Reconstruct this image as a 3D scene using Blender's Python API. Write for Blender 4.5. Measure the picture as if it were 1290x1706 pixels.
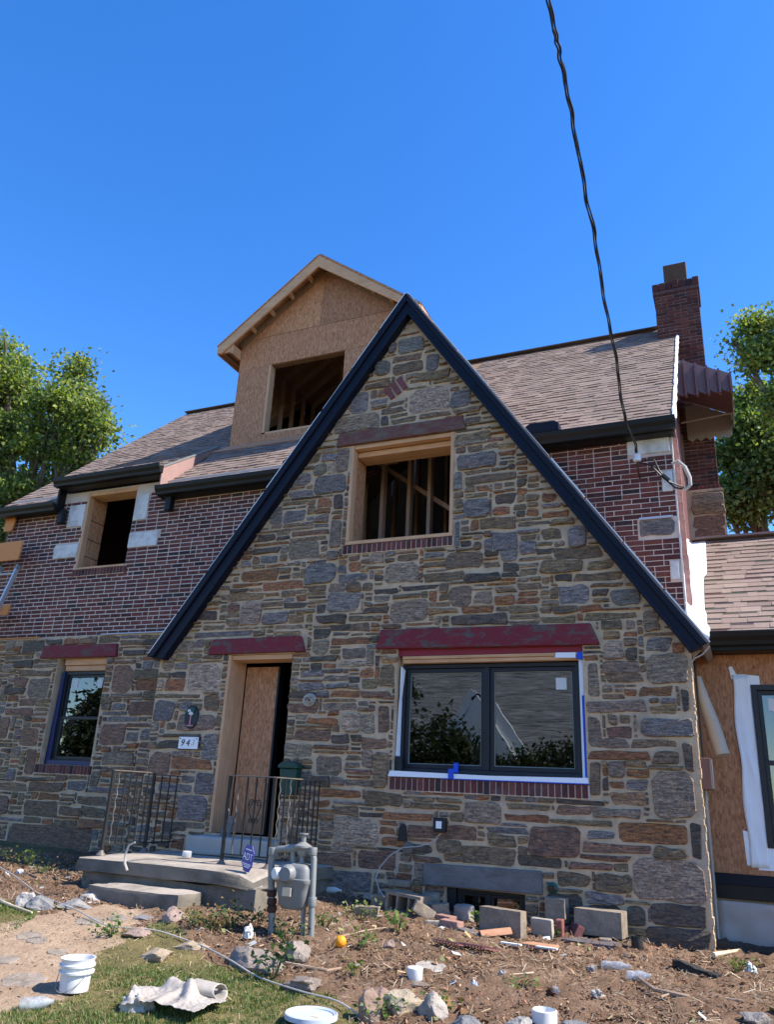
import bpy, bmesh, math, random
import numpy as np
from mathutils import Vector, Matrix, noise as mnoise
from mathutils.geometry import tessellate_polygon

random.seed(11)
rng = np.random.default_rng(11)
for o in list(bpy.data.objects):
    bpy.data.objects.remove(o, do_unlink=True)
scene = bpy.context.scene
COL = scene.collection

# ------------------------------------------------------------------ camera
EYE = np.array([0.0, -8.4, 1.6])
FPX = 1303.1765
RM = np.array([[0.9151097440809707, -0.0958686398561017, -0.3916418774597546],
               [0.4004244976031835, 0.32995387720762964, 0.8548629484513237],
               [0.04726920781331619, -0.9391164160037847, 0.340332160080278]])
cd = bpy.data.cameras.new('camera')
cam = bpy.data.objects.new('camera', cd)
COL.objects.link(cam)
cd.sensor_fit = 'VERTICAL'
cd.sensor_height = 24.0
cd.lens = 24.0 * FPX / 1706.0
cd.clip_start = 0.05
cd.clip_end = 2000
r_, u_, b_ = RM @ np.array([1, 0, 0]), RM @ np.array([0, -1, 0]), RM @ np.array([0, 0, -1])
cam.matrix_world = Matrix(((r_[0], u_[0], b_[0], EYE[0]), (r_[1], u_[1], b_[1], EYE[1]),
                           (r_[2], u_[2], b_[2], EYE[2]), (0, 0, 0, 1)))
scene.camera = cam

# ------------------------------------------------------------------ light
SUN_EL, SUN_AZ = math.radians(47.0), math.radians(7.0)      # azimuth measured from +X towards +Y
sd = Vector((math.cos(SUN_EL) * math.cos(SUN_AZ), math.cos(SUN_EL) * math.sin(SUN_AZ), math.sin(SUN_EL)))
w = bpy.data.worlds.new('World')
scene.world = w
w.use_nodes = True
wn = w.node_tree
wn.nodes.clear()
sky = wn.nodes.new('ShaderNodeTexSky')
sky.sky_type = 'NISHITA'
sky.sun_disc = False
sky.sun_elevation = SUN_EL
sky.sun_rotation = math.radians(90) - SUN_AZ
sky.air_density = 1.0
sky.dust_density = 0.15
sky.ozone_density = 3.0
hs = wn.nodes.new('ShaderNodeHueSaturation')
hs.inputs['Saturation'].default_value = 1.325
hs.inputs['Hue'].default_value = 0.510
hs.inputs['Value'].default_value = 1.0
bg = wn.nodes.new('ShaderNodeBackground')
bg.inputs['Strength'].default_value = 0.15
wo = wn.nodes.new('ShaderNodeOutputWorld')
wn.links.new(sky.outputs[0], hs.inputs['Color'])
wn.links.new(hs.outputs[0], bg.inputs[0])
wn.links.new(bg.outputs[0], wo.inputs[0])
sl = bpy.data.lights.new('sun', 'SUN')
sl.energy = 4.2
sl.angle = math.radians(0.53)
sl.color = (1.0, 0.93, 0.82)
so = bpy.data.objects.new('sun', sl)
COL.objects.link(so)
so.rotation_euler = sd.to_track_quat('Z', 'Y').to_euler()
so.location = (20, 5, 25)
scene.view_settings.view_transform = 'Standard'
scene.view_settings.look = 'None'
scene.view_settings.gamma = 1
scene.view_settings.use_curve_mapping = False
scene.view_settings.exposure = 1.15

# ------------------------------------------------------------------ survey: photograph direction -> point on a plane of the place
def q(x, y):
    d = RM @ np.array([x - 645.0, y - 853.0, FPX])
    return d / d[1]
def at(x, y, D):
    """world point in the vertical plane D metres in front of the camera"""
    v = q(x, y) * D
    return Vector((v[0], D - 8.4, v[2] + 1.6))
def project(p):
    c = RM.T @ (np.array(p) - EYE)
    return 645 + FPX * c[0] / c[2], 853 + FPX * c[1] / c[2]
YM = 0.9                    # main wall plane; the stone gable stands at Y = 0

ZWX = [-40, -14, -10, -7, -4.3, -3.8, -1.65, -0.43, 3, 40]
ZWZ = [0.85, 0.75, 0.70, 0.62, 0.57, 0.55, 0.48, 0.43, 0.34, 0.2]
def gz(x, y):
    s = max(-y, 0.0)
    z = np.interp(x, ZWX, ZWZ)
    if s < 1.8: g = 0.035 * s
    elif s < 4.2: g = 0.063 + 0.115 * (s - 1.8)
    else: g = 0.339 + 0.04 * (s - 4.2)
    return float(z - min(g, 0.62))
def ag(x, y):
    """where a direction of the photograph meets the ground"""
    v = q(x, y); D = 6.0
    lo, hi = 2.0, 14.0
    for _ in range(40):
        D = (lo + hi) / 2
        if 1.6 + v[2] * D > gz(v[0] * D, D - 8.4): lo = D
        else: hi = D
    return Vector((v[0] * D, D - 8.4, gz(v[0] * D, D - 8.4)))

# ------------------------------------------------------------------ materials
M = {}
class NT:
    def __init__(s, name):
        s.m = bpy.data.materials.new(name)
        s.m.use_nodes = True
        s.t = s.m.node_tree
        s.t.nodes.clear()
        s.out = s.n('ShaderNodeOutputMaterial')
    def n(s, t, **kw):
        nd = s.t.nodes.new(t)
        for k, v in kw.items(): setattr(nd, k, v)
        return nd
    def l(s, a, b): s.t.links.new(a, b)
    def pos(s, scale=(1, 1, 1), rot=(0, 0, 0), obj=False):
        if obj:
            g = s.n('ShaderNodeTexCoord').outputs['Object']
        else:
            g = s.n('ShaderNodeNewGeometry').outputs['Position']
        mp = s.n('ShaderNodeMapping')
        mp.inputs['Scale'].default_value = scale
        mp.inputs['Rotation'].default_value = rot
        s.l(g, mp.inputs['Vector'])
        return mp.outputs[0]
    def noise(s, vec, scale=5, detail=4, rough=0.6, dist=0):
        nd = s.n('ShaderNodeTexNoise')
        nd.inputs['Scale'].default_value = scale
        nd.inputs['Detail'].default_value = detail
        nd.inputs['Roughness'].default_value = rough
        nd.inputs['Distortion'].default_value = dist
        s.l(vec, nd.inputs['Vector'])
        return nd.outputs['Fac']
    def ramp(s, fac, stops):
        nd = s.n('ShaderNodeValToRGB')
        cr = nd.color_ramp
        while len(cr.elements) < len(stops): cr.elements.new(0.5)
        for e, (p, c) in zip(cr.elements, stops):
            e.position = p
            if not hasattr(c, '__len__'): c = (c, c, c)
            e.color = (*c, 1)
        s.l(fac, nd.inputs[0])
        return nd.outputs[0]
    def mix(s, fac, a, b, mode='MIX'):
        nd = s.n('ShaderNodeMix', data_type='RGBA', blend_type=mode)
        for sock, v in ((nd.inputs[0], fac), (nd.inputs[6], a), (nd.inputs[7], b)):
            if hasattr(v, 'default_value') or hasattr(v, 'links'): s.l(v, sock)
            elif hasattr(v, '__len__'): sock.default_value = (*v, 1)
            else: sock.default_value = v
        return nd.outputs[2]
    def attr(s, name='tint'):
        a = s.n('ShaderNodeAttribute', attribute_name=name)
        return a.outputs['Color']
    def bump(s, h, strength=0.3, dist=0.01, prev=None):
        b = s.n('ShaderNodeBump')
        b.inputs['Strength'].default_value = strength
        b.inputs['Distance'].default_value = dist
        s.l(h, b.inputs['Height'])
        if prev: s.l(prev, b.inputs['Normal'])
        return b.outputs[0]
    def bsdf(s, color, rough=0.8, spec=0.3, metal=0, normal=None, coat=0, **kw):
        b = s.n('ShaderNodeBsdfPrincipled')
        for nm, v in (('Base Color', color), ('Roughness', rough)):
            if hasattr(v, 'links'): s.l(v, b.inputs[nm])
            elif hasattr(v, '__len__'): b.inputs[nm].default_value = (*v, 1)
            else: b.inputs[nm].default_value = v
        b.inputs['Specular IOR Level'].default_value = spec
        b.inputs['Metallic'].default_value = metal
        b.inputs['Coat Weight'].default_value = coat
        for k, v in kw.items(): b.inputs[k.replace('_', ' ')].default_value = v
        if normal: s.l(normal, b.inputs['Normal'])
        return b.outputs[0]
    def done(s, shader, key):
        s.l(shader, s.out.inputs['Surface'])
        M[key] = s.m
        return s.m

def simple(key, color, rough=0.6, spec=0.3, metal=0, var=0.15, vscale=6, bump=0.1, bscale=40, dirt=None, dscale=3, coat=0):
    n = NT(key)
    p = n.pos()
    f = n.noise(p, vscale, 5)
    c = n.mix(f, tuple(x * (1 - var) for x in color), tuple(min(1, x * (1 + var)) for x in color))
    if dirt:
        d = n.ramp(n.noise(p, dscale, 6, 0.7), [(0.45, 0), (0.7, 1)])
        c = n.mix(d, c, dirt)
    nb = n.bump(n.noise(p, bscale, 4), bump, 0.004)
    return n.done(n.bsdf(c, rough, spec, metal, nb, coat), key)

# stone: schist with a horizontal cleft, colour per stone
n = NT('stone')
ps = n.pos((1.6, 1.6, 9.0))
f1 = n.noise(ps, 6, 6, 0.65, 0.6)
p = n.pos()
f2 = n.noise(p, 9, 5, 0.65, 0.4)
f3 = n.noise(p, 60, 3, 0.7)
t = n.attr()
c = n.mix(n.ramp(f1, [(0.38, 0), (0.62, 1)]), n.mix(1.0, t, (0.40, 0.40, 0.42), 'MULTIPLY'), n.mix(1.0, t, (1.55, 1.48, 1.40), 'MULTIPLY'))
c = n.mix(n.ramp(f2, [(0.56, 0), (0.68, 0.7)]), c, n.mix(0.55, t, (0.34, 0.165, 0.06)))
c = n.mix(n.ramp(n.noise(n.pos((1, 1, 3)), 5.1, 5, 0.7, 0.7), [(0.56, 0), (0.68, 0.6)]), c, n.mix(0.6, t, (0.105, 0.12, 0.145)))
c = n.mix(n.ramp(n.noise(p, 4.3, 6, 0.75, 0.8), [(0.62, 0), (0.74, 0.6)]), c, (0.44, 0.42, 0.40))
c = n.mix(n.ramp(f3, [(0.35, 0.55), (0.6, 0)]), c, (0.05, 0.05, 0.055))
mot = n.noise(n.pos((1.5, 1.5, 3.0)), 24, 6, 0.75, 0.8)
c = n.mix(1.0, c, n.ramp(mot, [(0.30, 0.42), (0.50, 0.95), (0.72, 1.55)]), 'MULTIPLY')
b1 = n.bump(mot, 0.8, 0.016, n.bump(f1, 0.9, 0.022))
b2 = n.bump(f2, 0.5, 0.02, b1)
b3 = n.bump(f3, 0.35, 0.006, b2)
n.done(n.bsdf(c, n.ramp(f2, [(0.3, 0.5), (0.7, 0.8)]), 0.4, 0, b3), 'stone')

n = NT('mortar')
p = n.pos()
f = n.noise(p, 7, 6, 0.7)
c = n.ramp(f, [(0.3, (0.395, 0.281, 0.183)), (0.55, (0.562, 0.408, 0.268)), (0.75, (0.657, 0.488, 0.336))])
c = n.mix(n.ramp(n.noise(p, 1.6, 5), [(0.5, 0), (0.68, 0.5)]), c, (0.300, 0.264, 0.240))
n.done(n.bsdf(c, 0.95, 0.15, 0, n.bump(n.noise(p, 90, 5), 0.6, 0.01, n.bump(f, 0.6, 0.02))), 'mortar')

n = NT('brick')
p = n.pos()
f = n.noise(p, 22, 5, 0.7)
t = n.attr()
c = n.mix(n.ramp(f, [(0.3, 0), (0.7, 1)]), n.mix(1.0, t, (0.7, 0.7, 0.72), 'MULTIPLY'), n.mix(1.0, t, (1.35, 1.3, 1.3), 'MULTIPLY'))
c = n.mix(n.ramp(n.noise(p, 2.2, 6, 0.7), [(0.58, 0), (0.8, 0.35)]), c, (0.30, 0.25, 0.24))
n.done(n.bsdf(c, 0.82, 0.25, 0, n.bump(n.noise(p, 120, 4), 0.35, 0.006, n.bump(f, 0.3, 0.006))), 'brick')
simple('brick_mortar', (0.62, 0.50, 0.42), 0.95, 0.15, var=0.2, vscale=9, bump=0.5, bscale=120, dirt=(0.46, 0.39, 0.36), dscale=1.5)
simple('dark_mortar', (0.30, 0.235, 0.205), 0.95, 0.15, var=0.35, vscale=6, bump=0.5, bscale=120)

n = NT('shingle')
p = n.pos()
g = n.noise(p, 260, 2, 0.8)
t = n.attr()
c = n.mix(n.ramp(g, [(0.35, 0), (0.65, 1)]), n.mix(1.0, t, (0.55, 0.52, 0.52), 'MULTIPLY'), n.mix(1.0, t, (1.5, 1.45, 1.4), 'MULTIPLY'))
c = n.mix(n.ramp(n.noise(p, 0.8, 5), [(0.45, 0), (0.75, 0.35)]), c, n.mix(1.0, t, (0.62, 0.6, 0.62), 'MULTIPLY'))
n.done(n.bsdf(c, 0.95, 0.2, 0, n.bump(g, 0.6, 0.004)), 'shingle')

# OSB: strands in two directions
n = NT('osb')
def strands(rot, sc):
    v = n.n('ShaderNodeTexVoronoi')
    v.inputs['Scale'].default_value = 1
    v.inputs['Randomness'].default_value = 1
    pz = n.pos(sc, rot)
    ad = n.n('ShaderNodeVectorMath', operation='ADD')
    nz = n.n('ShaderNodeTexNoise'); nz.inputs['Scale'].default_value = 3
    n.l(n.pos(), nz.inputs['Vector'])
    n.l(pz, ad.inputs[0]); n.l(nz.outputs['Color'], ad.inputs[1])
    n.l(ad.outputs[0], v.inputs['Vector'])
    sp = n.n('ShaderNodeSeparateColor'); n.l(v.outputs['Color'], sp.inputs[0])
    return sp.outputs[0], v.outputs['Distance']
a1, d1 = strands((0, 0.5, 0.3), (62, 62, 20))
a2, d2 = strands((0, -0.7, 0.2), (70, 70, 24))
a3, d3 = strands((0, 1.35, 0.1), (48, 48, 15))
c = n.ramp(a1, [(0.0, (0.307, 0.139, 0.066)), (0.5, (0.454, 0.220, 0.110)), (1.0, (0.602, 0.312, 0.176))])
c = n.mix(n.ramp(a2, [(0.55, 0), (0.56, 0.7)]), c, n.ramp(a2, [(0.55, (0.340, 0.152, 0.071)), (1.0, (0.567, 0.291, 0.162))]))
c = n.mix(n.ramp(a3, [(0.7, 0), (0.71, 0.7)]), c, n.ramp(a3, [(0.7, (0.635, 0.346, 0.203)), (1.0, (0.396, 0.185, 0.088))]))
c = n.mix(1.0, c, n.attr(), 'MULTIPLY')
n.done(n.bsdf(c, 0.75, 0.25, 0, n.bump(d1, 0.3, 0.004, n.bump(d2, 0.3, 0.004))), 'osb')

def wood(key, a, b, scale=(30, 30, 1.6), rough=0.75):
    n = NT(key)
    ps = n.pos(scale)
    f = n.noise(ps, 1.2, 5, 0.6, 1.2)
    g = n.noise(n.pos(), 3, 4)
    c = n.mix(n.ramp(f, [(0.3, 0), (0.7, 1)]), a, b)
    c = n.mix(n.ramp(g, [(0.5, 0), (0.8, 0.4)]), c, tuple(x * 0.6 for x in a))
    n.done(n.bsdf(c, rough, 0.3, 0, n.bump(f, 0.2, 0.004)), key)
wood('lumber_v', (0.485, 0.271, 0.142), (0.684, 0.402, 0.232))
wood('lumber_h', (0.507, 0.279, 0.142), (0.706, 0.410, 0.232), (1.6, 30, 30))
wood('old_stud', (0.20, 0.115, 0.06), (0.31, 0.19, 0.11))
wood('new_stud', (0.42, 0.24, 0.17), (0.60, 0.38, 0.28))
wood('stick_wood', (0.26, 0.17, 0.11), (0.42, 0.30, 0.21), (3, 3, 30))
wood('pale_wood', (0.5, 0.40, 0.25), (0.68, 0.55, 0.37), (3, 3, 30))
simple('charred', (0.03, 0.028, 0.026), 0.8, 0.3, var=0.4, bump=0.6)

# painted lintels: dark red paint worn to grey stone
def lintel(key, paint, bare, lo, hi):
    n = NT(key)
    p = n.pos((1, 1, 2.2))
    f = n.noise(p, 4.6, 8, 0.78, 0.5)
    g = n.noise(n.pos(), 30, 5)
    c = n.mix(n.ramp(f, [(lo, 0), (hi, 1)]), paint, n.mix(g, tuple(x * 0.5 for x in bare), tuple(x * 1.4 for x in bare)))
    n.done(n.bsdf(c, 0.65, 0.35, 0, n.bump(g, 0.5, 0.008, n.bump(f, 0.4, 0.02))), key)
lintel('red_lintel', (0.17, 0.014, 0.024), (0.10, 0.075, 0.068), 0.50, 0.60)
lintel('worn_lintel', (0.14, 0.045, 0.033), (0.15, 0.105, 0.075), 0.42, 0.60)
lintel('slate_lintel', (0.165, 0.15, 0.148), (0.12, 0.108, 0.105), 0.4, 0.6)
simple('red_paint', (0.23, 0.013, 0.028), 0.5, 0.4, var=0.25, bump=0.15)
simple('peel_paint', (0.36, 0.215, 0.195), 0.75, 0.3, var=0.3, vscale=14, bump=0.8, bscale=25, dirt=(0.24, 0.09, 0.08), dscale=9)
simple('pink_flash', (0.33, 0.21, 0.19), 0.6, 0.3, var=0.15)
simple('navy_trim', (0.004, 0.0065, 0.017), 0.5, 0.22, var=0.2, bump=0.03, bscale=12)
simple('gutter_black', (0.006, 0.006, 0.0065), 0.45, 0.3, var=0.2, bump=0.03, bscale=12)
simple('frame_black', (0.009, 0.010, 0.014), 0.45, 0.45, var=0.2, bump=0.03)
simple('dark_blue_tape', (0.012, 0.022, 0.09), 0.4, 0.4, var=0.3, bump=0.3, bscale=14)
simple('blue_tape', (0.015, 0.075, 0.55), 0.5, 0.4, var=0.2, bump=0.2, bscale=20)
simple('white_tape', (0.80, 0.82, 0.86), 0.55, 0.35, var=0.05, bump=0.5, bscale=9)
simple('white_patch', (0.66, 0.65, 0.62), 0.85, 0.2, var=0.2, vscale=12, bump=0.5, bscale=30, dirt=(0.42, 0.40, 0.37), dscale=5)
simple('white_paper', (0.62, 0.62, 0.60), 0.6, 0.3, var=0.03, bump=0.05)
simple('brown_paper', (0.42, 0.34, 0.30), 0.7, 0.25, var=0.12, bump=0.7, bscale=5)
simple('membrane', (0.82, 0.81, 0.79), 0.7, 0.25, var=0.06, bump=0.6, bscale=12)
simple('shade_dirt_concrete', (0.17, 0.15, 0.125), 0.95, 0.2, var=0.3, vscale=7, bump=1.0, bscale=50, dirt=(0.09, 0.08, 0.065), dscale=3)  # concrete darkened by grime and by shade put into the colour
simple('concrete', (0.37, 0.32, 0.265), 0.92, 0.2, var=0.28, vscale=9, bump=0.8, bscale=60, dirt=(0.17, 0.145, 0.12), dscale=2.6)
simple('block', (0.27, 0.215, 0.16), 0.95, 0.15, var=0.4, vscale=45, bump=1.0, bscale=70, dirt=(0.16, 0.125, 0.10), dscale=7)
simple('grey_step', (0.36, 0.345, 0.32), 0.85, 0.2, var=0.12, vscale=8, bump=0.4, bscale=60)
n = NT('rock')
p = n.pos()
f = n.noise(p, 7, 7, 0.7, 0.5)
c = n.mix(n.ramp(f, [(0.3, 0), (0.7, 1)]), n.mix(1.0, n.attr(), (0.6, 0.6, 0.6), 'MULTIPLY'), n.mix(1.0, n.attr(), (1.4, 1.36, 1.3), 'MULTIPLY'))
n.done(n.bsdf(c, 0.9, 0.25, 0, n.bump(n.noise(p, 55, 5), 0.7, 0.012, n.bump(f, 0.8, 0.03))), 'rock')
simple('iron', (0.018, 0.016, 0.015), 0.55, 0.45, var=0.3, bump=0.3, bscale=60)
simple('rail_top', (0.14, 0.115, 0.095), 0.5, 0.45, var=0.35, vscale=12, bump=0.2, dirt=(0.06, 0.05, 0.05), dscale=6)
simple('galv', (0.22, 0.225, 0.21), 0.5, 0.4, 0.15, var=0.14, vscale=10, bump=0.12, dirt=(0.24, 0.24, 0.23), dscale=4)
simple('meter_grey', (0.18, 0.185, 0.18), 0.5, 0.4, 0.0, var=0.1, vscale=7, bump=0.1, dirt=(0.2, 0.2, 0.2), dscale=4)
simple('rust', (0.07, 0.035, 0.025), 0.85, 0.2, var=0.4, vscale=20, bump=0.6)
simple('clear_cap', (0.62, 0.64, 0.64), 0.3, 0.5, var=0.1)
simple('tag_paper', (0.62, 0.50, 0.34), 0.6, 0.3, var=0.1)
simple('sign_blue', (0.03, 0.035, 0.30), 0.4, 0.4, var=0.08, bump=0.02)
simple('sign_white', (0.80, 0.80, 0.82), 0.45, 0.4, var=0.03, bump=0.02)
simple('faded_ink', (0.48, 0.48, 0.46), 0.6, 0.3, var=0.15)
simple('ink', (0.02, 0.02, 0.022), 0.6, 0.3, var=0.1)
simple('mail_green', (0.004, 0.045, 0.033), 0.4, 0.45, var=0.15, bump=0.05)
simple('plaque_dark', (0.012, 0.018, 0.028), 0.45, 0.4, var=0.2, bump=0.1)
simple('plaque_green', (0.01, 0.075, 0.055), 0.5, 0.4, var=0.3, bump=0.2)
simple('plaque_pink', (0.5, 0.2, 0.22), 0.5, 0.4, var=0.1)
simple('white_wire', (0.43, 0.395, 0.35), 0.5, 0.4, var=0.08, bump=0.05)
simple('grey_wire', (0.40, 0.38, 0.35), 0.6, 0.3, var=0.15, bump=0.05)
simple('black_wire', (0.012, 0.012, 0.013), 0.5, 0.4, var=0.2, bump=0.05)
simple('bucket_white', (0.66, 0.66, 0.65), 0.42, 0.4, var=0.04, vscale=4, bump=0.06, bscale=12, dirt=(0.66, 0.64, 0.60), dscale=3)
simple('bag_white', (0.33, 0.295, 0.255), 0.6, 0.3, var=0.25, vscale=9, bump=0.5, bscale=26, dirt=(0.46, 0.41, 0.36), dscale=5)
simple('grey_lid', (0.46, 0.50, 0.57), 0.45, 0.4, var=0.06, bump=0.05)
simple('terracotta', (0.42, 0.22, 0.13), 0.85, 0.2, var=0.25, vscale=12, bump=0.4)
simple('red_grate', (0.22, 0.10, 0.09), 0.8, 0.2, var=0.2)
simple('orange_skin', (0.85, 0.30, 0.015), 0.5, 0.35, var=0.12, bump=0.2, bscale=120)
simple('orange_board', (0.62, 0.24, 0.07), 0.6, 0.3, var=0.1, vscale=5)
simple('aluminium', (0.55, 0.57, 0.60), 0.35, 0.5, 0.6, var=0.08)
simple('awning_brown', (0.155, 0.085, 0.085), 0.45, 0.4, var=0.1, bump=0.05)
simple('awning_inside', (0.30, 0.25, 0.21), 0.6, 0.3, var=0.08, bump=0.05)
simple('clay_pot', (0.10, 0.055, 0.035), 0.85, 0.2, var=0.5, vscale=6, bump=0.4, dirt=(0.08, 0.06, 0.05), dscale=4)
simple('insulator', (0.62, 0.65, 0.70), 0.35, 0.5, var=0.1)
simple('pvc_tan', (0.40, 0.345, 0.27), 0.55, 0.35, var=0.2, vscale=5, bump=0.1)
simple('box_brown', (0.12, 0.07, 0.065), 0.55, 0.35, var=0.2, bump=0.1)
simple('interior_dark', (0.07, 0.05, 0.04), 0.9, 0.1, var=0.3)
simple('drywall', (0.30, 0.28, 0.26), 0.9, 0.1, var=0.1)
simple('siding_white', (0.72, 0.72, 0.70), 0.7, 0.25, var=0.06)
n = NT('roof_grey')
f = n.noise(n.pos((0.4, 0.4, 9)), 2.0, 5, 0.7, 0.3)
c = n.ramp(f, [(0.35, (0.05, 0.05, 0.052)), (0.5, (0.20, 0.195, 0.19)), (0.65, (0.36, 0.35, 0.34))])
n.done(n.bsdf(c, 0.9, 0.2), 'roof_grey')
simple('bark', (0.13, 0.10, 0.075), 0.95, 0.1, var=0.35, vscale=9, bump=1.0, bscale=14)
simple('asphalt', (0.055, 0.055, 0.057), 0.95, 0.2, var=0.25, vscale=5, bump=0.5, bscale=80)
n = NT('bottle_plastic')
tr = n.n('ShaderNodeBsdfTransparent'); tr.inputs['Color'].default_value = (0.86, 0.88, 0.9, 1)
mx = n.n('ShaderNodeMixShader')
n.l(n.ramp(n.noise(n.pos(), 25, 3), [(0.3, 0.15), (0.75, 0.6)]), mx.inputs[0]); n.l(tr.outputs[0], mx.inputs[1]); n.l(n.bsdf((0.62, 0.66, 0.7), 0.15, 0.6), mx.inputs[2])
n.done(mx.outputs[0], 'bottle_plastic')

n = NT('glass')
gl = n.n('ShaderNodeBsdfGlossy'); gl.inputs['Roughness'].default_value = 0.01
gl.inputs['Color'].default_value = (0.9, 0.93, 0.95, 1)
p = n.pos((1, 1, 1))
n.l(n.bump(n.noise(p, 1.3, 2), 0.025, 0.05), gl.inputs['Normal'])
tr = n.n('ShaderNodeBsdfTransparent'); tr.inputs['Color'].default_value = (0.5, 0.54, 0.55, 1)
fr = n.n('ShaderNodeFresnel'); fr.inputs['IOR'].default_value = 1.55
ma = n.n('ShaderNodeMath', operation='MULTIPLY_ADD'); ma.inputs[1].default_value = 1.8; ma.inputs[2].default_value = 0.05
n.l(fr.outputs[0], ma.inputs[0])
mx = n.n('ShaderNodeMixShader')
n.l(ma.outputs[0], mx.inputs[0]); n.l(tr.outputs[0], mx.inputs[1]); n.l(gl.outputs[0], mx.inputs[2])
n.done(mx.outputs[0], 'glass')

def leafmat(key, trans=0.35):
    n = NT(key)
    t = n.attr()
    d = n.bsdf(t, 0.55, 0.35)
    tl = n.n('ShaderNodeBsdfTranslucent')
    n.l(n.mix(1.0, t, (1.5, 1.6, 0.6), 'MULTIPLY'), tl.inputs['Color'])
    mx = n.n('ShaderNodeMixShader'); mx.inputs[0].default_value = trans
    n.l(d, mx.inputs[1]); n.l(tl.outputs[0], mx.inputs[2])
    n.done(mx.outputs[0], key)
leafmat('leaf', 0.42)
leafmat('grass', 0.25)
n = NT('litter')
n.done(n.bsdf(n.attr(), 0.85, 0.2), 'litter')

n = NT('soil')
p = n.pos()
f = n.noise(p, 3.2, 8, 0.7, 0.4)
g = n.noise(p, 45, 5, 0.75)
soil = n.ramp(f, [(0.28, (0.119, 0.074, 0.046)), (0.5, (0.198, 0.124, 0.078)), (0.72, (0.287, 0.193, 0.130))])
lawn = n.ramp(f, [(0.3, (0.107, 0.095, 0.037)), (0.6, (0.224, 0.180, 0.078)), (0.75, (0.298, 0.220, 0.120))])
path = n.ramp(f, [(0.28, (0.320, 0.220, 0.143)), (0.55, (0.448, 0.320, 0.216)), (0.75, (0.533, 0.400, 0.285))])
sp = n.n('ShaderNodeSeparateColor'); n.l(n.attr('region'), sp.inputs[0])
c = n.mix(sp.outputs[0], soil, lawn)
c = n.mix(sp.outputs[1], c, path)
c = n.mix(n.ramp(g, [(0.35, 0.6), (0.6, 0)]), c, n.mix(1.0, c, (0.45, 0.42, 0.4), 'MULTIPLY'))
n.done(n.bsdf(c, 0.95, 0.15, 0, n.bump(g, 0.8, 0.02, n.bump(f, 0.6, 0.04))), 'soil')

# ------------------------------------------------------------------ mesh building
WLOC = {}
def new_empty(name, loc=(0, 0, 0), label=None, cat=None, group=None, parent=None):
    o = bpy.data.objects.new(name, None)
    COL.objects.link(o)
    WLOC[o.name] = Vector(loc)
    if parent:
        o.parent = parent
        o.location = Vector(loc) - WLOC[parent.name]
    else:
        o.location = loc
    o.empty_display_size = 0.1
    tag(o, label, cat, group)
    return o
def tag(o, label=None, cat=None, group=None, kind=None):
    for k, v in (('label', label), ('category', cat), ('group', group), ('kind', kind)):
        if v: o[k] = v
    return o
def link_mesh(me, name, mat, parent=None, origin=None, kind=None):
    o = bpy.data.objects.new(name, me)
    COL.objects.link(o)
    if mat: me.materials.append(M[mat])
    origin = Vector(origin if origin is not None else (0, 0, 0))
    WLOC[o.name] = origin
    if parent:
        o.parent = parent
        o.location = origin - WLOC[parent.name]
    else:
        o.location = origin
    if kind: o['kind'] = kind
    return o

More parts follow.
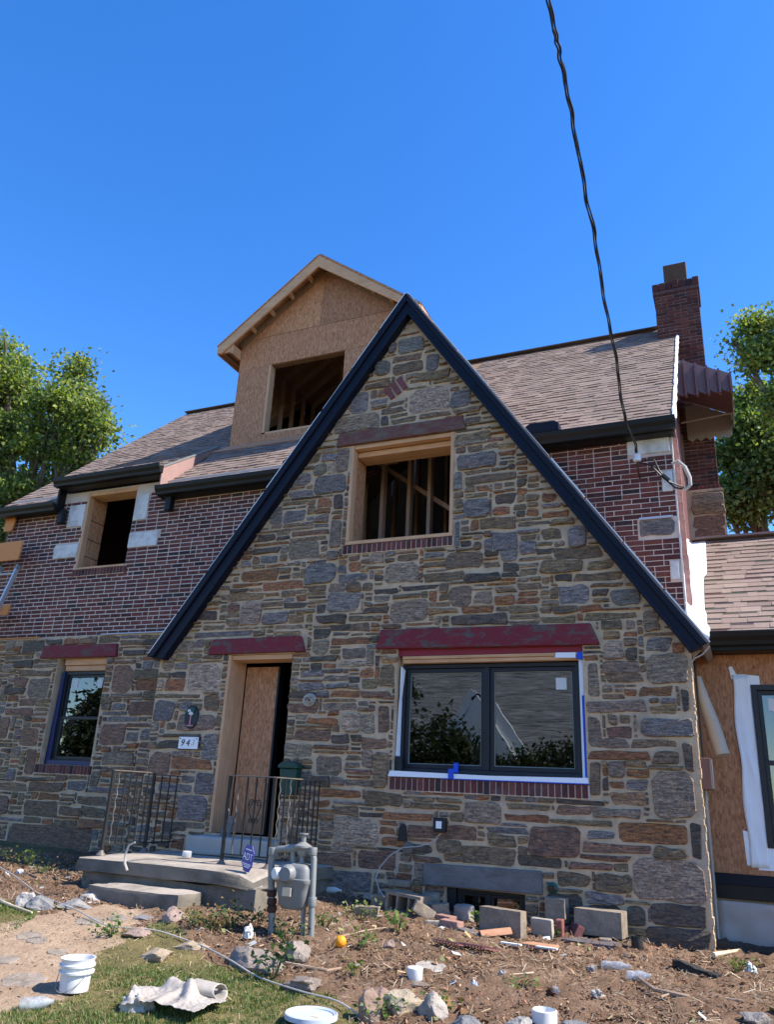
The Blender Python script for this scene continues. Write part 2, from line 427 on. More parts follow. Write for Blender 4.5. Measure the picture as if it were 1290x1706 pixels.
class MB:
    def __init__(s, xf=None):
        s.v, s.f, s.t, s.xf = [], [], [], xf
    def add(s, vs, fs, tint=(1, 1, 1)):
        k = len(s.v)
        s.v += [tuple(a) for a in vs]
        s.f += [tuple(i + k for i in f) for f in fs]
        s.t += [tint] * len(vs)
        return s
    def box(s, x0, x1, y0, y1, z0, z1, tint=(1, 1, 1)):
        if x0 > x1: x0, x1 = x1, x0
        if y0 > y1: y0, y1 = y1, y0
        if z0 > z1: z0, z1 = z1, z0
        return s.add([(x0, y0, z0), (x1, y0, z0), (x1, y1, z0), (x0, y1, z0), (x0, y0, z1), (x1, y0, z1), (x1, y1, z1), (x0, y1, z1)],
                     [(0, 3, 2, 1), (4, 5, 6, 7), (0, 1, 5, 4), (1, 2, 6, 5), (2, 3, 7, 6), (3, 0, 4, 7)], tint)
    def bar(s, a, b, w_, h_, up=(0, 0, 1), tint=(1, 1, 1)):
        a, b = Vector(a), Vector(b)
        d = (b - a).normalized()
        r = d.cross(Vector(up))
        if r.length < 1e-4: r = d.cross(Vector((0, 1, 0)))
        r.normalize()
        u = r.cross(d)
        vs = []
        for p in (a, b):
            for i, j in ((-1, -1), (1, -1), (1, 1), (-1, 1)):
                vs.append(p + r * (w_ / 2 * i) + u * (h_ / 2 * j))
        return s.add(vs, [(3, 2, 1, 0), (4, 5, 6, 7), (0, 1, 5, 4), (1, 2, 6, 5), (2, 3, 7, 6), (3, 0, 4, 7)], tint)
    def prism(s, poly, y0, y1, tint=(1, 1, 1)):
        """poly in (x, z), counter-clockwise seen from the street (-Y)"""
        n = len(poly)
        vs = [(x, y0, z) for x, z in poly] + [(x, y1, z) for x, z in poly]
        fs = [tuple(range(n)), tuple(range(2 * n - 1, n - 1, -1))]
        for i in range(n):
            j = (i + 1) % n
            fs.append((i, i + n, j + n, j))
        return s.add(vs, fs, tint)
    def slab(s, pts, nrm, th, tint=(1, 1, 1)):
        """polygon of 3-D points thickened against its normal"""
        n = len(pts)
        nv = Vector(nrm).normalized() * th
        vs = [Vector(p) for p in pts] + [Vector(p) - nv for p in pts]
        fs = [tuple(range(n)), tuple(range(2 * n - 1, n - 1, -1))]
        for i in range(n):
            j = (i + 1) % n
            fs.append((i, i + n, j + n, j))
        return s.add(vs, fs, tint)
    def tube(s, path, r, n=8, tint=(1, 1, 1), cap=True):
        path = [Vector(p) for p in path]
        rs = r if hasattr(r, '__len__') else [r] * len(path)
        vs, fs = [], []
        ref = Vector((0, 0, 1))
        prev = None
        for i, p in enumerate(path):
            d = (path[min(i + 1, len(path) - 1)] - path[max(i - 1, 0)])
            d = d.normalized() if d.length > 1e-9 else Vector((0, 0, 1))
            if prev is None:
                a = d.cross(ref)
                if a.length < 1e-3: a = d.cross(Vector((1, 0, 0)))
            else:
                a = prev - d * prev.dot(d)
            a.normalize()
            prev = a
            b = d.cross(a)
            for k in range(n):
                th = 2 * math.pi * k / n
                vs.append(p + (a * math.cos(th) + b * math.sin(th)) * rs[i])
        m = len(path)
        for i in range(m - 1):
            for k in range(n):
                k2 = (k + 1) % n
                fs.append((i * n + k, i * n + k2, (i + 1) * n + k2, (i + 1) * n + k))
        if cap:
            fs.append(tuple(range(n - 1, -1, -1)))
            fs.append(tuple((m - 1) * n + k for k in range(n)))
        return s.add(vs, fs, tint)
    def lathe(s, prof, c, n=20, axis=(0, 0, 1), tint=(1, 1, 1)):
        """prof: (radius, height) pairs along the axis"""
        ax = Vector(axis).normalized()
        a = ax.cross(Vector((0, 1, 0)))
        if a.length < 1e-3: a = ax.cross(Vector((1, 0, 0)))
        a.normalize()
        b = ax.cross(a)
        c = Vector(c)
        vs, fs = [], []
        for r, h in prof:
            for k in range(n):
                th = 2 * math.pi * k / n
                vs.append(c + ax * h + (a * math.cos(th) + b * math.sin(th)) * max(r, 1e-4))
        for i in range(len(prof) - 1):
            for k in range(n):
                k2 = (k + 1) % n
                fs.append((i * n + k, i * n + k2, (i + 1) * n + k2, (i + 1) * n + k))
        fs.append(tuple(range(n - 1, -1, -1)))
        fs.append(tuple((len(prof) - 1) * n + k for k in range(n)))
        return s.add(vs, fs, tint)
    def build(s, name, mat, parent=None, smooth=False, bevel=0, kind=None, label=None, cat=None, group=None, segs=2, ang=40):
        V = np.array([tuple(v) for v in s.v], dtype=np.float64)
        if s.xf is not None:
            Mx = np.array(s.xf)
            V = V @ Mx[:3, :3].T + Mx[:3, 3]
        lo, hi = V.min(0), V.max(0)
        org = ((lo[0] + hi[0]) / 2, (lo[1] + hi[1]) / 2, lo[2])
        me = bpy.data.meshes.new(name)
        me.from_pydata((V - np.array(org)).tolist(), [], s.f)
        a = me.attributes.new('tint', 'FLOAT_COLOR', 'POINT')
        T = np.ones((len(s.v), 4), dtype=np.float32)
        T[:, :3] = np.array(s.t)
        a.data.foreach_set('color', T.ravel())
        if smooth:
            me.polygons.foreach_set('use_smooth', [True] * len(me.polygons))
            me.set_sharp_from_angle(angle=math.radians(ang))
        me.update()
        o = link_mesh(me, name, mat, parent, org, kind)
        if bevel:
            bm = o.modifiers.new('bevel', 'BEVEL')
            bm.width = bevel
            bm.segments = segs
            bm.limit_method = 'ANGLE'
        tag(o, label, cat, group)
        return o

def ccw(poly):
    a = sum(p[0] * r[1] - r[0] * p[1] for p, r in zip(poly, poly[1:] + poly[:1]))
    return poly if a > 0 else poly[::-1]
def wall(name, mat, outer, holes, y0, y1, parent):
    """solid wall with openings: outer and holes are (x, z) outlines"""
    mb = MB()
    loops = [ccw(list(outer))] + [ccw(list(h)) for h in holes]
    flat = [p for l in loops for p in l]
    tris = tessellate_polygon([[Vector((x, z, 0)) for x, z in l] for l in loops])
    nf = len(flat)
    vs = [(x, y0, z) for x, z in flat] + [(x, y1, z) for x, z in flat]
    fs = []
    for t in tris:
        a, b, c = (flat[i] for i in t)
        cr = (b[0] - a[0]) * (c[1] - a[1]) - (b[1] - a[1]) * (c[0] - a[0])
        t = tuple(t) if cr > 0 else tuple(t)[::-1]
        fs.append(t)
        fs.append(tuple(i + nf for i in t[::-1]))
    k = 0
    for li, l in enumerate(loops):
        m = len(l)
        for i in range(m):
            j = (i + 1) % m
            f = (k + i, k + i + nf, k + j + nf, k + j)
            fs.append(f if li == 0 else f[::-1])
        k += m
    mb.add(vs, fs)
    return mb.build(name, mat, parent)
def rect(x0, x1, z0, z1): return [(x0, z0), (x1, z0), (x1, z1), (x0, z1)]
def inpoly(px, pz, poly):
    px, pz = np.asarray(px, float), np.asarray(pz, float)
    r = np.zeros(px.shape, bool)
    m = len(poly)
    for i in range(m):
        x1, z1 = poly[i]; x2, z2 = poly[(i + 1) % m]
        if z1 == z2: continue
        c = ((z1 > pz) != (z2 > pz)) & (px < (x2 - x1) * (pz - z1) / (z2 - z1) + x1)
        r ^= c
    return r

# ------------------------------------------------------------------ ground
LAWN_PX = [[(150, 1562), (262, 1540), (330, 1590), (440, 1632), (596, 1692), (600, 1760), (-120, 1760), (-60, 1700), (90, 1662), (150, 1604)],
           [(-60, 1500), (30, 1508), (62, 1524), (40, 1545), (-60, 1570)]]
PATH_PX = [[(-80, 1570), (60, 1526), (170, 1508), (262, 1518), (205, 1553), (150, 1600), (88, 1664), (-80, 1706)]]
LAWN = [[(ag(*p).x, ag(*p).y) for p in P] for P in LAWN_PX]
PATH = [[(ag(*p).x, ag(*p).y) for p in P] for P in PATH_PX]
def axis(lo, hi, step, far):
    a = np.arange(lo, hi + step / 2, step)
    o, d = [], step
    x = hi
    while x < far:
        d *= 1.35; x += d; o.append(x)
    o2, d = [], step
    x = lo
    while x > -far:
        d *= 1.35; x -= d; o2.append(x)
    return np.concatenate([o2[::-1], a, o])
gx, gy = axis(-8.5, 1.5, 0.045, 600), axis(-5.2, 0.2, 0.045, 600)
GX, GY = np.meshgrid(gx, gy)
def fbm(x, y, f0, octs, seed):
    r = np.zeros_like(x); a = 1.0
    g = np.random.default_rng(seed)
    for o in range(octs):
        for k in range(5):
            th, ph = g.uniform(0, 2 * np.pi, 2)
            f = f0 * 2 ** o * g.uniform(0.7, 1.4)
            r += a * np.sin(f * (x * np.cos(th) + y * np.sin(th)) + ph) / 5
        a *= 0.55
    return r
s_ = np.maximum(-GY, 0)
g_ = np.where(s_ < 1.8, 0.035 * s_, np.where(s_ < 4.2, 0.063 + 0.115 * (s_ - 1.8), 0.339 + 0.04 * (s_ - 4.2)))
GZ = np.interp(GX, ZWX, ZWZ) - np.minimum(g_, 0.62)
jx, jy = GX + 0.12 * fbm(GX, GY, 6, 4, 1), GY + 0.12 * fbm(GX, GY, 6, 4, 2)
mlawn = np.zeros(GX.shape); mpath = np.zeros(GX.shape)
for P in LAWN: mlawn = np.maximum(mlawn, inpoly(jx, jy, P))
for P in PATH: mpath = np.maximum(mpath, inpoly(jx, jy, P))
mlawn = np.maximum(mlawn, ((GY < -4.6) | (GX < -8.7)).astype(float))
near = ((GX > -9) & (GX < 2) & (GY > -5.5)).astype(float)
rough = np.where(mpath > 0, 0.25, np.where(mlawn > 0, 0.5, 1.0)) * near
GZ = GZ + rough * (0.022 * fbm(GX, GY, 5, 5, 3) + 0.014 * rng.standard_normal(GX.shape) * (near > 0))
ny, nx = GX.shape
idx = np.arange(nx * ny).reshape(ny, nx)
quads = np.stack([idx[:-1, :-1], idx[:-1, 1:], idx[1:, 1:], idx[1:, :-1]], -1).reshape(-1, 4)
def np_mesh(name, V, F, cols=None, attr='tint'):
    me = bpy.data.meshes.new(name)
    k = F.shape[1]
    me.vertices.add(len(V)); me.vertices.foreach_set('co', np.ascontiguousarray(V, dtype=np.float32).ravel())
    me.loops.add(F.size); me.loops.foreach_set('vertex_index', np.ascontiguousarray(F, dtype=np.int32).ravel())
    me.polygons.add(len(F))
    me.polygons.foreach_set('loop_start', np.arange(0, F.size, k, dtype=np.int32))
    if cols is not None:
        a = me.attributes.new(attr, 'FLOAT_COLOR', 'POINT')
        c4 = np.ones((len(V), 4), np.float32); c4[:, :3] = cols
        a.data.foreach_set('color', c4.ravel())
    me.update(calc_edges=True); me.validate()
    return me
me = np_mesh('ground', np.stack([GX.ravel(), GY.ravel(), GZ.ravel()], 1), quads,
             np.stack([mlawn.ravel(), mpath.ravel(), np.zeros(mlawn.size)], 1), 'region')
me.polygons.foreach_set('use_smooth', [True] * len(me.polygons))
tag(link_mesh(me, 'ground', 'soil'), kind='structure')

# ------------------------------------------------------------------ the house
house = new_empty('stone_house', (-5.5, 0.9, 0.6), 'stone and brick house under renovation with a steep navy trimmed stone gable', 'house')

BIG = (-3.62, -1.487, 1.80, 3.22)       # openings: x0, x1, z0, z1
DOOR = (-5.98, -5.03, 1.085, 3.20)
GWIN = (-4.405, -2.97, 4.545, 5.93)
BASE = (-2.975, -2.137, 0.30, 0.745)
LWIN = (-9.81, -8.807, 1.80, 3.385)
BWIN = (-9.885, -8.828, 4.85, 6.22)
PEAK = (-3.68, 7.90)
GL_, GR_ = -7.08, -0.433
gable_out = [(GL_, 0.1), (GR_, 0.1), (GR_, 3.22), PEAK, (GL_, 3.30)]
WT = 0.38
gable = wall('gable_wall', 'mortar', gable_out, [rect(*BIG), rect(*DOOR), rect(*GWIN), rect(*BASE)], 0.0, WT, house)
STONE_TOP = 3.735
left_stone = wall('left_stone_wall', 'mortar', rect(-11.63, -6.85, 0.2, STONE_TOP), [rect(*LWIN)], YM - 0.05, YM + WT, house)
tag(left_stone, 'left ground floor wall of mixed fieldstone')
def gleft(z): return PEAK[0] - (PEAK[1] - z) / 1.356
def gright(z): return PEAK[0] + (PEAK[1] - z) / 1.42
left_brick = wall('left_brick_wall', 'brick_mortar', [(-11.63, STONE_TOP + 0.002), (gleft(STONE_TOP) + 0.3, STONE_TOP + 0.002), (gleft(6.25) + 0.3, 6.25), (-11.63, 6.25)], [rect(*BWIN)], YM, YM + WT, house)
right_brick = wall('right_brick_wall', 'brick_mortar', [(gright(2.2) - 0.3, 2.2), (-0.48, 2.2), (-0.48, 6.1), (gright(6.1) - 0.3, 6.1)], [], YM, YM + WT, house)

# ---- fieldstone laying
PAL = {'b': (0.261, 0.225, 0.205), 'g': (0.325, 0.234, 0.160), 'o': (0.282, 0.188, 0.100), 'r': (0.388, 0.161, 0.059),
       'k': (0.135, 0.100, 0.071), 'p': (0.491, 0.357, 0.242), 'm': (0.309, 0.167, 0.100), 't': (0.412, 0.249, 0.119)}
def tint_of(k, j=0.13):
    c = PAL[k]
    s = 1 + random.uniform(-j, j) * 1.5
    return tuple(max(0.02, x * s * (1 + random.uniform(-0.05, 0.05))) for x in c)
def stone_into(mb, x0, x1, z0, z1, yf, tint, gap=0.0108, square=False):
    x0 += gap; x1 -= gap; z0 += gap; z1 -= gap
    wd, ht = x1 - x0, z1 - z0
    if wd < 0.02 or ht < 0.015: return
    cx, cz = (x0 + x1) / 2, (z0 + z1) / 2
    jx_, jz_ = min(0.030, wd * 0.13), min(0.017, ht * 0.17)
    c = [(x0, z0), (x1, z0), (x1, z1), (x0, z1)]
    c = [(x + random.uniform(-jx_, jx_) * (1 if not square else 0.5), z + random.uniform(-jz_, jz_)) for x, z in c]
    pts = []
    for i in range(4):
        p0, p1, p2 = c[i - 1], c[i], c[(i + 1) % 4]
        r = min(wd, ht) * random.uniform(0.06, 0.24)
        for pp in (p0, p2):
            L = math.hypot(pp[0] - p1[0], pp[1] - p1[1]) or 1
            pts.append((p1[0] + (pp[0] - p1[0]) / L * r, p1[1] + (pp[1] - p1[1]) / L * r))
        if i in (0, 2) and wd > 0.16:
            for tt in ((random.uniform(0.3, 0.7),) if wd < 0.3 else (random.uniform(0.25, 0.42), random.uniform(0.58, 0.75))):
                pts.append((p1[0] + (p2[0] - p1[0]) * tt, p1[1] + (p2[1] - p1[1]) * tt + random.uniform(-jz_, jz_) * 0.9))
    m = len(pts)
    pr = random.choice((0.006, 0.010, 0.014, 0.018, 0.024, 0.032)) * random.uniform(0.85, 1.15)
    ins = min(0.007, ht * 0.12)
    vs = [(x, yf + 0.02, z) for x, z in pts]
    vs += [(x, yf - pr * random.uniform(0.45, 0.7), z) for x, z in pts]
    tilt = random.uniform(-0.25, 0.25)
    for x, z in pts:
        dx, dz = cx - x, cz - z
        xi = x + math.copysign(min(abs(dx) * 0.5, ins), dx)
        zi = z + math.copysign(min(abs(dz) * 0.5, ins), dz)
        vs.append((xi, yf - pr * (1 + tilt * (zi - cz) / ht + random.uniform(-0.16, 0.16)), zi))
    vs.append((cx + random.uniform(-0.2, 0.2) * wd, yf - pr * random.uniform(0.95, 1.35), cz + random.uniform(-0.15, 0.15) * ht))
    fs = []
    for i in range(m):
        j = (i + 1) % m
        fs += [(i, j, j + m, i + m), (i + m, j + m, j + 2 * m, i + 2 * m), (i + 2 * m, j + 2 * m, 3 * m)]
    mb.add(vs, fs, tint)

# large stones surveyed from the photograph, per view window: (origin x, origin y, scale, [(x0, y0, x1, y1, colour), ...])
SURVEY = [
 (400, 700, 2.804, [(345, 250, 500, 345, 'b'), (215, 250, 340, 305, 'b'), (100, 395, 195, 490, 'b'), (200, 415, 312, 482, 'b'), (228, 565, 372, 655, 'g'),
   (310, 668, 455, 765, 'b'), (675, 660, 838, 765, 'p'), (980, 773, 1090, 868, 'g'), (705, 838, 878, 945, 'g'), (405, 805, 565, 900, 'b'),
   (1010, 148, 1210, 228, 'b'), (1045, 365, 1168, 460, 'b'), (1180, 515, 1290, 608, 'b'), (965, 615, 1138, 700, 'o'), (1050, 703, 1215, 760, 'k'),
   (430, 330, 488, 420, 'k'), (425, 465, 478, 600, 'g'), (455, 130, 510, 245, 'g'), (1002, 235, 1040, 330, 'b'), (1000, 470, 1030, 595, 'b'),
   (975, 908, 1255, 965, 'k'), (0, 845, 100, 965, 'p'), (90, 890, 220, 955, 'b'), (475, 1060, 580, 1122, 'g'), (1115, 455, 1290, 515, 'o'),
   (1050, 245, 1290, 300, 'o'), (105, 755, 300, 798, 'r'), (0, 695, 180, 755, 'r'), (425, 1010, 610, 1045, 'r'), (350, 910, 490, 955, 'k'),
   (200, 850, 310, 880, 'k'), (620, 785, 740, 815, 'k'), (575, 868, 698, 905, 'k'), (450, 718, 605, 755, 'b'), (760, 768, 930, 800, 'k'), (880, 875, 1022, 910, 't'), (1030, 870, 1190, 905, 'r'),
   (860, 713, 1035, 755, 'o'), (505, 915, 632, 945, 'o'), (1115, 455, 1290, 515, 'o'), (1180, 345, 1290, 392, 'k'), (1180, 400, 1275, 445, 'r')]),
 (340, 400, 2.804, [(950, 690, 1155, 808, 'p'), (1030, 525, 1145, 610, 'b'), (1155, 700, 1275, 780, 'b'), (615, 722, 775, 810, 'b'), (740, 575, 878, 640, 'b'),
   (815, 465, 905, 535, 'b'), (890, 460, 1070, 525, 'b'), (560, 820, 830, 905, 'g'), (445, 980, 545, 1055, 'o'), (1180, 1000, 1290, 1075, 'b'), (830, 820, 865, 870, 'k'),
   (785, 708, 968, 758, 'r'), (815, 780, 940, 815, 'o'), (1000, 785, 1155, 838, 'o'), (870, 812, 1000, 858, 'o'), (880, 570, 1025, 625, 'o'), (860, 500, 1080, 560, 'o'),
   (1005, 600, 1180, 655, 'o'), (745, 665, 870, 708, 'o'), (1065, 630, 1205, 668, 'o'), (1165, 765, 1290, 815, 'o')]),
 (900, 720, 4.96, [(215, 770, 460, 935, 'b'), (155, 1245, 435, 1435, 'b'), (570, 1300, 880, 1445, 'b'), (110, 940, 550, 1040, 'o'), (285, 1150, 690, 1230, 'o'),
   (0, 1060, 355, 1170, 'o'), (385, 1050, 620, 1140, 'o'), (0, 490, 150, 575, 'r'), (0, 590, 195, 645, 'b'), (0, 645, 260, 710, 'r'), (0, 800, 195, 890, 'o'),
   (85, 715, 295, 770, 'o'), (430, 1230, 705, 1290, 'o'), (360, 1475, 830, 1560, 'o'), (10, 1495, 310, 1585, 'o'), (850, 1460, 1000, 1588, 'g'), (110, 1175, 262, 1235, 'k')]),
 (880, 860, 2.304, [(455, 520, 620, 650, 'g'), (420, 768, 635, 858, 'b'), (465, 985, 665, 1160, 'g'), (345, 1180, 610, 1260, 'r'), (400, 1315, 690, 1485, 'p'),
   (460, 1580, 710, 1690, 'k'), (230, 705, 455, 755, 'g'), (235, 895, 465, 940, 'r'), (222, 555, 280, 695, 'g'), (235, 765, 285, 885, 'g'), (238, 945, 285, 1080, 'o'),
   (590, 655, 635, 755, 'k'), (590, 870, 655, 980, 'k'), (0, 1180, 205, 1310, 'm'), (475, 905, 590, 950, 'o'), (295, 555, 430, 605, 'g'), (300, 610, 445, 645, 'o'),
   (420, 650, 570, 697, 'r'), (465, 720, 575, 760, 't'), (300, 805, 410, 855, 'm'), (390, 858, 580, 892, 'o'), (320, 1055, 450, 1110, 't'), (380, 1010, 475, 1050, 'b'),
   (105, 1110, 240, 1150, 'm'), (250, 1115, 445, 1165, 'g'), (215, 1248, 470, 1300, 'm'), (480, 1265, 610, 1310, 'o'), (215, 1205, 330, 1240, 'b'), (100, 1370, 240, 1425, 'o'),
   (260, 1375, 415, 1440, 'o'), (155, 1320, 325, 1370, 'm'), (620, 1180, 675, 1320, 'k'), (380, 1490, 480, 1580, 'k'), (480, 1490, 690, 1575, 'k'), (220, 1490, 380, 1600, 'k')]),
 (600, 1020, 2.804, [(485, 878, 665, 990, 'g'), (215, 990, 550, 1066, 'm'), (25, 838, 205, 910, 'o'), (115, 925, 340, 975, 'r'), (245, 890, 475, 920, 'o'),
   (680, 890, 895, 925, 'o'), (915, 895, 1075, 950, 'r'), (675, 935, 885, 980, 'r'), (1045, 1015, 1190, 1060, 'b'), (870, 965, 1190, 1010, 'o'), (90, 235, 160, 355, 'o'),
   (85, 428, 145, 570, 'm'), (65, 650, 135, 825, 'o'), (0, 470, 75, 570, 'p'), (5, 580, 130, 638, 'm'), (0, 255, 70, 310, 'r'), (0, 365, 150, 410, 'm')]),
 (320, 1040, 3.16, [(770, 125, 920, 235, 'p'), (690, 245, 965, 290, 'r'), (830, 345, 1010, 400, 'r'), (505, 410, 665, 480, 'm'), (685, 415, 868, 455, 'g'),
   (780, 470, 970, 575, 'p'), (540, 550, 728, 612, 'm'), (645, 680, 795, 800, 'g'), (640, 625, 835, 668, 'm'), (885, 585, 1035, 655, 'm'), (490, 625, 635, 700, 'p'),
   (800, 760, 948, 795, 'm'), (675, 870, 895, 920, 'r'), (915, 880, 1118, 965, 'm'), (745, 1020, 985, 1165, 'p'), (865, 1195, 1090, 1290, 'm'), (1010, 980, 1264, 1030, 'r'),
   (610, 990, 815, 1035, 'm'), (660, 1195, 850, 1280, 'm'), (625, 165, 775, 205, 'k'), (560, 305, 690, 345, 'b'), (690, 305, 822, 345, 'b'), (610, 490, 770, 535, 'r'),
   (750, 930, 910, 955, 'b'), (800, 810, 950, 865, 'g'), (625, 925, 735, 970, 'r'), (540, 1290, 960, 1400, 'b'), (1125, 1040, 1264, 1140, 'g')]),
 (200, 1040, 4.373, [(370, 120, 545, 220, 'g'), (485, 285, 735, 495, 'p'), (605, 510, 725, 640, 'o'), (415, 650, 690, 775, 'g'), (595, 790, 700, 975, 'b'),
   (375, 975, 665, 1065, 'r'), (555, 1080, 665, 1245, 'b'), (415, 1255, 630, 1430, 'b'), (305, 1425, 490, 1515, 'k'), (205, 930, 365, 1090, 'm'), (245, 560, 400, 710, 'b'),
   (270, 845, 435, 910, 'k'), (320, 785, 590, 835, 'k'), (330, 395, 475, 490, 'r'), (270, 1165, 530, 1230, 'b'), (300, 230, 400, 340, 'p'), (400, 275, 540, 330, 'b'),
   (320, 505, 455, 540, 'o'), (470, 505, 600, 540, 'o'), (250, 1110, 440, 1150, 'r'), (550, 50, 960, 100, 'b')]),
 (680, 1400, 3.395, [(300, 30, 615, 145, 'o'), (620, 85, 890, 175, 'k'), (835, 190, 1045, 275, 'k'), (1060, 190, 1290, 280, 'o'), (680, 0, 985, 82, 'm'),
   (900, 110, 1160, 180, 'o'), (160, 0, 300, 80, 'o'), (0, 10, 150, 80, 'k'), (780, 290, 1000, 420, 'k'), (1000, 290, 1240, 420, 'b')]),
]
SURVEY_LEFT = [
 (0, 1030, 3.22, [(145, 315, 265, 425, 'g'), (105, 590, 205, 685, 'm'), (600, 245, 715, 400, 'm'), (535, 570, 670, 680, 'm'), (690, 440, 835, 520, 'm'),
   (545, 725, 715, 790, 'g'), (120, 975, 310, 1065, 'm'), (310, 1000, 435, 1065, 'm'), (410, 950, 575, 1005, 'o'), (445, 1010, 570, 1075, 'o'), (-60, 940, 50, 1055, 'm'),
   (30, 1105, 490, 1240, 'm'), (150, 880, 340, 930, 'o'), (-60, 875, 145, 930, 'o'), (355, 870, 460, 935, 'b'), (715, 270, 860, 330, 'o'), (720, 335, 850, 390, 'r'),
   (30, 370, 135, 415, 'k'), (20, 480, 180, 520, 'm'), (100, 275, 275, 315, 'o'), (75, 225, 180, 270, 'k'), (590, 400, 750, 425, 'g'), (575, 525, 735, 555, 'b'),
   (470, 900, 700, 940, 'b'), (0, 1065, 120, 1100, 'b'), (290, 1075, 400, 1115, 'o'), (415, 1080, 560, 1125, 'r'), (95, 430, 195, 475, 'm'), (0, 530, 50, 650, 'm'),
   (130, 700, 190, 850, 'm'), (120, 125, 240, 180, 'k'), (240, 105, 340, 145, 'k'), (660, 160, 780, 205, 'k'), (600, 450, 680, 500, 'b')]),
]
def lay_stones(survey, D, yf, inside, x0, x1, z0, z1, res=0.0235, mixk='oooooootrrmkkggb', rot=0.0):
    nxc, nzc = int((x1 - x0) / res), int((z1 - z0) / res)
    cx = x0 + (np.arange(nxc) + 0.5) * res
    cz = z0 + (np.arange(nzc) + 0.5) * res
    X, Z = np.meshgrid(cx, cz)
    occ = ~inside(X, Z)
    out = []
    for ox, oy, sc, boxes in survey:
        for bx0, by0, bx1, by1, k in boxes:
            c = [at(ox + a / sc, oy + b / sc, D) for a, b in ((bx0, by0), (bx1, by0), (bx1, by1), (bx0, by1))]
            xa, xb = (c[0].x + c[3].x) / 2, (c[1].x + c[2].x) / 2
            zb, za = (c[0].z + c[1].z) / 2, (c[2].z + c[3].z) / 2
            i0, i1 = int(round((xa - x0) / res)), int(round((xb - x0) / res))
            j0, j1 = int(round((za - z0) / res)), int(round((zb - z0) / res))
            i0, j0 = max(i0, 0), max(j0, 0); i1, j1 = min(i1, nxc), min(j1, nzc)
            if i1 - i0 < 2 or j1 - j0 < 2: continue
            sub = occ[j0:j1, i0:i1]
            # shrink away from what is already there
            for _ in range(12):
                if not sub.any(): break
                e = [sub[0].mean(), sub[-1].mean(), sub[:, 0].mean(), sub[:, -1].mean()]
                w_ = int(np.argmax(e))
                if w_ == 0: j0 += 1
                elif w_ == 1: j1 -= 1
                elif w_ == 2: i0 += 1
                else: i1 -= 1
                if i1 - i0 < 2 or j1 - j0 < 2: break
                sub = occ[j0:j1, i0:i1]
            if i1 - i0 < 2 or j1 - j0 < 2 or sub.any(): continue
            occ[j0:j1, i0:i1] = True
            out.append((x0 + i0 * res, x0 + i1 * res, z0 + j0 * res, z0 + j1 * res, k))
    ph = 3
    for j in range(nzc):
        i = 0
        while i < nxc:
            if occ[j, i]:
                i += 1; continue
            run = 0
            while i + run < nxc and run < 30 and not occ[j, i + run]: run += 1
            big = random.random() < 0.06
            wv = random.choice((5, 6, 8, 9, 11, 12, 14, 16, 18, 20, 23)) if not big else random.choice((8, 9, 11))
            if run - wv < 4: wv = run
            if run > 24 and wv == run: wv = run // 2
            wv = min(wv, run)
            hv = ph if random.random() < 0.35 else random.choice((2, 3, 3, 3, 4, 4, 5, 6))
            if big: hv = random.choice((7, 8, 9))
            if wv <= 4: hv = random.choice((2, 3, 4, 6))
            ph = hv if hv < 6 else 4
            h_ = 1
            while h_ < hv and j + h_ < nzc and not occ[j + h_, i:i + wv].any(): h_ += 1
            # close thin left-over slivers above
            ext = 0
            while j + h_ + ext < nzc and ext < 2 and not occ[j + h_ + ext, i:i + wv].any(): ext += 1
            if ext == 1 and (j + h_ + 1 >= nzc or occ[min(j + h_ + 1, nzc - 1), i:i + wv].any()): h_ += 1
            occ[j:j + h_, i:i + wv] = True
            if h_ >= 2 and wv >= 2:
                k = random.choice('bggp') if big else random.choice(mixk)
                out.append((x0 + i * res, x0 + (i + wv) * res, z0 + j * res, z0 + (j + h_) * res, k))
            elif wv >= 5:
                out.append((x0 + i * res, x0 + (i + wv) * res, z0 + j * res - 0.004, z0 + (j + h_) * res + 0.004, random.choice('kom')))
            i += wv
    return out
def px_area(x0, x1, z0, z1, y):
    a, b, c = project((x0, y, z0)), project((x1, y, z0)), project((x0, y, z1))
    if not (-40 < a[0] < 1330 and -40 < a[1] < 1750): return 0
    return abs((b[0] - a[0]) * (c[1] - a[1]) - (c[0] - a[0]) * (b[1] - a[1]))
def place_stones(rects, yf, parent, limit, name='stone', rest='small_stones'):
    rects.sort(key=lambda r: -px_area(r[0], r[1], r[2], r[3], yf))
    mbr = MB()
    for i, (a, b, c, d, k) in enumerate(rects):
        if i < limit:
            mb = MB()
            stone_into(mb, a, b, c, d, yf, tint_of(k))
            if mb.v: mb.build(name, 'stone', parent)
        else:
            stone_into(mbr, a, b, c, d, yf, tint_of(k))
    if mbr.v: mbr.build(rest, 'stone', parent, kind='stuff')

def grow(o, m, mt=None, mb_=None): return (o[0] - m, o[1] + m, o[2] - (m if mb_ is None else mb_), o[3] + (m if mt is None else mt))
BIGL = [(-3.84, 3.44), (-3.89, 3.215), (-1.30, 3.195), (-1.39, 3.425)]
DOORL = [(-6.245, 3.405), (-6.285, 3.205), (-4.85, 3.215), (-4.92, 3.41)]
GWINL = [(-4.59, 6.13), (-4.63, 5.935), (-2.81, 5.93), (-2.86, 6.115)]
BASEL = [(-3.21, 0.955), (-3.21, 0.747), (-1.96, 0.757), (-1.96, 0.97)]
LWINL = [(-10.115, 3.595), (-10.195, 3.39), (-8.62, 3.385), (-8.64, 3.585)]
def blocked(X, Z, rs, polys):
    b = np.zeros(X.shape, bool)
    for r in rs: b |= (X > r[0]) & (X < r[1]) & (Z > r[2]) & (Z < r[3])
    for p in polys: b |= inpoly(X, Z, p)
    return b
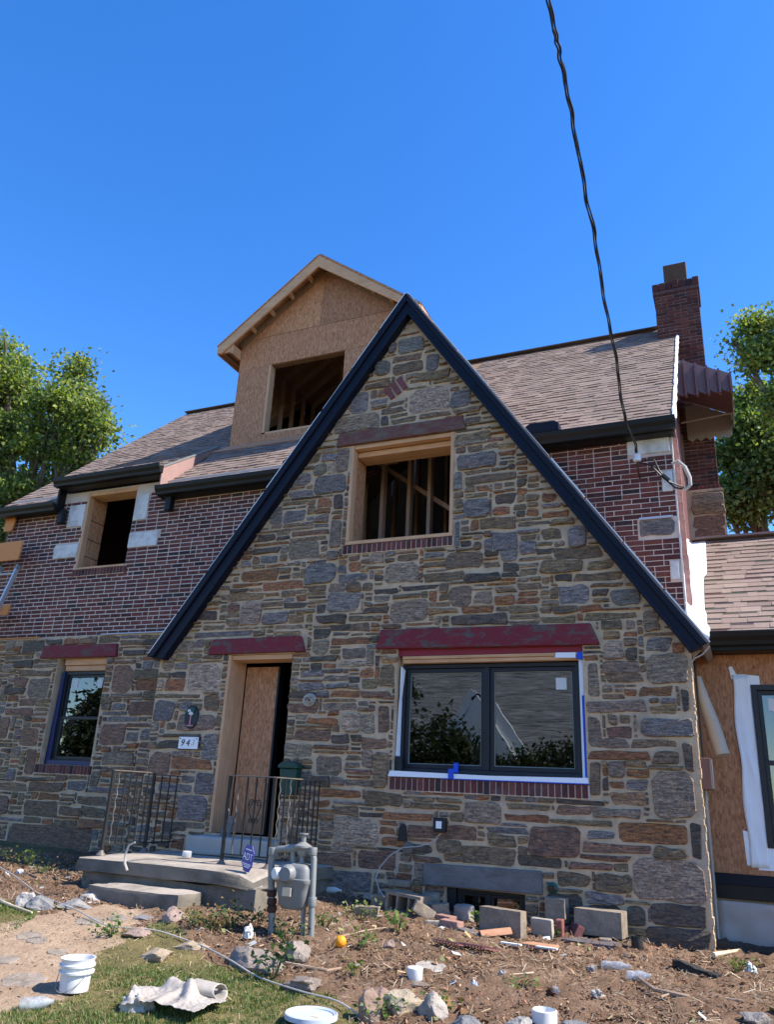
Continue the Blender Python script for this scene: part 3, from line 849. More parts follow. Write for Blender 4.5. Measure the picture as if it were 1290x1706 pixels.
def in_gable(X, Z):
    ins = (X > GL_ + 0.01) & (X < GR_ - 0.005) & (Z > 0.15)
    ins &= Z < PEAK[1] - 0.13 - 1.356 * (PEAK[0] - X)
    ins &= Z < PEAK[1] - 0.13 - 1.42 * (X - PEAK[0])
    sills = [(BIG[0] - 0.03, BIG[1] + 0.03, BIG[2] - 0.14, BIG[2]), (GWIN[0] - 0.03, GWIN[1] + 0.03, GWIN[2] - 0.125, GWIN[2])]
    diam = [(-3.94, 6.58), (-3.80, 6.50), (-3.61, 6.72), (-3.75, 6.80)]
    return ins & ~blocked(X, Z, [BIG, DOOR, GWIN, BASE] + sills, [BIGL, DOORL, GWINL, BASEL, diam])
rects = lay_stones(SURVEY, 8.4, 0.0, in_gable, GL_, GR_, 0.16, 7.9)
place_stones(rects, 0.0, gable, 300)
def in_left(X, Z):
    ins = (X > -11.6) & (X < -6.95) & (Z > 0.45) & (Z < STONE_TOP - 0.01)
    return ins & ~blocked(X, Z, [LWIN, (LWIN[0] - 0.03, LWIN[1] + 0.03, LWIN[2] - 0.13, LWIN[2])], [LWINL])
rects = lay_stones(SURVEY_LEFT, 9.25, YM - 0.05, in_left, -11.63, -6.9, 0.4, STONE_TOP, mixk='oooookkrrmmggb')
place_stones(rects, YM - 0.05, left_stone, 230)

# ---- lintels, brick sills
def lintel_part(poly, y, mat, name, label=None, out=0.045):
    mb = MB()
    mb.prism(ccw(poly), y - out, y + 0.12)
    o = mb.build(name, mat, house, bevel=0.012)
    if label: o['label'] = label
lintel_part(BIGL, 0, 'red_lintel', 'lintel', 'worn dark red lintel over the wide front window')
lintel_part(DOORL, 0, 'red_lintel', 'lintel', 'dark red lintel over the door')
lintel_part(GWINL, 0, 'worn_lintel', 'lintel', 'weathered brown lintel over the gable window opening')
lintel_part(BASEL, 0, 'slate_lintel', 'lintel', 'grey slate lintel over the basement window')
lintel_part(LWINL, YM - 0.05, 'red_lintel', 'lintel', 'dark red lintel over the left window')
MB().box(BIG[0], BIG[1] + 0.04, 0.03, 0.2, 3.135, 3.215).build('lintel_board', 'red_paint', house)
BT = [(0.117, 0.039, 0.032), (0.102, 0.033, 0.029), (0.133, 0.048, 0.038), (0.079, 0.030, 0.027), (0.114, 0.044, 0.039), (0.045, 0.029, 0.029), (0.143, 0.044, 0.034), (0.117, 0.039, 0.032), (0.102, 0.033, 0.029), (0.133, 0.048, 0.038), (0.079, 0.030, 0.027), (0.114, 0.044, 0.039), (0.143, 0.044, 0.034)]
def brick_tint(): 
    c = random.choice(BT); s = random.uniform(0.8, 1.3)
    return tuple(x * s for x in c)
def brick_box(mb, x0, x1, y, z0, z1, out=0.006, depth=0.05, tint=None):
    j = lambda a: random.uniform(-a, a)
    o = y - out + j(0.0025)
    b = 0.004
    t = tint or brick_tint()
    vs = [(x0, y + 0.02, z0), (x1, y + 0.02, z0), (x1, y + 0.02, z1), (x0, y + 0.02, z1),
          (x0 + j(.002), o + b, z0 + j(.002)), (x1 + j(.002), o + b, z0 + j(.002)), (x1 + j(.002), o + b, z1 + j(.002)), (x0 + j(.002), o + b, z1 + j(.002))]
    vs += [(vs[4][0] + b, o, vs[4][2] + b), (vs[5][0] - b, o, vs[5][2] + b), (vs[6][0] - b, o, vs[6][2] - b), (vs[7][0] + b, o, vs[7][2] - b)]
    fs = [(8, 9, 10, 11)]
    for i in range(4):
        k = (i + 1) % 4
        fs += [(i, k, k + 4, i + 4), (i + 4, k + 4, k + 8, i + 8)]
    mb.add(vs, fs, t)
def brick_sill(o, y, hgt, parent, out):
    x = o[0] - 0.02
    while x < o[1] + 0.0:
        w_ = 0.054 + random.uniform(-0.004, 0.004)
        mb = MB()
        mb.box(x, x + w_, y - out, y + 0.12, o[2] - hgt + random.uniform(-.003, .003), o[2] - 0.004, brick_tint())
        mb.build('sill_brick', 'brick', parent, bevel=0.004, segs=1)
        x += w_ + 0.0135
    MB().box(o[0] - 0.03, o[1] + 0.02, y - out + 0.012, y + 0.1, o[2] - hgt - 0.01, o[2] - 0.012).build('sill_mortar', 'brick_mortar', parent)
brick_sill(BIG, 0, 0.135, gable, 0.03)
brick_sill(GWIN, 0, 0.115, gable, 0.03)
brick_sill(LWIN, YM - 0.05, 0.125, left_stone, 0.03)
brick_sill(BWIN, YM, 0.11, left_brick, 0.03)
for k in range(3):
    a = -0.86
    c0 = Vector((-3.865 + 0.088 * k, 0, 6.585 + 0.056 * k))
    xf = Matrix.Translation(c0) @ Matrix.Rotation(math.radians(-32), 4, 'Y')
    MB(xf).box(-0.036, 0.036, -0.025, 0.03, -0.05, 0.16, (0.17, 0.06, 0.06)).build('brick', 'brick', gable, bevel=0.004, segs=1)

# ---- brickwork
CH, CL = 0.0667, 0.214
def lay_bricks(yf, xa, xb, za, zb, keep, jx0=0.0, gp=0.0078):
    out = []
    r = 0
    z = za
    while z < zb:
        x = xa + (0 if r % 2 else -CL / 2) + jx0
        while x < xb:
            wd = CL if random.random() > 0.09 else CL / 2
            a, b = max(x, xa), min(x + wd, xb)
            if b - a > 0.05:
                for s0, s1 in keep(a + gp, b - gp, z + gp, z + CH - gp):
                    if s1 - s0 > 0.03: out.append((s0, s1, z + gp, z + CH - gp))
            x += wd
        z += CH; r += 1
    return out
def cut(a, b, z0, z1, rects):
    segs = [(a, b)]
    for r in rects:
        if z1 <= r[2] + 0.012 or z0 >= r[3] - 0.012: continue
        ns = []
        for s in segs:
            if s[1] <= r[0] or s[0] >= r[1]: ns.append(s); continue
            if s[0] < r[0]: ns.append((s[0], r[0] - 0.006))
            if s[1] > r[1]: ns.append((r[1] + 0.006, s[1]))
        segs = ns
    return segs
def rect_px(x0, y0, x1, y1, D):
    a, b = at(x0, y0, D), at(x1, y1, D)
    c, d = at(x1, y0, D), at(x0, y1, D)
    return ((a.x + d.x) / 2, (b.x + c.x) / 2, (b.z + d.z) / 2, (a.z + c.z) / 2)
def quad_px(p, D):
    P = [at(x, y, D) for x, y in p]
    return ((P[0].x + P[3].x) / 2, (P[1].x + P[2].x) / 2, (P[2].z + P[3].z) / 2, (P[0].z + P[1].z) / 2)
patchL = [quad_px([(117, 843), (143, 841), (138, 877), (112, 879)], 9.3), quad_px([(92, 909), (131, 908), (127, 929), (89, 931)], 9.3),
          quad_px([(229, 825), (250, 823), (244, 866), (223, 867)], 9.3), quad_px([(217, 888), (264, 886), (261, 910), (213, 912)], 9.3)]
patchR = [quad_px([(1046, 734), (1115, 728), (1117, 752), (1046, 760)], 9.3), quad_px([(1103, 787), (1120, 785), (1123, 818), (1105, 820)], 9.3),
          quad_px([(1066, 862), (1125, 860), (1127, 891), (1062, 896)], 9.3), quad_px([(1118, 936), (1131, 934), (1134, 964), (1118, 967)], 9.3)]
def keepL(a, b, z0, z1):
    if a > gleft(z0) + 0.55: return []
    return cut(a, b, z0, z1, [BWIN, (BWIN[0] - 0.03, BWIN[1] + 0.03, BWIN[2] - 0.12, BWIN[2])] + patchL)
def keepR(a, b, z0, z1):
    if b < gright(z0) - 0.55: return []
    return cut(a, b, z0, z1, patchR)
def place_bricks(lst, yf, parent, limit):
    lst.sort(key=lambda r: -px_area(r[0], r[1], r[2], r[3], yf))
    mbr = MB()
    for i, (a, b, c, d) in enumerate(lst):
        if i < limit:
            mb = MB(); brick_box(mb, a, b, yf, c, d)
            mb.build('brick', 'brick', parent)
        else: brick_box(mbr, a, b, yf, c, d)
    if mbr.v: mbr.build('far_bricks', 'brick', parent, kind='stuff')
place_bricks(lay_bricks(YM, -11.63, -4.4, STONE_TOP + 0.01, 6.05, keepL), YM, left_brick, 300)
place_bricks(lay_bricks(YM, -3.2, -0.48, 2.6, 6.0, keepR, 0.07, 0.0055), YM, right_brick, 200)
for r in patchL:
    MB().box(r[0], r[1], YM - 0.022, YM + 0.02, r[2], r[3]).build('pale_quoin', 'white_patch', left_brick, bevel=0.006)
for i, r in enumerate(patchR):
    if i == 2:
        mb = MB(); stone_into(mb, r[0], r[1], r[2], r[3] - 0.02, YM - 0.005, PAL['b'], 0.002); mb.build('quoin', 'stone', right_brick)
        MB().box(r[0] + 0.02, r[1] - 0.02, YM - 0.035, YM + 0.01, r[3] - 0.03, r[3] - 0.004).build('stone_cap', 'grey_lid', right_brick)
    else:
        MB().box(r[0], r[1], YM - 0.02, YM + 0.02, r[2], r[3]).build('pale_quoin', 'white_patch', right_brick, bevel=0.006)
# drip ledge where the brick stands back from the stone
MB().box(-9.0, -7.2, YM - 0.085, YM + 0.0, STONE_TOP - 0.004, STONE_TOP + 0.012).build('ledge_flashing', 'grey_lid', house)
MB().box(-11.6, -10.3, YM - 0.08, YM + 0.0, STONE_TOP - 0.004, STONE_TOP + 0.01).build('ledge_flashing', 'orange_board', house)

# ---- house body: end and back walls
DR = 13.67; YR = DR - 8.4
EAVE_Y, EAVE_Z = 0.74, 6.02
MS = 0.908
def roof_z(y): return EAVE_Z + MS * (y - 0.7)
RIDGE_Z = roof_z(YR)
YB = 2 * YR - 0.9
for xw, th, nm in ((-0.50, -0.3, 'end_wall'), (-11.62, 0.3, 'end_wall')):
    mb = MB()
    pts = [(xw, YM + WT + 0.002, 0.2), (xw, YB, 0.2), (xw, YB, roof_z(YM) - 0.15), (xw, YR, RIDGE_Z - 0.15), (xw, YM + WT + 0.002, roof_z(YM + WT) - 0.15)]
    if th > 0: pts = pts[::-1]
    mb.slab(pts, (1 if th < 0 else -1, 0, 0), 0.3, (0.12, 0.05, 0.045))
    mb.build(nm, 'brick', house)
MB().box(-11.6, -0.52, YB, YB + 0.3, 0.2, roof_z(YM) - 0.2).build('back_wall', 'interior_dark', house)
MB().box(GR_ - 0.30, GR_, WT + 0.002, YM + 0.3, 0.2, 3.3).build('return_wall', 'mortar', house)
MB().box(GL_, GL_ + 0.3, WT + 0.002, YM + 0.3, 0.2, 3.3).build('return_wall', 'mortar', house)
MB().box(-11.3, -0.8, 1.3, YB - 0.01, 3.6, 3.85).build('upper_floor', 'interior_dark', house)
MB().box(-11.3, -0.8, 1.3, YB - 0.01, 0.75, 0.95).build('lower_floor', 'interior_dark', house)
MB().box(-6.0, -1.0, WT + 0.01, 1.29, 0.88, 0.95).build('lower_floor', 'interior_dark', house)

# ---- roofs
SH = [(0.232, 0.178, 0.148), (0.224, 0.170, 0.142), (0.246, 0.188, 0.157), (0.218, 0.168, 0.141), (0.238, 0.180, 0.150), (0.255, 0.197, 0.164), (0.208, 0.160, 0.135)]
def shingle_tint(s=1.0):
    c = random.choice(SH); k = random.uniform(0.92, 1.08) * s
    return tuple(x * k for x in c)
def slices(poly, v):
    xs = []
    m = len(poly)
    for i in range(m):
        (x1, v1), (x2, v2) = poly[i], poly[(i + 1) % m]
        if (v1 > v) != (v2 > v): xs.append(x1 + (x2 - x1) * (v - v1) / (v2 - v1))
    xs.sort()
    return list(zip(xs[0::2], xs[1::2]))
def shingle_roof(parent, y0, z0, slope, poly, e=0.143, limit=0, wmin=0.09, wmax=0.24, s=1.0, name='shingle'):
    cs = math.cos(math.atan(slope)); sn = math.sin(math.atan(slope))
    V = lambda x, v, h: (x, y0 + v * cs - h * sn, z0 + v * sn + h * cs)
    vmax = max(p[1] for p in poly)
    allr = []
    v = 0.0
    while v < vmax - 0.03:
        for a, b in slices(poly, v + e * 0.5):
            x = a
            while x < b - 0.02:
                x2 = min(b, x + random.uniform(wmin, wmax))
                if b - x2 < 0.05: x2 = b
                allr.append((x, x2, v))
                x = x2
        v += e
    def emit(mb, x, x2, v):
        h = 0.006 + (0.007 if random.random() < 0.5 else 0) + random.uniform(0, 0.002)
        dv = random.uniform(-0.004, 0.004)
        top = min(v + e * 1.15, vmax)
        vs = [V(x + .001, v + dv, 0.001), V(x2 - .001, v + dv, 0.001), V(x2 - .001, v + dv, h), V(x + .001, v + dv, h), V(x2 - .001, top, 0.0015), V(x + .001, top, 0.0015)]
        mb.add(vs, [(0, 1, 2, 3), (3, 2, 4, 5), (0, 3, 5), (1, 4, 2)], shingle_tint(s))
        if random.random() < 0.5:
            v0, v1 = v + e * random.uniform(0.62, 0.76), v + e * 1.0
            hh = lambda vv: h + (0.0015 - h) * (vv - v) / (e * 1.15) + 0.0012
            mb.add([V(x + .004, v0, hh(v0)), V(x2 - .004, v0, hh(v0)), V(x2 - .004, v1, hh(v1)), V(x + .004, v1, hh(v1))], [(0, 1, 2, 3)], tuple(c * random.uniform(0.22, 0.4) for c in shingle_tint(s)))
    if limit:
        def ar(r):
            p = V(r[0], r[2], 0); a, b, c = project(p), project(V(r[1], r[2], 0)), project(V(r[0], r[2] + e, 0))
            if not (-30 < a[0] < 1320 and -30 < a[1] < 1736): return 0
            return abs((b[0] - a[0]) * (c[1] - a[1]) - (c[0] - a[0]) * (b[1] - a[1]))
        allr.sort(key=lambda r: -ar(r))
    mbr = MB()
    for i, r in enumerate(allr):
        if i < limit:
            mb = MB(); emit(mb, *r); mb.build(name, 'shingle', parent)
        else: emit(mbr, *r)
    if mbr.v: mbr.build('shingle_courses', 'shingle', parent, kind='stuff')
XL, XR = -11.80, -0.43
L0 = math.hypot(YR - EAVE_Y, RIDGE_Z - roof_z(EAVE_Y))
mb = MB()
nrm = Vector((0, -MS, 1)).normalized()
# front slope, left open above the gable room and the dormer
mb.slab([(XL, EAVE_Y, roof_z(EAVE_Y)), (-10.42, EAVE_Y, roof_z(EAVE_Y)), (-10.42, 1.9, roof_z(1.9)), (-8.22, 1.9, roof_z(1.9)), (-8.22, EAVE_Y, roof_z(EAVE_Y)), (-5.25, EAVE_Y, roof_z(EAVE_Y)), (-3.68, 3.1, roof_z(3.1)), (-2.2, EAVE_Y, roof_z(EAVE_Y)), (XR, EAVE_Y, roof_z(EAVE_Y)), (XR, YR, RIDGE_Z), (-4.7, YR, RIDGE_Z), (-4.7, 2.3, roof_z(2.3)), (-8.1, 2.3, roof_z(2.3)), (-8.1, YR, RIDGE_Z), (XL, YR, RIDGE_Z)], nrm, 0.12)
roof = mb.build('main_roof', 'old_stud', house)
mb = MB()
mb.slab([(XR, YR, RIDGE_Z), (XR, 2 * YR - EAVE_Y, roof_z(EAVE_Y)), (XL, 2 * YR - EAVE_Y, roof_z(EAVE_Y)), (XL, YR, RIDGE_Z)], (0, MS, 1), 0.12, (0.22, 0.17, 0.15))
mb.build('back_roof', 'shingle', house)
shingle_roof(roof, EAVE_Y, roof_z(EAVE_Y) + 0.002, MS, [(XL, 0), (-10.42, 0), (-10.42, 1.9), (-8.22, 1.9), (-8.22, 0), (-5.2, 0), (-4.6, 1.5), (-4.6, 2.05), (-8.1, 2.05), (-8.1, L0), (XL, L0)], limit=0)
shingle_roof(roof, EAVE_Y, roof_z(EAVE_Y) + 0.002, MS, [(-2.2, 0), (XR, 0), (XR, L0), (-4.2, L0), (-4.2, 2.6)], limit=300)
mb = MB()
mb.bar((XL, YR, RIDGE_Z + 0.012), (XR - 0.35, YR, RIDGE_Z + 0.025), 0.22, 0.018, tint=(0.17, 0.13, 0.11))
mb.build('ridge_cap', 'shingle', roof)
# rake metal at the right end
pts = []
for i in range(40):
    f = i / 39
    y = EAVE_Y + (YR - 0.5 - EAVE_Y) * f
    pts.append((XR + 0.008 + random.uniform(-0.006, 0.006), y, roof_z(y) + 0.004))
MB().tube(pts, [0.028 + random.uniform(-0.006, 0.006) for _ in pts], 6).build('rake_flashing', 'membrane', roof, smooth=True)
# raised bay over the left window
BX0, BX1, BY0, BZ0, BSL = -10.40, -8.20, 0.70, 6.40, 0.674
BYE = (BZ0 - BSL * BY0 - EAVE_Z + MS * 0.7) / (MS - BSL)
mb = MB()
zb = lambda y: BZ0 + BSL * (y - BY0)
mb.slab([(BX0, BY0, zb(BY0)), (BX1, BY0, zb(BY0)), (BX1 - 0.2, BYE, zb(BYE)), (BX0, BYE, zb(BYE))], (0, -BSL, 1), 0.1)
bay = mb.build('bay_roof', 'old_stud', house)
LB = math.hypot(BYE - BY0, zb(BYE) - BZ0)
shingle_roof(bay, BY0, BZ0 + 0.002, BSL, [(BX0, 0), (BX1, 0), (BX1 - 0.2, LB), (BX0, LB)])
mb = MB()
mb.slab([(BX1 + 0.01, BY0, zb(BY0) + 0.02), (BX1 + 0.01, BY0, roof_z(BY0) - 0.05), (BX1 - 0.18, BYE - 0.05, zb(BYE - 0.05) - 0.02), (BX1 - 0.18, BYE - 0.05, zb(BYE - 0.05) + 0.03)], (1, 0, 0), 0.02)
mb.build('bay_cheek', 'pink_flash', house)
mb = MB()
mb.bar((BX1 + 0.0, BY0, zb(BY0) + 0.015), (BX1 - 0.2, BYE, zb(BYE) + 0.02), 0.05, 0.02)
mb.build('drip_edge', 'galv', bay)
MB().box(BX0 + 0.02, BX1 - 0.02, 0.692, YM + 0.02, BZ0 - 0.125, BZ0 - 0.105).build('bay_soffit', 'gutter_black', house)

def gutter(x0, x1, y, ztop, name='gutter', end0=True, end1=True, hgt=0.125, mat='gutter_black'):
    """ogee gutter running along X, back at y"""
    prof = [(0, 0), (0, -hgt), (-0.075, -hgt), (-0.085, -hgt * 0.72), (-0.115, -hgt * 0.42), (-0.125, -hgt * 0.12), (-0.125, 0.0), (-0.112, 0.0), (-0.108, -0.03), (-0.012, -0.03)]
    m = len(prof)
    vs = [(x0, y + a, ztop + b) for a, b in prof] + [(x1, y + a, ztop + b) for a, b in prof]
    fs = [tuple(range(m)), tuple(range(2 * m - 1, m - 1, -1))]
    for i in range(m):
        j = (i + 1) % m
        fs.append((i, i + m, j + m, j))
    return MB().add(vs, fs).build(name, mat, house)
GZT = 6.05
gutter(-8.20, -5.35, 0.715, GZT, hgt=0.145)
gutter(-11.9, BX0 + 0.05, 0.715, GZT - 0.03, hgt=0.145)
gutter(BX0 - 0.03, BX1 + 0.04, 0.69, 6.43, hgt=0.14)
MB().box(-10.44, -10.40, 0.74, YM, 5.88, 6.29).build('bay_cheek', 'gutter_black', house)
gutter(-2.25, -0.40, 0.715, GZT, hgt=0.145)
MB().box(-11.7, BX0, 0.718, 0.738, GZT - 0.155, GZT - 0.03).build('fascia', 'gutter_black', house)
MB().box(-8.2, -5.3, 0.718, 0.738, GZT - 0.155, GZT - 0.03).build('fascia', 'gutter_black', house)
MB().box(-2.3, -0.42, 0.718, 0.738, GZT - 0.155, GZT - 0.03).build('fascia', 'gutter_black', house)
MB().box(-11.7, BX0, 0.739, YM + 0.02, GZT - 0.158, GZT - 0.145).build('soffit', 'gutter_black', house)
MB().box(-8.2, -5.3, 0.739, YM + 0.02, GZT - 0.158, GZT - 0.145).build('soffit', 'gutter_black', house)
MB().box(-2.3, -0.42, 0.739, YM + 0.02, GZT - 0.158, GZT - 0.145).build('soffit', 'gutter_black', house)
for (xa, xb) in ((-5.85, -5.38), (-2.22, -1.78)):       # boxed splash guards beside the gable
    mb = MB(); mb.prism([(xa, GZT + 0.0), (xb, GZT + 0.0), (xb, GZT + 0.10), (xb - 0.06, GZT + 0.14), (xa + 0.06, GZT + 0.14), (xa, GZT + 0.10)], 0.58, 0.73)
    mb.build('splash_guard', 'navy_trim', house, bevel=0.01)
for p in ((-10.3, 0.80, 5.88), (-8.02, 0.80, 5.88)):    # downspout outlets
    mb = MB(); mb.box(p[0] - 0.06, p[0] + 0.06, p[1] - 0.06, p[1] + 0.05, p[2] - 0.22, p[2] + 0.05)
    mb.build('downspout_elbow', 'gutter_black', house, bevel=0.02)

# ---- gable roof and navy rake
Dk = 8.28
yk = Dk - 8.4
OL, OP, OR = at(246, 1094, Dk), at(678, 489, Dk), at(1181, 1072, Dk)
ILb, IP, IRb = at(274, 1099, Dk), at(680, 527, Dk), at(1146, 1086, Dk)
def lerp2(a, b, t): return (a[0] + (b[0] - a[0]) * t, a[1] + (b[1] - a[1]) * t)
o2 = lambda p: (p.x, p.z)
for side, O, I, nm in (('l', OL, ILb, 'rake_board'), ('r', OR, IRb, 'rake_board')):
    I = O.lerp(I, 0.9)
    IQ = OP.lerp(IP, 0.9)
    full = [o2(OP), o2(O), o2(I), o2(IQ)]
    mb = MB(); mb.prism(ccw(full), yk, 0.03)
    mb.build(nm, 'navy_trim', house, bevel=0.006)
    # crown strip along the outer edge and a thin bead inside
    a = [o2(OP), o2(O), lerp2(o2(O), o2(I), 0.40), lerp2(o2(OP), o2(IQ), 0.40)]
    mb = MB(); mb.prism(ccw(a), yk - 0.035, yk - 0.001)
    mb.build('crown_moulding', 'navy_trim', house, bevel=0.012)
    a = [lerp2(o2(OP), o2(IQ), 0.80), lerp2(o2(O), o2(I), 0.80), lerp2(o2(O), o2(I), 1.0), lerp2(o2(OP), o2(IQ), 1.0)]
    mb = MB(); mb.prism(ccw(a), yk - 0.014, yk - 0.001)
    mb.build('bead_moulding', 'navy_trim', house, bevel=0.005)
    for tj in (0.36, 0.71):
        pj0, pj1 = lerp2(o2(O), o2(OP), tj), lerp2(o2(I), o2(IQ), tj + (0.01 if side == 'l' else -0.01))
        mb = MB(); mb.bar((pj0[0], yk - 0.0365, pj0[1]), (pj1[0], yk - 0.0165, pj1[1]), 0.006, 0.006); mb.build('board_joint', 'gutter_black', house)
    # roof slope behind the rake
    e, pk = Vector((O.x, yk, O.z)), Vector((OP.x, yk, OP.z))
    d = (pk - e).normalized()
    nn = Vector((-d.z, 0, d.x)) if side == 'l' else Vector((d.z, 0, -d.x))
    if nn.z < 0: nn = -nn
    up = nn * 0.012
    yb = 3.0
    poly = [e + up, pk + up, Vector((pk.x, yb, pk.z)) + up, Vector((e.x, 0.88, e.z)) + up]
    if side == 'l': poly = poly[::-1]
    mb = MB(); mb.slab(poly, nn, 0.07, (0.22, 0.17, 0.15))
    mb.build('gable_roof', 'shingle', house)
    # pale starter strip showing along the roof edge
    mb = MB()
    for k in range(9):
        t0, t1 = k / 9 + random.uniform(0, 0.012), (k + 1) / 9
        p0, p1 = e + (pk - e) * t0 + nn * 0.022, e + (pk - e) * t1 + nn * 0.022
        wv = 0.006 + random.uniform(0, 0.012)
        mb.bar(p0 + Vector((0, 0.02, 0)), p1 + Vector((0, 0.02, 0)), 0.05, wv, up=nn)
    mb.build('starter_strip', 'membrane', house)

# ---- timber in the openings
def board(x0, x1, y0, y1, z0, z1, mat='lumber_v', name='jamb_board', parent=None, bevel=0.004):
    mb = MB(); mb.box(x0, x1, y0, y1, z0, z1)
    return mb.build(name, mat, parent or house, bevel=bevel)
g = GWIN
gop = new_empty('gable_window_opening', ((g[0] + g[1]) / 2, 0, g[2]), parent=house)
board(g[0], g[0] + 0.045, -0.012, 0.10, g[2] + 0.05, g[3] - 0.002, name='jamb_board', parent=gop)
board(g[0] + 0.001, g[0] + 0.03, 0.105, 0.40, g[2] + 0.05, g[3] - 0.12, 'osb', 'sheathing_panel', gop, 0)
board(g[1] - 0.045, g[1], -0.012, 0.30, g[2] + 0.05, g[3] - 0.002, name='jamb_board', parent=gop)
board(g[0] + 0.046, g[1] - 0.046, 0.0, 0.10, g[3] - 0.055, g[3] - 0.003, 'lumber_h', 'head_board', gop)
board(g[0] + 0.046, g[1] - 0.046, 0.104, 0.38, g[3] - 0.135, g[3] - 0.06, 'lumber_h', 'head_board', gop)
board(g[0], g[1], -0.02, 0.16, g[2] + 0.002, g[2] + 0.048, 'lumber_h', 'sill_board', gop)
def stud(a, b, s=0.045, d=0.10, parent=None, mat='new_stud', name='stud'):
    mb = MB(); mb.bar(a, b, s, d, up=(0, 1, 0))
    return mb.build(name, mat, parent or gop)
for k, x in enumerate((-5.05, -4.78, -4.42, -4.05, -3.7, -3.4, -3.1)):
    stud((x, 1.1 + 0.1 * (k % 2), 4.0), (x, 1.1 + 0.1 * (k % 2), 7.3 if x < -3.5 else 6.8), 0.05, 0.11)
for k, x in enumerate((-5.9, -5.4, -4.9, -4.5, -4.0, -3.6)):
    stud((x, 2.6, 3.9), (x, 2.6, 7.6), 0.05, 0.11)
stud((-5.6, 1.6, 7.0), (-3.2, 1.3, 5.2), 0.06, 0.16, name='brace')
stud((-5.6, 1.05, 6.15), (-4.2, 1.05, 6.15), 0.10, 0.05, name='plate')
d = DOOR
dop = new_empty('doorway', ((d[0] + d[1]) / 2, 0, d[2]), parent=house)
board(d[0], d[0] + 0.04, -0.01, 0.36, d[2] + 0.002, d[3] - 0.002, 'lumber_v', 'jamb_board', dop)
board(d[0] + 0.041, d[1] - 0.02, 0.02, 0.30, d[3] - 0.06, d[3] - 0.003, 'lumber_h', 'head_board', dop)
board(d[0] + 0.05, -5.44, 0.37, 0.39, d[2] - 0.05, d[3] - 0.10, 'osb', 'door_panel', dop, 0)
board(-5.44, -5.415, 0.35, 0.46, d[2] - 0.05, d[3] - 0.10, 'frame_black', 'door_edge', dop, 0)
board(d[0] + 0.042, d[1], 0.01, 0.40, d[2] - 0.10, d[2] + 0.0, 'lumber_h', 'threshold', dop)
b = BWIN
bop = new_empty('brick_window_opening', ((b[0] + b[1]) / 2, YM, b[2]), parent=house)
board(b[0], b[0] + 0.05, YM - 0.01, YM + 0.10, b[2] + 0.04, b[3] - 0.001, 'lumber_v', 'jamb_board', bop)
board(b[0] + 0.002, b[0] + 0.035, YM + 0.104, YM + 0.42, b[2] + 0.04, b[3] - 0.001, 'osb', 'sheathing_panel', bop, 0)
for zz in (5.12, 5.42, 5.75): board(b[0] + 0.036, b[0] + 0.042, YM + 0.11, YM + 0.42, zz, zz + 0.012, 'interior_dark', 'panel_joint', bop, 0)
board(b[0] + 0.051, b[1], YM - 0.005, YM + 0.3, b[3] - 0.07, b[3] - 0.002, 'lumber_h', 'head_board', bop)
board(b[0], b[1], YM - 0.015, YM + 0.12, b[2] + 0.002, b[2] + 0.038, 'lumber_h', 'sill_board', bop)

# ---- windows
def frame_ring(x0, x1, y0, y1, z0, z1, wd, mat, name, parent, bevel=0.004):
    mb = MB()
    o, i = rect(x0, x1, z0, z1), rect(x0 + wd, x1 - wd, z0 + wd, z1 - wd)
    vs = [(x, y0, z) for x, z in o] + [(x, y0, z) for x, z in i] + [(x, y1, z) for x, z in o] + [(x, y1, z) for x, z in i]
    fs = []
    for k in range(4):
        j = (k + 1) % 4
        fs += [(k, j, j + 4, k + 4), (k + 8, k + 12, j + 12, j + 8), (k, k + 8, j + 8, j), (k + 4, j + 4, j + 12, k + 12)]
    mb.add(vs, fs)
    return mb.build(name, mat, parent, bevel=bevel)
def pane(x0, x1, y, z0, z1, parent):
    return MB().box(x0, x1, y, y + 0.006, z0, z1).build('pane', 'glass', parent)
# wide front window
wx0, wx1, wz0, wz1 = -3.605, -1.548, 1.855, 3.05
bw = new_empty('picture_window', ((wx0 + wx1) / 2, 0.15, wz0), parent=house)
bw['label'] = 'wide two pane black framed front window wrapped in white tape'
xm = at(597 + 215, 1200, 8.55).x
frame_ring(wx0, wx1, 0.13, 0.25, wz0, wz1, 0.045, 'frame_black', 'frame', bw)
MB().box(xm - 0.028, xm + 0.028, 0.135, 0.25, wz0 + 0.046, wz1 - 0.046).build('mullion', 'frame_black', bw, bevel=0.004)
for a, c in ((wx0 + 0.046, xm - 0.029), (xm + 0.029, wx1 - 0.046)):
    frame_ring(a, c, 0.16, 0.22, wz0 + 0.047, wz1 - 0.047, 0.045, 'frame_black', 'sash', bw)
    frame_ring(a + 0.046, c - 0.046, 0.178, 0.2, wz0 + 0.093, wz1 - 0.093, 0.008, 'galv', 'glazing_bead', bw, 0)
    pane(a + 0.045, c - 0.045, 0.19, wz0 + 0.092, wz1 - 0.092, bw)
    for k in (1, 2): 
        xx = a + 0.045 + (c - a - 0.09) * k / 3
        MB().box(xx - 0.006, xx + 0.006, 0.200, 0.206, wz0 + 0.1, wz1 - 0.1).build('muntin', 'frame_black', bw)
    for k in (1, 2, 3):
        zz = wz0 + 0.092 + (wz1 - wz0 - 0.184) * k / 4
        MB().box(a + 0.05, c - 0.05, 0.2065, 0.212, zz - 0.006, zz + 0.006).build('muntin', 'frame_black', bw)
MB().box(wx1 - 0.27, wx1 - 0.155, 0.183, 0.186, wz1 - 0.29, wz1 - 0.165).build('sticker', 'white_paper', bw)
def tape(name, pts, y0, y1, mat, parent):
    MB().prism(ccw(pts), y0, y1).build(name, mat, parent)
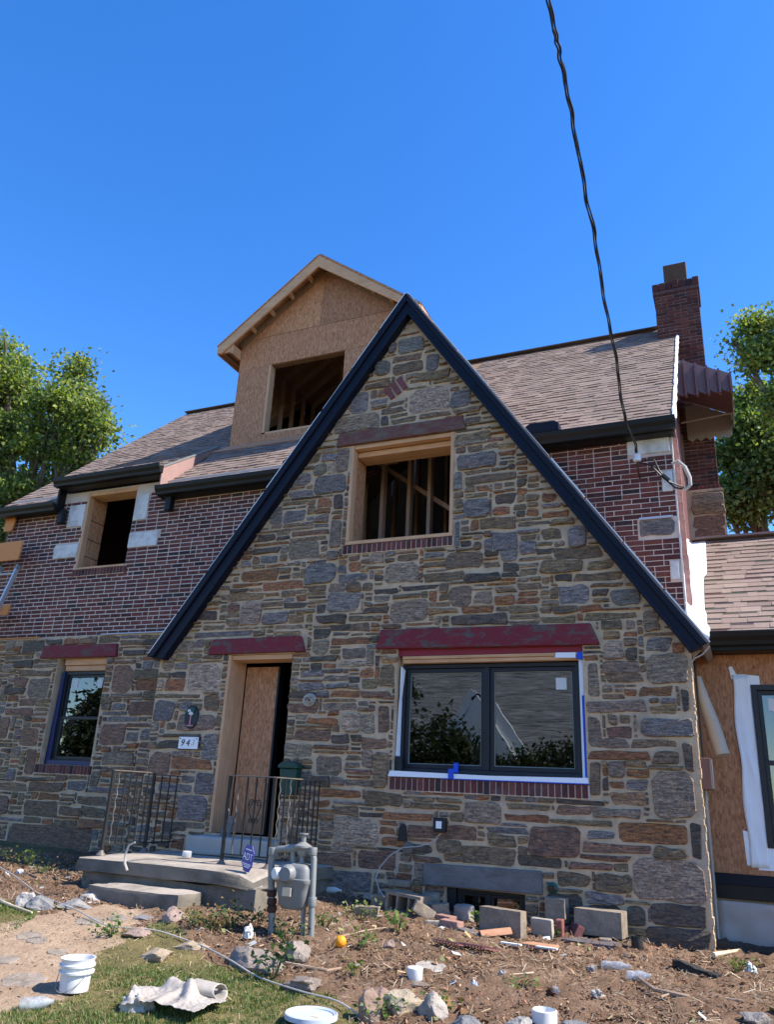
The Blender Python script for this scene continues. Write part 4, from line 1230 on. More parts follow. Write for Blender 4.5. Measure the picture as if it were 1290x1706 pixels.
tape('white_tape', [(BIG[0] + 0.002, 1.80), (wx0 + 0.012, 1.82), (wx0 + 0.012, 3.02), (BIG[0] + 0.055, 2.98), (BIG[0] + 0.02, 2.6)], 0.05, 0.128, 'white_tape', bw)
tape('white_tape', [(BIG[0] - 0.04, 1.802), (BIG[1] + 0.015, 1.806), (BIG[1] + 0.01, 1.858), (-2.5, 1.845), (BIG[0] - 0.01, 1.862)], -0.045, 0.127, 'white_tape', bw)
tape('blue_tape', [(BIG[0] + 0.6, 1.7935), (BIG[1] + 0.02, 1.7965), (BIG[1] + 0.015, 1.8055), (BIG[0] + 0.6, 1.8015)], -0.047, 0.02, 'blue_tape', bw)
tape('white_tape', [(wx1 + 0.004, 1.86), (BIG[1] - 0.018, 1.86), (BIG[1] - 0.012, 3.05), (wx1 + 0.004, 3.06)], 0.06, 0.125, 'white_tape', bw)
tape('dark_blue_tape', [(BIG[1] - 0.03, 1.87), (BIG[1] - 0.001, 1.87), (BIG[1] - 0.001, 2.68), (BIG[1] - 0.035, 2.68)], 0.05, 0.058, 'blue_tape', bw)
tape('dark_blue_tape', [(BIG[1] - 0.075, 3.06), (BIG[1] - 0.001, 3.05), (BIG[1] - 0.001, 3.135), (BIG[1] - 0.06, 3.13)], 0.022, 0.045, 'blue_tape', bw)
tape('white_tape', [(BIG[1] - 0.30, 3.075), (BIG[1] - 0.08, 3.07), (BIG[1] - 0.08, 3.128), (BIG[1] - 0.29, 3.13)], 0.02, 0.03, 'white_tape', bw)
board(BIG[0] + 0.05, BIG[1] - 0.06, 0.032, 0.12, 3.098, 3.132, 'lumber_h', 'head_board', bw)
board(BIG[0] + 0.05, BIG[1] - 0.06, 0.05, 0.128, 3.056, 3.095, 'lumber_h', 'head_board', bw)
board(BIG[0] + 0.001, BIG[0] + 0.03, 0.13, 0.3, 1.87, 3.13, 'lumber_v', 'jamb_board', bw)
MB().box(BIG[0] + 0.005, BIG[0] + 0.085, 0.036, 0.049, 1.82, 2.02).build('tape_flap', 'frame_black', bw, bevel=0.006)
tb = at(757, 1285, 8.45).x
MB().box(tb - 0.03, tb + 0.03, -0.06, -0.05, 1.80, 1.90).build('blue_tape', 'blue_tape', bw)
MB().box(tb - 0.024, tb + 0.024, 0.1, 0.127, 1.87, 1.97).build('blue_tape', 'blue_tape', bw)
# a tray and a jug standing inside on the window board
MB().box(wx0 + 0.1, wx1 - 0.1, 0.30, 0.55, wz0 - 0.04, wz0 - 0.01).build('window_board', 'drywall', bw)
tray = MB(); tray.box(-3.2, -2.62, 0.33, 0.52, 1.85, 1.97)
tray.build('storage_tray', 'bucket_white', None, bevel=0.02, label='low white tray behind the wide front window glass', cat='tray')
jug = MB(); jug.lathe([(0.075, 0), (0.08, 0.02), (0.08, 0.09), (0.03, 0.13), (0.03, 0.16)], (-2.78, 0.43, 1.971), 16)
jug.build('plastic_jug', 'bottle_plastic', None, smooth=True, label='clear plastic jug standing on the tray behind the wide front window', cat='jug')

# left window
lw = new_empty('left_window', ((LWIN[0] + LWIN[1]) / 2, YM + 0.1, LWIN[2]), parent=house)
lw['label'] = 'black double hung window beside the porch with dark blue tape round it'
fx0, fx1, fz0, fz1 = LWIN[0] + 0.085, LWIN[1] - 0.01, LWIN[2] + 0.03, LWIN[3] - 0.19
yl = YM + 0.06
frame_ring(fx0, fx1, yl, yl + 0.1, fz0, fz1, 0.05, 'frame_black', 'frame', lw)
zm = (fz0 + fz1) / 2 - 0.02
frame_ring(fx0 + 0.051, fx1 - 0.051, yl + 0.03, yl + 0.07, zm - 0.02, fz1 - 0.051, 0.04, 'frame_black', 'upper_sash', lw)
frame_ring(fx0 + 0.051, fx1 - 0.051, yl + 0.01, yl + 0.05, fz0 + 0.051, zm + 0.02, 0.045, 'frame_black', 'lower_sash', lw)
pane(fx0 + 0.09, fx1 - 0.09, yl + 0.05, zm + 0.02, fz1 - 0.09, lw)
pane(fx0 + 0.09, fx1 - 0.09, yl + 0.03, fz0 + 0.09, zm - 0.02, lw)
MB().box((fx0 + fx1) / 2 - 0.006, (fx0 + fx1) / 2 + 0.006, yl + 0.057, yl + 0.063, zm, fz1 - 0.09).build('muntin', 'frame_black', lw)
for zz in (zm + 0.33, fz0 + 0.36):
    MB().box(fx0 + 0.09, fx1 - 0.09, yl + 0.064, yl + 0.07, zz - 0.006, zz + 0.006).build('muntin', 'frame_black', lw)
for xx in (fx0 + 0.16, fx1 - 0.25):
    MB().box(xx, xx + 0.085, yl + 0.046, yl + 0.049, fz1 - 0.25, fz1 - 0.12).build('sticker', 'white_paper', lw)
board(LWIN[0] + 0.10, LWIN[1] - 0.01, YM + 0.0, yl + 0.1, LWIN[3] - 0.10, LWIN[3] - 0.003, 'lumber_h', 'head_board', lw)
board(LWIN[0] + 0.10, LWIN[1] - 0.01, YM + 0.03, yl + 0.1, LWIN[3] - 0.185, LWIN[3] - 0.105, 'lumber_h', 'head_board', lw)
tape('dark_blue_tape', [(LWIN[0] + 0.012, LWIN[2] + 0.01), (LWIN[0] + 0.11, LWIN[2] + 0.03), (LWIN[0] + 0.10, fz1 + 0.02), (LWIN[0] + 0.05, fz1 - 0.02), (LWIN[0] + 0.03, 2.5)], yl - 0.03, yl - 0.004, 'dark_blue_tape', lw)
tape('dark_blue_tape', [(LWIN[0] + 0.05, LWIN[2] + 0.003), (LWIN[1] - 0.01, LWIN[2] + 0.003), (LWIN[1] - 0.01, LWIN[2] + 0.06), (LWIN[0] + 0.1, LWIN[2] + 0.065)], yl - 0.05, yl - 0.031, 'dark_blue_tape', lw)
# basement window
bs = new_empty('basement_window', (-2.55, 0.1, 0.4), parent=house)
bs['label'] = 'small black basement window behind the blocks'
frame_ring(BASE[0] + 0.1, BASE[1] - 0.01, 0.10, 0.16, 0.36, 0.742, 0.04, 'frame_black', 'frame', bs)
MB().box(-2.56, -2.52, 0.105, 0.16, 0.401, 0.70).build('mullion', 'frame_black', bs)
for a, c in ((BASE[0] + 0.14, -2.56), (-2.52, BASE[1] - 0.05)):
    frame_ring(a, c, 0.115, 0.15, 0.401, 0.701, 0.028, 'frame_black', 'sash', bs)
    pane(a + 0.028, c - 0.028, 0.13, 0.43, 0.673, bs)
# black trim box at the left of the basement opening
MB().box(BASE[0], BASE[0] + 0.098, 0.06, 0.2, 0.36, 0.742).build('side_jamb', 'frame_black', bs)

# ---- dormer
DY = 10.7 - 8.4
dorm = new_empty('dormer', (-6.4, DY, 7.4), parent=house)
dorm['label'] = 'unfinished plywood sheathed dormer with pale fascia boards'
dx0, dx1, dxm = -8.13, -4.66, -6.385
ez, pz = 9.42, 10.97                      # eave tip and peak height at the rake
dsl = (pz - ez) / (dxm + 8.44)
def dz(x): return pz - abs(x - dxm) * dsl
DW = (-7.46, -5.88, 7.63, 9.03)
th = 0.02
def osbp(poly, tint, y0=None, y1=None, nm='sheathing_panel'):
    mb = MB(); mb.prism(ccw(poly), DY - th if y0 is None else y0, DY if y1 is None else y1, tint)
    mb.build(nm, 'osb', dorm)
gp = 0.004
osbp([(dx0, 7.36), (DW[0] - gp, 7.36), (DW[0] - gp, 9.03), (dx0, 9.03)], (0.92, 0.90, 0.88))
osbp([(dx0, 9.03 + gp), (-6.3, 9.03 + gp), (-6.3, 9.66), (dx0, 9.66)], (1.0, 0.95, 0.92))
osbp([(-6.3 + gp, 9.03 + gp), (dx1, 9.03 + gp), (dx1, 9.66), (-6.3 + gp, 9.66)], (0.97, 0.93, 0.9))
osbp([(DW[1] + gp, 7.36), (dx1, 7.36), (dx1, 9.03), (DW[1] + gp, 9.03)], (0.95, 0.92, 0.9))
osbp([(DW[0], 7.36), (DW[1], 7.36), (DW[1], 7.60), (DW[0], 7.60)], (0.9, 0.9, 0.88))
def dzi(x): return dz(x) - 0.14
osbp([(dx0 + 0.02, 9.668), (dxm - 0.05 - gp, 9.668), (dxm - 0.05 - gp, dzi(dxm - 0.05)), (dx0 + 0.02, max(9.67, dzi(dx0 + 0.02)))], (1.12, 1.06, 0.98))
osbp([(dxm - 0.05, 9.668), (dx1 - 0.02, 9.668), (dx1 - 0.02, max(9.67, dzi(dx1 - 0.02))), (dxm, dzi(dxm)), (dxm - 0.05, dzi(dxm - 0.05))], (0.8, 0.78, 0.78))
# window trim: a pale stud at the left and a plate on top of the sill
board(DW[0], DW[0] + 0.05, DY - 0.026, DY + 0.13, DW[2], DW[3], 'lumber_v', 'jamb_board', dorm)
board(DW[0] + 0.051, DW[1], DY - 0.0, DY + 0.13, DW[2] - 0.03, DW[2] + 0.02, 'lumber_h', 'sill_board', dorm)
board(DW[0] + 0.051, DW[1], DY - 0.002, DY + 0.13, DW[3] - 0.005, DW[3] + 0.05, 'old_stud', 'head_board', dorm)
# side walls and studs inside
for xx in (dx0 + 0.0, dx1 - 0.02):
    mb = MB()
    y0, y1 = DY + 0.002, YR
    mb.slab([(xx + 0.02, y0, roof_z(y0) - 0.05), (xx + 0.02, y1, roof_z(y1) - 0.05), (xx + 0.02, y1, 9.66), (xx + 0.02, y0, 9.66)], (1, 0, 0), 0.02)
    mb.build('side_sheathing', 'osb', dorm)
for k in range(7):
    y = DY + 0.15 + 0.42 * k
    stud((dx0 + 0.09, y, 7.3), (dx0 + 0.09, y, 9.62), 0.09, 0.04, dorm)
    stud((dx0 + 0.12, y, 9.62), (dxm, y, 10.75), 0.14, 0.04, dorm, name='rafter')
    stud((dx1 - 0.12, y, 9.62), (dxm, y, 10.75), 0.14, 0.04, dorm, name='rafter')
for k, x in enumerate((-7.05, -6.6, -6.2, -5.75, -5.3)):
    stud((x, DY + 2.1, 7.0), (x, DY + 2.1, 10.2), 0.045, 0.09, dorm)
stud((dx0 + 0.1, DY + 0.05, 9.6), (dx0 + 0.1, YR, 9.6), 0.09, 0.08, dorm, name='top_plate')
# base flashing board between roof and wall
mb = MB(); mb.slab([(dx0 - 0.22, DY - 0.27, roof_z(DY - 0.27) + 0.03), (dx1, DY - 0.27, roof_z(DY - 0.27) + 0.03), (dx1, DY - 0.025, 7.46), (dx0 - 0.02, DY - 0.025, 7.46)], (0, -1, 1), 0.02)
mb.build('apron_board', 'osb', dorm)
# roof of the dormer with overhanging rake
ry = 10.35 - 8.4
for sgn in (-1, 1):
    ex = dxm + sgn * 2.055
    e, pk = Vector((ex, ry, ez)), Vector((dxm, ry, pz))
    nn = Vector((sgn * dsl, 0, 1)).normalized()
    f_in = 0.20
    # fascia
    poly = [(pk.x, pk.z), (e.x, e.z), (e.x, e.z - f_in * 0.75), (pk.x, pk.z - f_in * 1.25)]
    if sgn < 0: poly = [(pk.x, pk.z), (e.x, e.z), (e.x, e.z - 0.13), (e.x + 0.10, e.z - 0.15), (pk.x, pk.z - f_in * 1.2)]
    mb = MB(); mb.prism(ccw(poly), ry, ry + 0.04); mb.build('fascia_board', 'lumber_h', dorm, bevel=0.004)
    # sheathing
    poly = [e + nn * 0.03, pk + nn * 0.03, Vector((pk.x, 8.2, pk.z)) + nn * 0.03, Vector((e.x, 8.2, e.z)) + nn * 0.03]
    if sgn < 0: poly = poly[::-1]
    mb = MB(); mb.slab([p + Vector((0, -0.01, 0)) for p in poly], nn, 0.025); mb.build('roof_sheathing', 'osb', dorm)
    mb = MB(); mb.slab([p + nn * 0.006 + Vector((0, -0.004, 0)) for p in poly], nn, 0.004); mb.build('roof_underlayment', 'gutter_black', dorm)
    # barge rafter against the wall and lookouts
    a = Vector((dxm + sgn * 1.75, DY - 0.045, dz(dxm + 1.75) - 0.09)); c = Vector((dxm, DY - 0.045, pz - 0.09))
    mb = MB(); mb.bar(a, c, 0.04, 0.14, up=(0, 1, 0)) if False else mb.bar(a, c, 0.045, 0.13)
    mb.build('wall_rafter', 'old_stud', dorm)
    for t in (0.16, 0.38, 0.60, 0.82):
        p = c + (a - c) * t
        mb = MB(); mb.bar((p.x, ry + 0.04, p.z + 0.0), (p.x, DY - 0.07, p.z + 0.0), 0.04, 0.085)
        mb.build('lookout', 'lumber_h', dorm)
    # eave fascia running back
    mb = MB(); mb.box(ex - 0.02 * (sgn < 0), ex + 0.02 * (sgn > 0), ry + 0.041, 8.0, ez - 0.14, ez + 0.0); mb.build('eave_fascia', 'lumber_h', dorm)
mb = MB(); mb.box(-8.42, -8.16, ry + 0.042, ry + 0.08, ez - 0.13, ez - 0.0); mb.build('return_board', 'lumber_h', dorm, bevel=0.004)
mb = MB(); mb.box(-8.155, -8.115, ry + 0.042, DY - 0.03, ez - 0.16, ez + 0.03); mb.build('return_block', 'lumber_h', dorm, bevel=0.004)
mb = MB(); mb.box(-8.36, -8.32, ry + 0.09, DY + 0.3, ez - 0.12, ez - 0.05); mb.build('tail_rafter', 'old_stud', dorm)

# ---- chimney at the right end
CY = 12.95 - 8.4
chim = new_empty('chimney', (-0.4, CY, 5.0), parent=house)
chim['label'] = 'dark red brick chimney with a clay flue pot'
cx0, cx1 = -0.0578 * 12.95, -0.002
ztop = at(1125, 470, 12.95).z
MB().box(cx0 + 0.01, cx1 - 0.01, CY, CY + 0.62, 6.5, ztop).build('shaft', 'dark_mortar', chim)
def chimney_bricks(x0, x1, y, z0, z1, limit, side=None):
    lst, r, z = [], 0, z0
    while z < z1 - 0.02:
        x = x0 - (0.107 if r % 2 else 0)
        while x < x1:
            a, c = max(x, x0), min(x + 0.214, x1)
            if c - a > 0.04: lst.append((a + 0.004, c - 0.004, z + 0.005, z + CH - 0.005))
            x += 0.214
        z += CH; r += 1
    for a, c, e, f_ in lst:
        mb = MB(); t = tuple(k * 0.72 for k in brick_tint())
        brick_box(mb, a, c, y, e, f_, 0.010, tint=t); mb.build('brick', 'brick', chim)
chimney_bricks(cx0, cx1, CY, 7.6, ztop - 0.14, 300)
def side_bricks(x, y0, y1, z0, z1):
    mb = MB(); r, z = 0, z0
    while z < z1 - 0.02:
        y = y0 - (0.107 if r % 2 else 0)
        while y < y1:
            a, c = max(y, y0), min(y + 0.214, y1)
            if c - a > 0.04: mb.box(x - 0.02, x + 0.006, a + 0.004, c - 0.004, z + 0.005, z + CH - 0.005, brick_tint())
            y += 0.214
        z += CH; r += 1
    mb.build('side_bricks', 'brick', chim, kind='stuff')
side_bricks(cx1 - 0.006, CY + 0.0, CY + 0.62, 7.6, ztop - 0.14)
mb = MB(); x = cx0 - 0.03
for k in range(7):
    w_ = (cx1 - cx0 + 0.06) / 7
    hgt = 0.16 + random.uniform(-0.03, 0.02)
    m2 = MB(); m2.box(x + 0.003, x + w_ - 0.003, CY - 0.035 + random.uniform(-.008, .008), CY + 0.65, ztop - 0.14, ztop - 0.14 + hgt, tuple(c * 0.6 for c in brick_tint()))
    m2.build('cap_brick', 'brick', chim, bevel=0.008)
    x += w_
m2 = MB(); m2.box(cx0 - 0.025, cx1 + 0.025, CY - 0.028, CY + 0.64, ztop - 0.22, ztop - 0.145, (0.09, 0.05, 0.05)); m2.build('cap_course', 'brick', chim, bevel=0.006)
pl, pr = at(1105, 445, 13.1), at(1143, 437, 13.1)
frame = MB()
px0, px1 = pl.x, pr.x
m2 = MB()
yy0, yy1, zz0, zz1 = CY + 0.14, CY + 0.50, ztop - 0.1, pl.z + 0.02
o_, i_ = [(px0, yy0), (px1, yy0), (px1, yy1), (px0, yy1)], [(px0 + .03, yy0 + .03), (px1 - .03, yy0 + .03), (px1 - .03, yy1 - .03), (px0 + .03, yy1 - .03)]
vs = [(x, y, zz0) for x, y in o_] + [(x, y, zz1) for x, y in o_] + [(x, y, zz1) for x, y in i_] + [(x, y, zz0 + .1) for x, y in i_]
fs = []
for k in range(4):
    j = (k + 1) % 4
    fs += [(k, j, j + 4, k + 4), (k + 4, j + 4, j + 8, k + 8), (k + 8, j + 8, j + 12, k + 12)]
fs.append((15, 14, 13, 12)[::-1])
m2.add(vs, fs); m2.build('flue_pot', 'clay_pot', chim, bevel=0.012)
# lower breast: brick, then a wider stone base
MB().box(-0.48, 0.012, CY + 0.01, CY + 0.6, 6.55, 7.6).build('breast', 'dark_mortar', chim)
chimney_bricks(-0.48, 0.012, CY, 6.62, 7.6, 100)
MB().box(-0.5, 0.06, CY - 0.06, CY + 0.66, 0.3, 6.55).build('stone_breast', 'mortar', chim)
z = 5.0
while z < 6.5:
    hgt = random.choice((0.16, 0.22, 0.34))
    mb = MB(); stone_into(mb, -0.44, 0.06, z, min(z + hgt, 6.52), CY - 0.06, tint_of(random.choice('ggmo')), 0.006); mb.build('stone', 'stone', chim)
    z += hgt
for k in range(8):
    MB().box(-0.46 + k * 0.062, -0.41 + k * 0.062, CY - 0.05, CY + 0.1, 6.53, 6.62, brick_tint()).build('brick', 'brick', chim, bevel=0.004, segs=1)

# ---- metal awning on the end wall
aw = new_empty('awning', (-0.05, 3.1, 7.4), parent=house)
aw['label'] = 'brown ribbed metal awning on the right end wall'
ay0, ay1 = 3.10, 4.5
A = [at(1130, 598, 11.5), at(1219, 622, 11.5), at(1222, 650, 11.5), at(1200, 640, 11.5), at(1140, 656, 11.5), at(1130, 655, 11.5)]
ax0, ax1 = -0.46, A[1].x
az0, az1 = A[0].z + 0.02, A[1].z
def atop(x): return az0 + (az1 - az0) * (x - ax0) / (ax1 - ax0)
mb = MB(); mb.slab([(ax0, ay0, az0), (ax1, ay0, az1), (ax1, ay1, az1), (ax0, ay1, az0)], (0.4, 0, 1), 0.02); mb.build('canopy', 'awning_brown', aw)
N_ = 5
for k in range(N_):
    x0_, x1_ = ax0 + (ax1 - ax0) * k / N_, ax0 + (ax1 - ax0) * (k + 1) / N_
    hb = 0.66 - 0.075 * k
    vs = [(x0_, ay0 - 0.03, atop(x0_) - 0.005), (x1_ - 0.02, ay0 - 0.005, atop(x1_) - 0.005), (x1_ - 0.02, ay0 - 0.005, atop(x1_) - hb + 0.03), (x0_ + 0.03, ay0 - 0.03, atop(x0_) - hb), (x0_, ay0 - 0.03, atop(x0_) - hb + 0.03)]
    vs += [(x, y + 0.012, z) for x, y, z in vs]
    mb = MB(); mb.add(vs, [(0, 4, 3, 2, 1), (5, 6, 7, 8, 9)] + [(i, (i + 1) % 5, (i + 1) % 5 + 5, i + 5) for i in range(5)])
    mb.build('side_slat', 'awning_brown', aw)
    MB().box(x1_ - 0.03, x1_ - 0.002, ay0 - 0.085, ay0 + 0.01, atop(x1_) - hb + 0.02, atop(x1_) - 0.006).build('rib', 'awning_brown', aw)
for k in range(6):
    y = ay0 + 0.02 + (ay1 - ay0) * k / 6
    vs = [(ax1, y, az1 - 0.01), (ax1, y + 0.21, az1 - 0.01), (ax1, y + 0.21, az1 - 0.24), (ax1, y + 0.105, az1 - 0.29), (ax1, y, az1 - 0.24)]
    vs += [(x - 0.012, yy, z) for x, yy, z in vs]
    mb = MB(); mb.add(vs, [(0, 1, 2, 3, 4), (9, 8, 7, 6, 5)] + [(i, i + 5, (i + 1) % 5 + 5, (i + 1) % 5) for i in range(5)])
    mb.build('valance_slat', 'awning_inside', aw)
for k in range(5):      # far side wing seen from inside
    x0_ = ax0 + 0.06 + (ax1 - ax0 - 0.1) * k / 5; x1_ = x0_ + 0.14
    vs = [(x0_, ay1, atop(x0_) - 0.03), (x1_, ay1, atop(x1_) - 0.03), (x1_, ay1, az1 - 0.36), ((x0_ + x1_) / 2, ay1, az1 - 0.42), (x0_, ay1, az1 - 0.36)]
    vs += [(x, yy + 0.012, z) for x, yy, z in vs]
    mb = MB(); mb.add(vs, [(0, 4, 3, 2, 1), (5, 6, 7, 8, 9)] + [(i, (i + 1) % 5, (i + 1) % 5 + 5, i + 5) for i in range(5)])
    mb.build('side_slat', 'awning_inside', aw)
MB().tube([(ax0, ay0 + 0.9, az1 - 0.28), (ax1 - 0.02, ay0 + 0.9, az1 - 0.22)], 0.016, 8).build('brace', 'awning_inside', aw, smooth=True)
MB().tube([(ax0, ay0 + 0.2, az0 - 0.75), (ax0 + 0.2, ay0 + 0.2, az1 - 0.33)], 0.014, 8).build('brace', 'gutter_black', aw, smooth=True)

# ---- corner board with peeling paint on the end of the brick wall
mb = MB()
for k in range(14):
    z0_, z1_ = 2.9 + k * 0.225, 2.9 + (k + 1) * 0.225 + 0.002
    w0 = 0.10 + random.uniform(-0.012, 0.012)
    mb.box(-0.478, -0.478 + w0 * 0.6, YM + 0.34 + random.uniform(-.01, .01), YM + 0.42, z0_, z1_)
mb.build('corner_board', 'peel_paint', house)
mb = MB()
for k in range(18):
    z0_ = 3.0 + k * 0.165
    mb.box(-0.482, -0.468 + random.uniform(0, 0.008), YM - 0.012, YM + 0.02, z0_, z0_ + 0.155)
mb.build('corner_caulk', 'white_patch', house)

# ---- annex on the right
anx = new_empty('annex', (1.8, YM, 0.4), parent=house)
anx['label'] = 'low side wing with plywood walls and brown shingle roof'
AY = YM
aw0 = (0.105, 1.05, 1.29, 2.885)
XA0, XA1 = GR_ + 0.002, 4.2
seams = [XA0, 0.78, 2.0, 3.22, XA1]
for k in range(4):
    a, c = seams[k] + 0.003, seams[k + 1]
    if k == 0:
        P = [[(a, 1.03), (0.105, 1.03), (0.105, 3.35), (a, 3.35)], [(0.105, 1.03), (c, 1.03), (c, 1.29), (0.105, 1.29)], [(0.105, 2.885), (c, 2.885), (c, 3.35), (0.105, 3.35)]]
        mb = MB()
        outer = [(a, 1.03), (c, 1.03), (c, 1.29), (0.105, 1.29), (0.105, 2.885), (c, 2.885), (c, 3.35), (a, 3.35)]
        mb.prism(outer, AY - 0.02, AY, (0.82, 0.76, 0.72))
    elif k == 1:
        mb = MB()
        mb.prism([(a, 1.03), (c, 1.03), (c, 3.35), (a, 3.35), (a, 2.885), (1.05, 2.885), (1.05, 1.29), (a, 1.29)], AY - 0.02, AY, (0.86, 0.8, 0.76))
    else:
        mb = MB(); mb.prism(rect(a, c, 1.03, 3.35), AY - 0.02, AY, (0.84, 0.78, 0.74))
    mb.build('sheathing_panel', 'osb', anx)
MB().box(XA0, XA1, AY - 0.05, AY, 0.80, 1.026).build('base_board', 'gutter_black', anx, bevel=0.005)
MB().box(XA0, XA1, AY - 0.065, AY - 0.052, 0.93, 1.02).build('base_flashing', 'navy_trim', anx, bevel=0.004)
MB().box(XA0, XA1, AY + 0.02, AY + 0.3, 0.1, 1.0).build('foundation', 'mortar', anx)
# crumpled brown paper along the foot
V, F = [], []
NXp, NZp = 60, 12
for j in range(NZp):
    for i in range(NXp):
        x = XA0 + 0.01 + (XA1 - XA0) * i / (NXp - 1); fz = j / (NZp - 1)
        z = 0.40 + 0.38 * fz + 0.02 * math.sin(i * 1.1) * (1 - fz)
        y = AY - 0.055 - 0.05 * (1 - fz) - 0.035 * mnoise.noise(Vector((x * 2.2, z * 3.1 + x, 3)))- 0.02 * mnoise.noise(Vector((x * 6, z * 9, 1)))
        V.append((x, y, z))
for j in range(NZp - 1):
    for i in range(NXp - 1):
        k = j * NXp + i
        F.append((k, k + 1, k + NXp + 1, k + NXp))
pm = MB().add(V, F).build('paper_sheet', 'brown_paper', anx, smooth=True, ang=80)
so_ = pm.modifiers.new('thick', 'SOLIDIFY'); so_.thickness = 0.003
# annex window
aw_ = new_empty('annex_window', (0.55, AY, 1.29), parent=house)
aw_['label'] = 'black window of the side wing with wide white tape around it'
frame_ring(0.105, 1.05, AY - 0.045, AY + 0.08, 1.29, 2.885, 0.055, 'frame_black', 'frame', aw_)
frame_ring(0.161, 0.994, AY - 0.01, AY + 0.04, 2.08, 2.829, 0.045, 'frame_black', 'upper_sash', aw_)
frame_ring(0.161, 0.994, AY - 0.025, AY + 0.03, 1.346, 2.12, 0.045, 'frame_black', 'lower_sash', aw_)
pane(0.205, 0.95, AY + 0.01, 2.125, 2.785, aw_)
pane(0.205, 0.95, AY - 0.005, 1.39, 2.076, aw_)
MB().box(0.26, 0.36, AY + 0.006, AY + 0.009, 2.62, 2.75).build('sticker', 'white_paper', aw_)
def wrap(name, outline, seed, y=AY - 0.026):
    mb = MB(); mb.prism(ccw(outline), y, y + 0.004)
    return mb.build(name, 'white_tape', aw_)
wl = [(-0.075, 1.09), (0.17, 1.10), (0.17, 1.30), (0.107, 1.30), (0.107, 2.88), (0.19, 2.88), (0.19, 2.965), (0.05, 2.985), (-0.005, 3.0), (-0.03, 3.06), (-0.072, 3.07), (-0.06, 2.9), (-0.065, 2.2), (-0.075, 1.6)]
# folded tape strip with creases
V, F = [], []
for j in range(34):
    z = 1.10 + (2.99 - 1.10) * j / 33
    for i in range(9):
        x = -0.07 + 0.012 * math.sin(j * 0.45) + (0.175 - 0.012 * math.sin(j * 0.45)) * i / 8
        y = AY - 0.024 - 0.010 * abs(mnoise.noise(Vector((x * 18 + z * 3, z * 2.2, 5)))) * 2 - 0.004
        V.append((x, y, z))
for j in range(33):
    for i in range(8):
        k = j * 9 + i; F.append((k, k + 1, k + 10, k + 9))
tp = MB().add(V, F).build('window_wrap', 'white_tape', aw_, smooth=True, ang=80)
tp.modifiers.new('thick', 'SOLIDIFY').thickness = 0.002
wrap('window_wrap', [(0.108, 2.89), (0.20, 2.89), (0.20, 2.98), (0.05, 3.0), (-0.02, 3.0), (-0.06, 3.09), (-0.09, 3.08), (-0.072, 2.95), (0.05, 2.95)], 1)
wrap('window_wrap', [(-0.10, 1.12), (-0.02, 1.10), (-0.02, 1.42), (-0.11, 1.44)], 2, AY - 0.0225)
wrap('window_wrap', [(0.0, 1.08), (1.2, 1.09), (1.2, 1.285), (0.108, 1.285), (0.0, 1.3)], 3, AY - 0.0275)
# annex roof
aey, aez = 0.62, 1.6 + 0.197 * 9.02
adr = 11.5 - 8.4
arz = 1.6 + 0.3155 * 11.5
asl = (arz - aez) / (adr - aey)
LA = math.hypot(adr - aey, arz - aez)
mb = MB(); mb.slab([(XA0, aey, aez), (XA1, aey, aez), (XA1, adr, arz), (XA0, adr, arz)], (0, -asl, 1), 0.1)
aroof = mb.build('annex_roof', 'old_stud', house)
shingle_roof(aroof, aey, aez + 0.002, asl, [(-0.28, 0), (XA1, 0), (XA1, LA), (-0.28, LA)], limit=220, wmin=0.10, wmax=0.28, s=1.05)
mb = MB(); mb.slab([(XA1, adr, arz), (XA1, 2 * adr - aey, aez), (XA0, 2 * adr - aey, aez), (XA0, adr, arz)], (0, asl, 1), 0.1, (0.22, 0.17, 0.15)); mb.build('back_roof', 'shingle', house)
mb = MB(); mb.bar((XA0, adr, arz + 0.015), (XA1, adr, arz + 0.015), 0.24, 0.03, tint=(0.24, 0.18, 0.16)); mb.build('ridge_cap', 'shingle', aroof)
# white membrane at the joint
ca, sa = math.cos(math.atan(asl)), math.sin(math.atan(asl))
def AV(x, v, h): return (x, aey + v * ca - h * sa, aez + v * sa + h * ca)
V, F = [], []
NV = 26
for j in range(NV):
    v = -0.10 + (LA * 0.985 + 0.10) * j / (NV - 1)
    w1 = (-0.245 if j > 14 else -0.285) + (0.05 if j < 3 else 0.02 if j < 6 else 0)
    for i in range(5):
        x = XA0 - 0.06 + (w1 - XA0 + 0.06) * i / 4
        h = 0.016 + 0.008 * abs(mnoise.noise(Vector((x * 14, v * 4, 2)))) + (0.06 if i == 0 else 0)
        V.append(AV(x, v, h))
for j in range(NV - 1):
    for i in range(4):
        k = j * 5 + i; F.append((k, k + 1, k + 6, k + 5))
mem = MB().add(V, F).build('membrane_strip', 'membrane', aroof, smooth=True, ang=80)
mem.modifiers.new('thick', 'SOLIDIFY').thickness = 0.004
mb = MB(); mb.prism(ccw([(-0.42, 3.12), (-0.28, 3.24), (-0.24, 3.34), (-0.36, 3.42), (-0.46, 3.36)]), 0.46, 0.49); mb.build('membrane_flap', 'membrane', aroof)
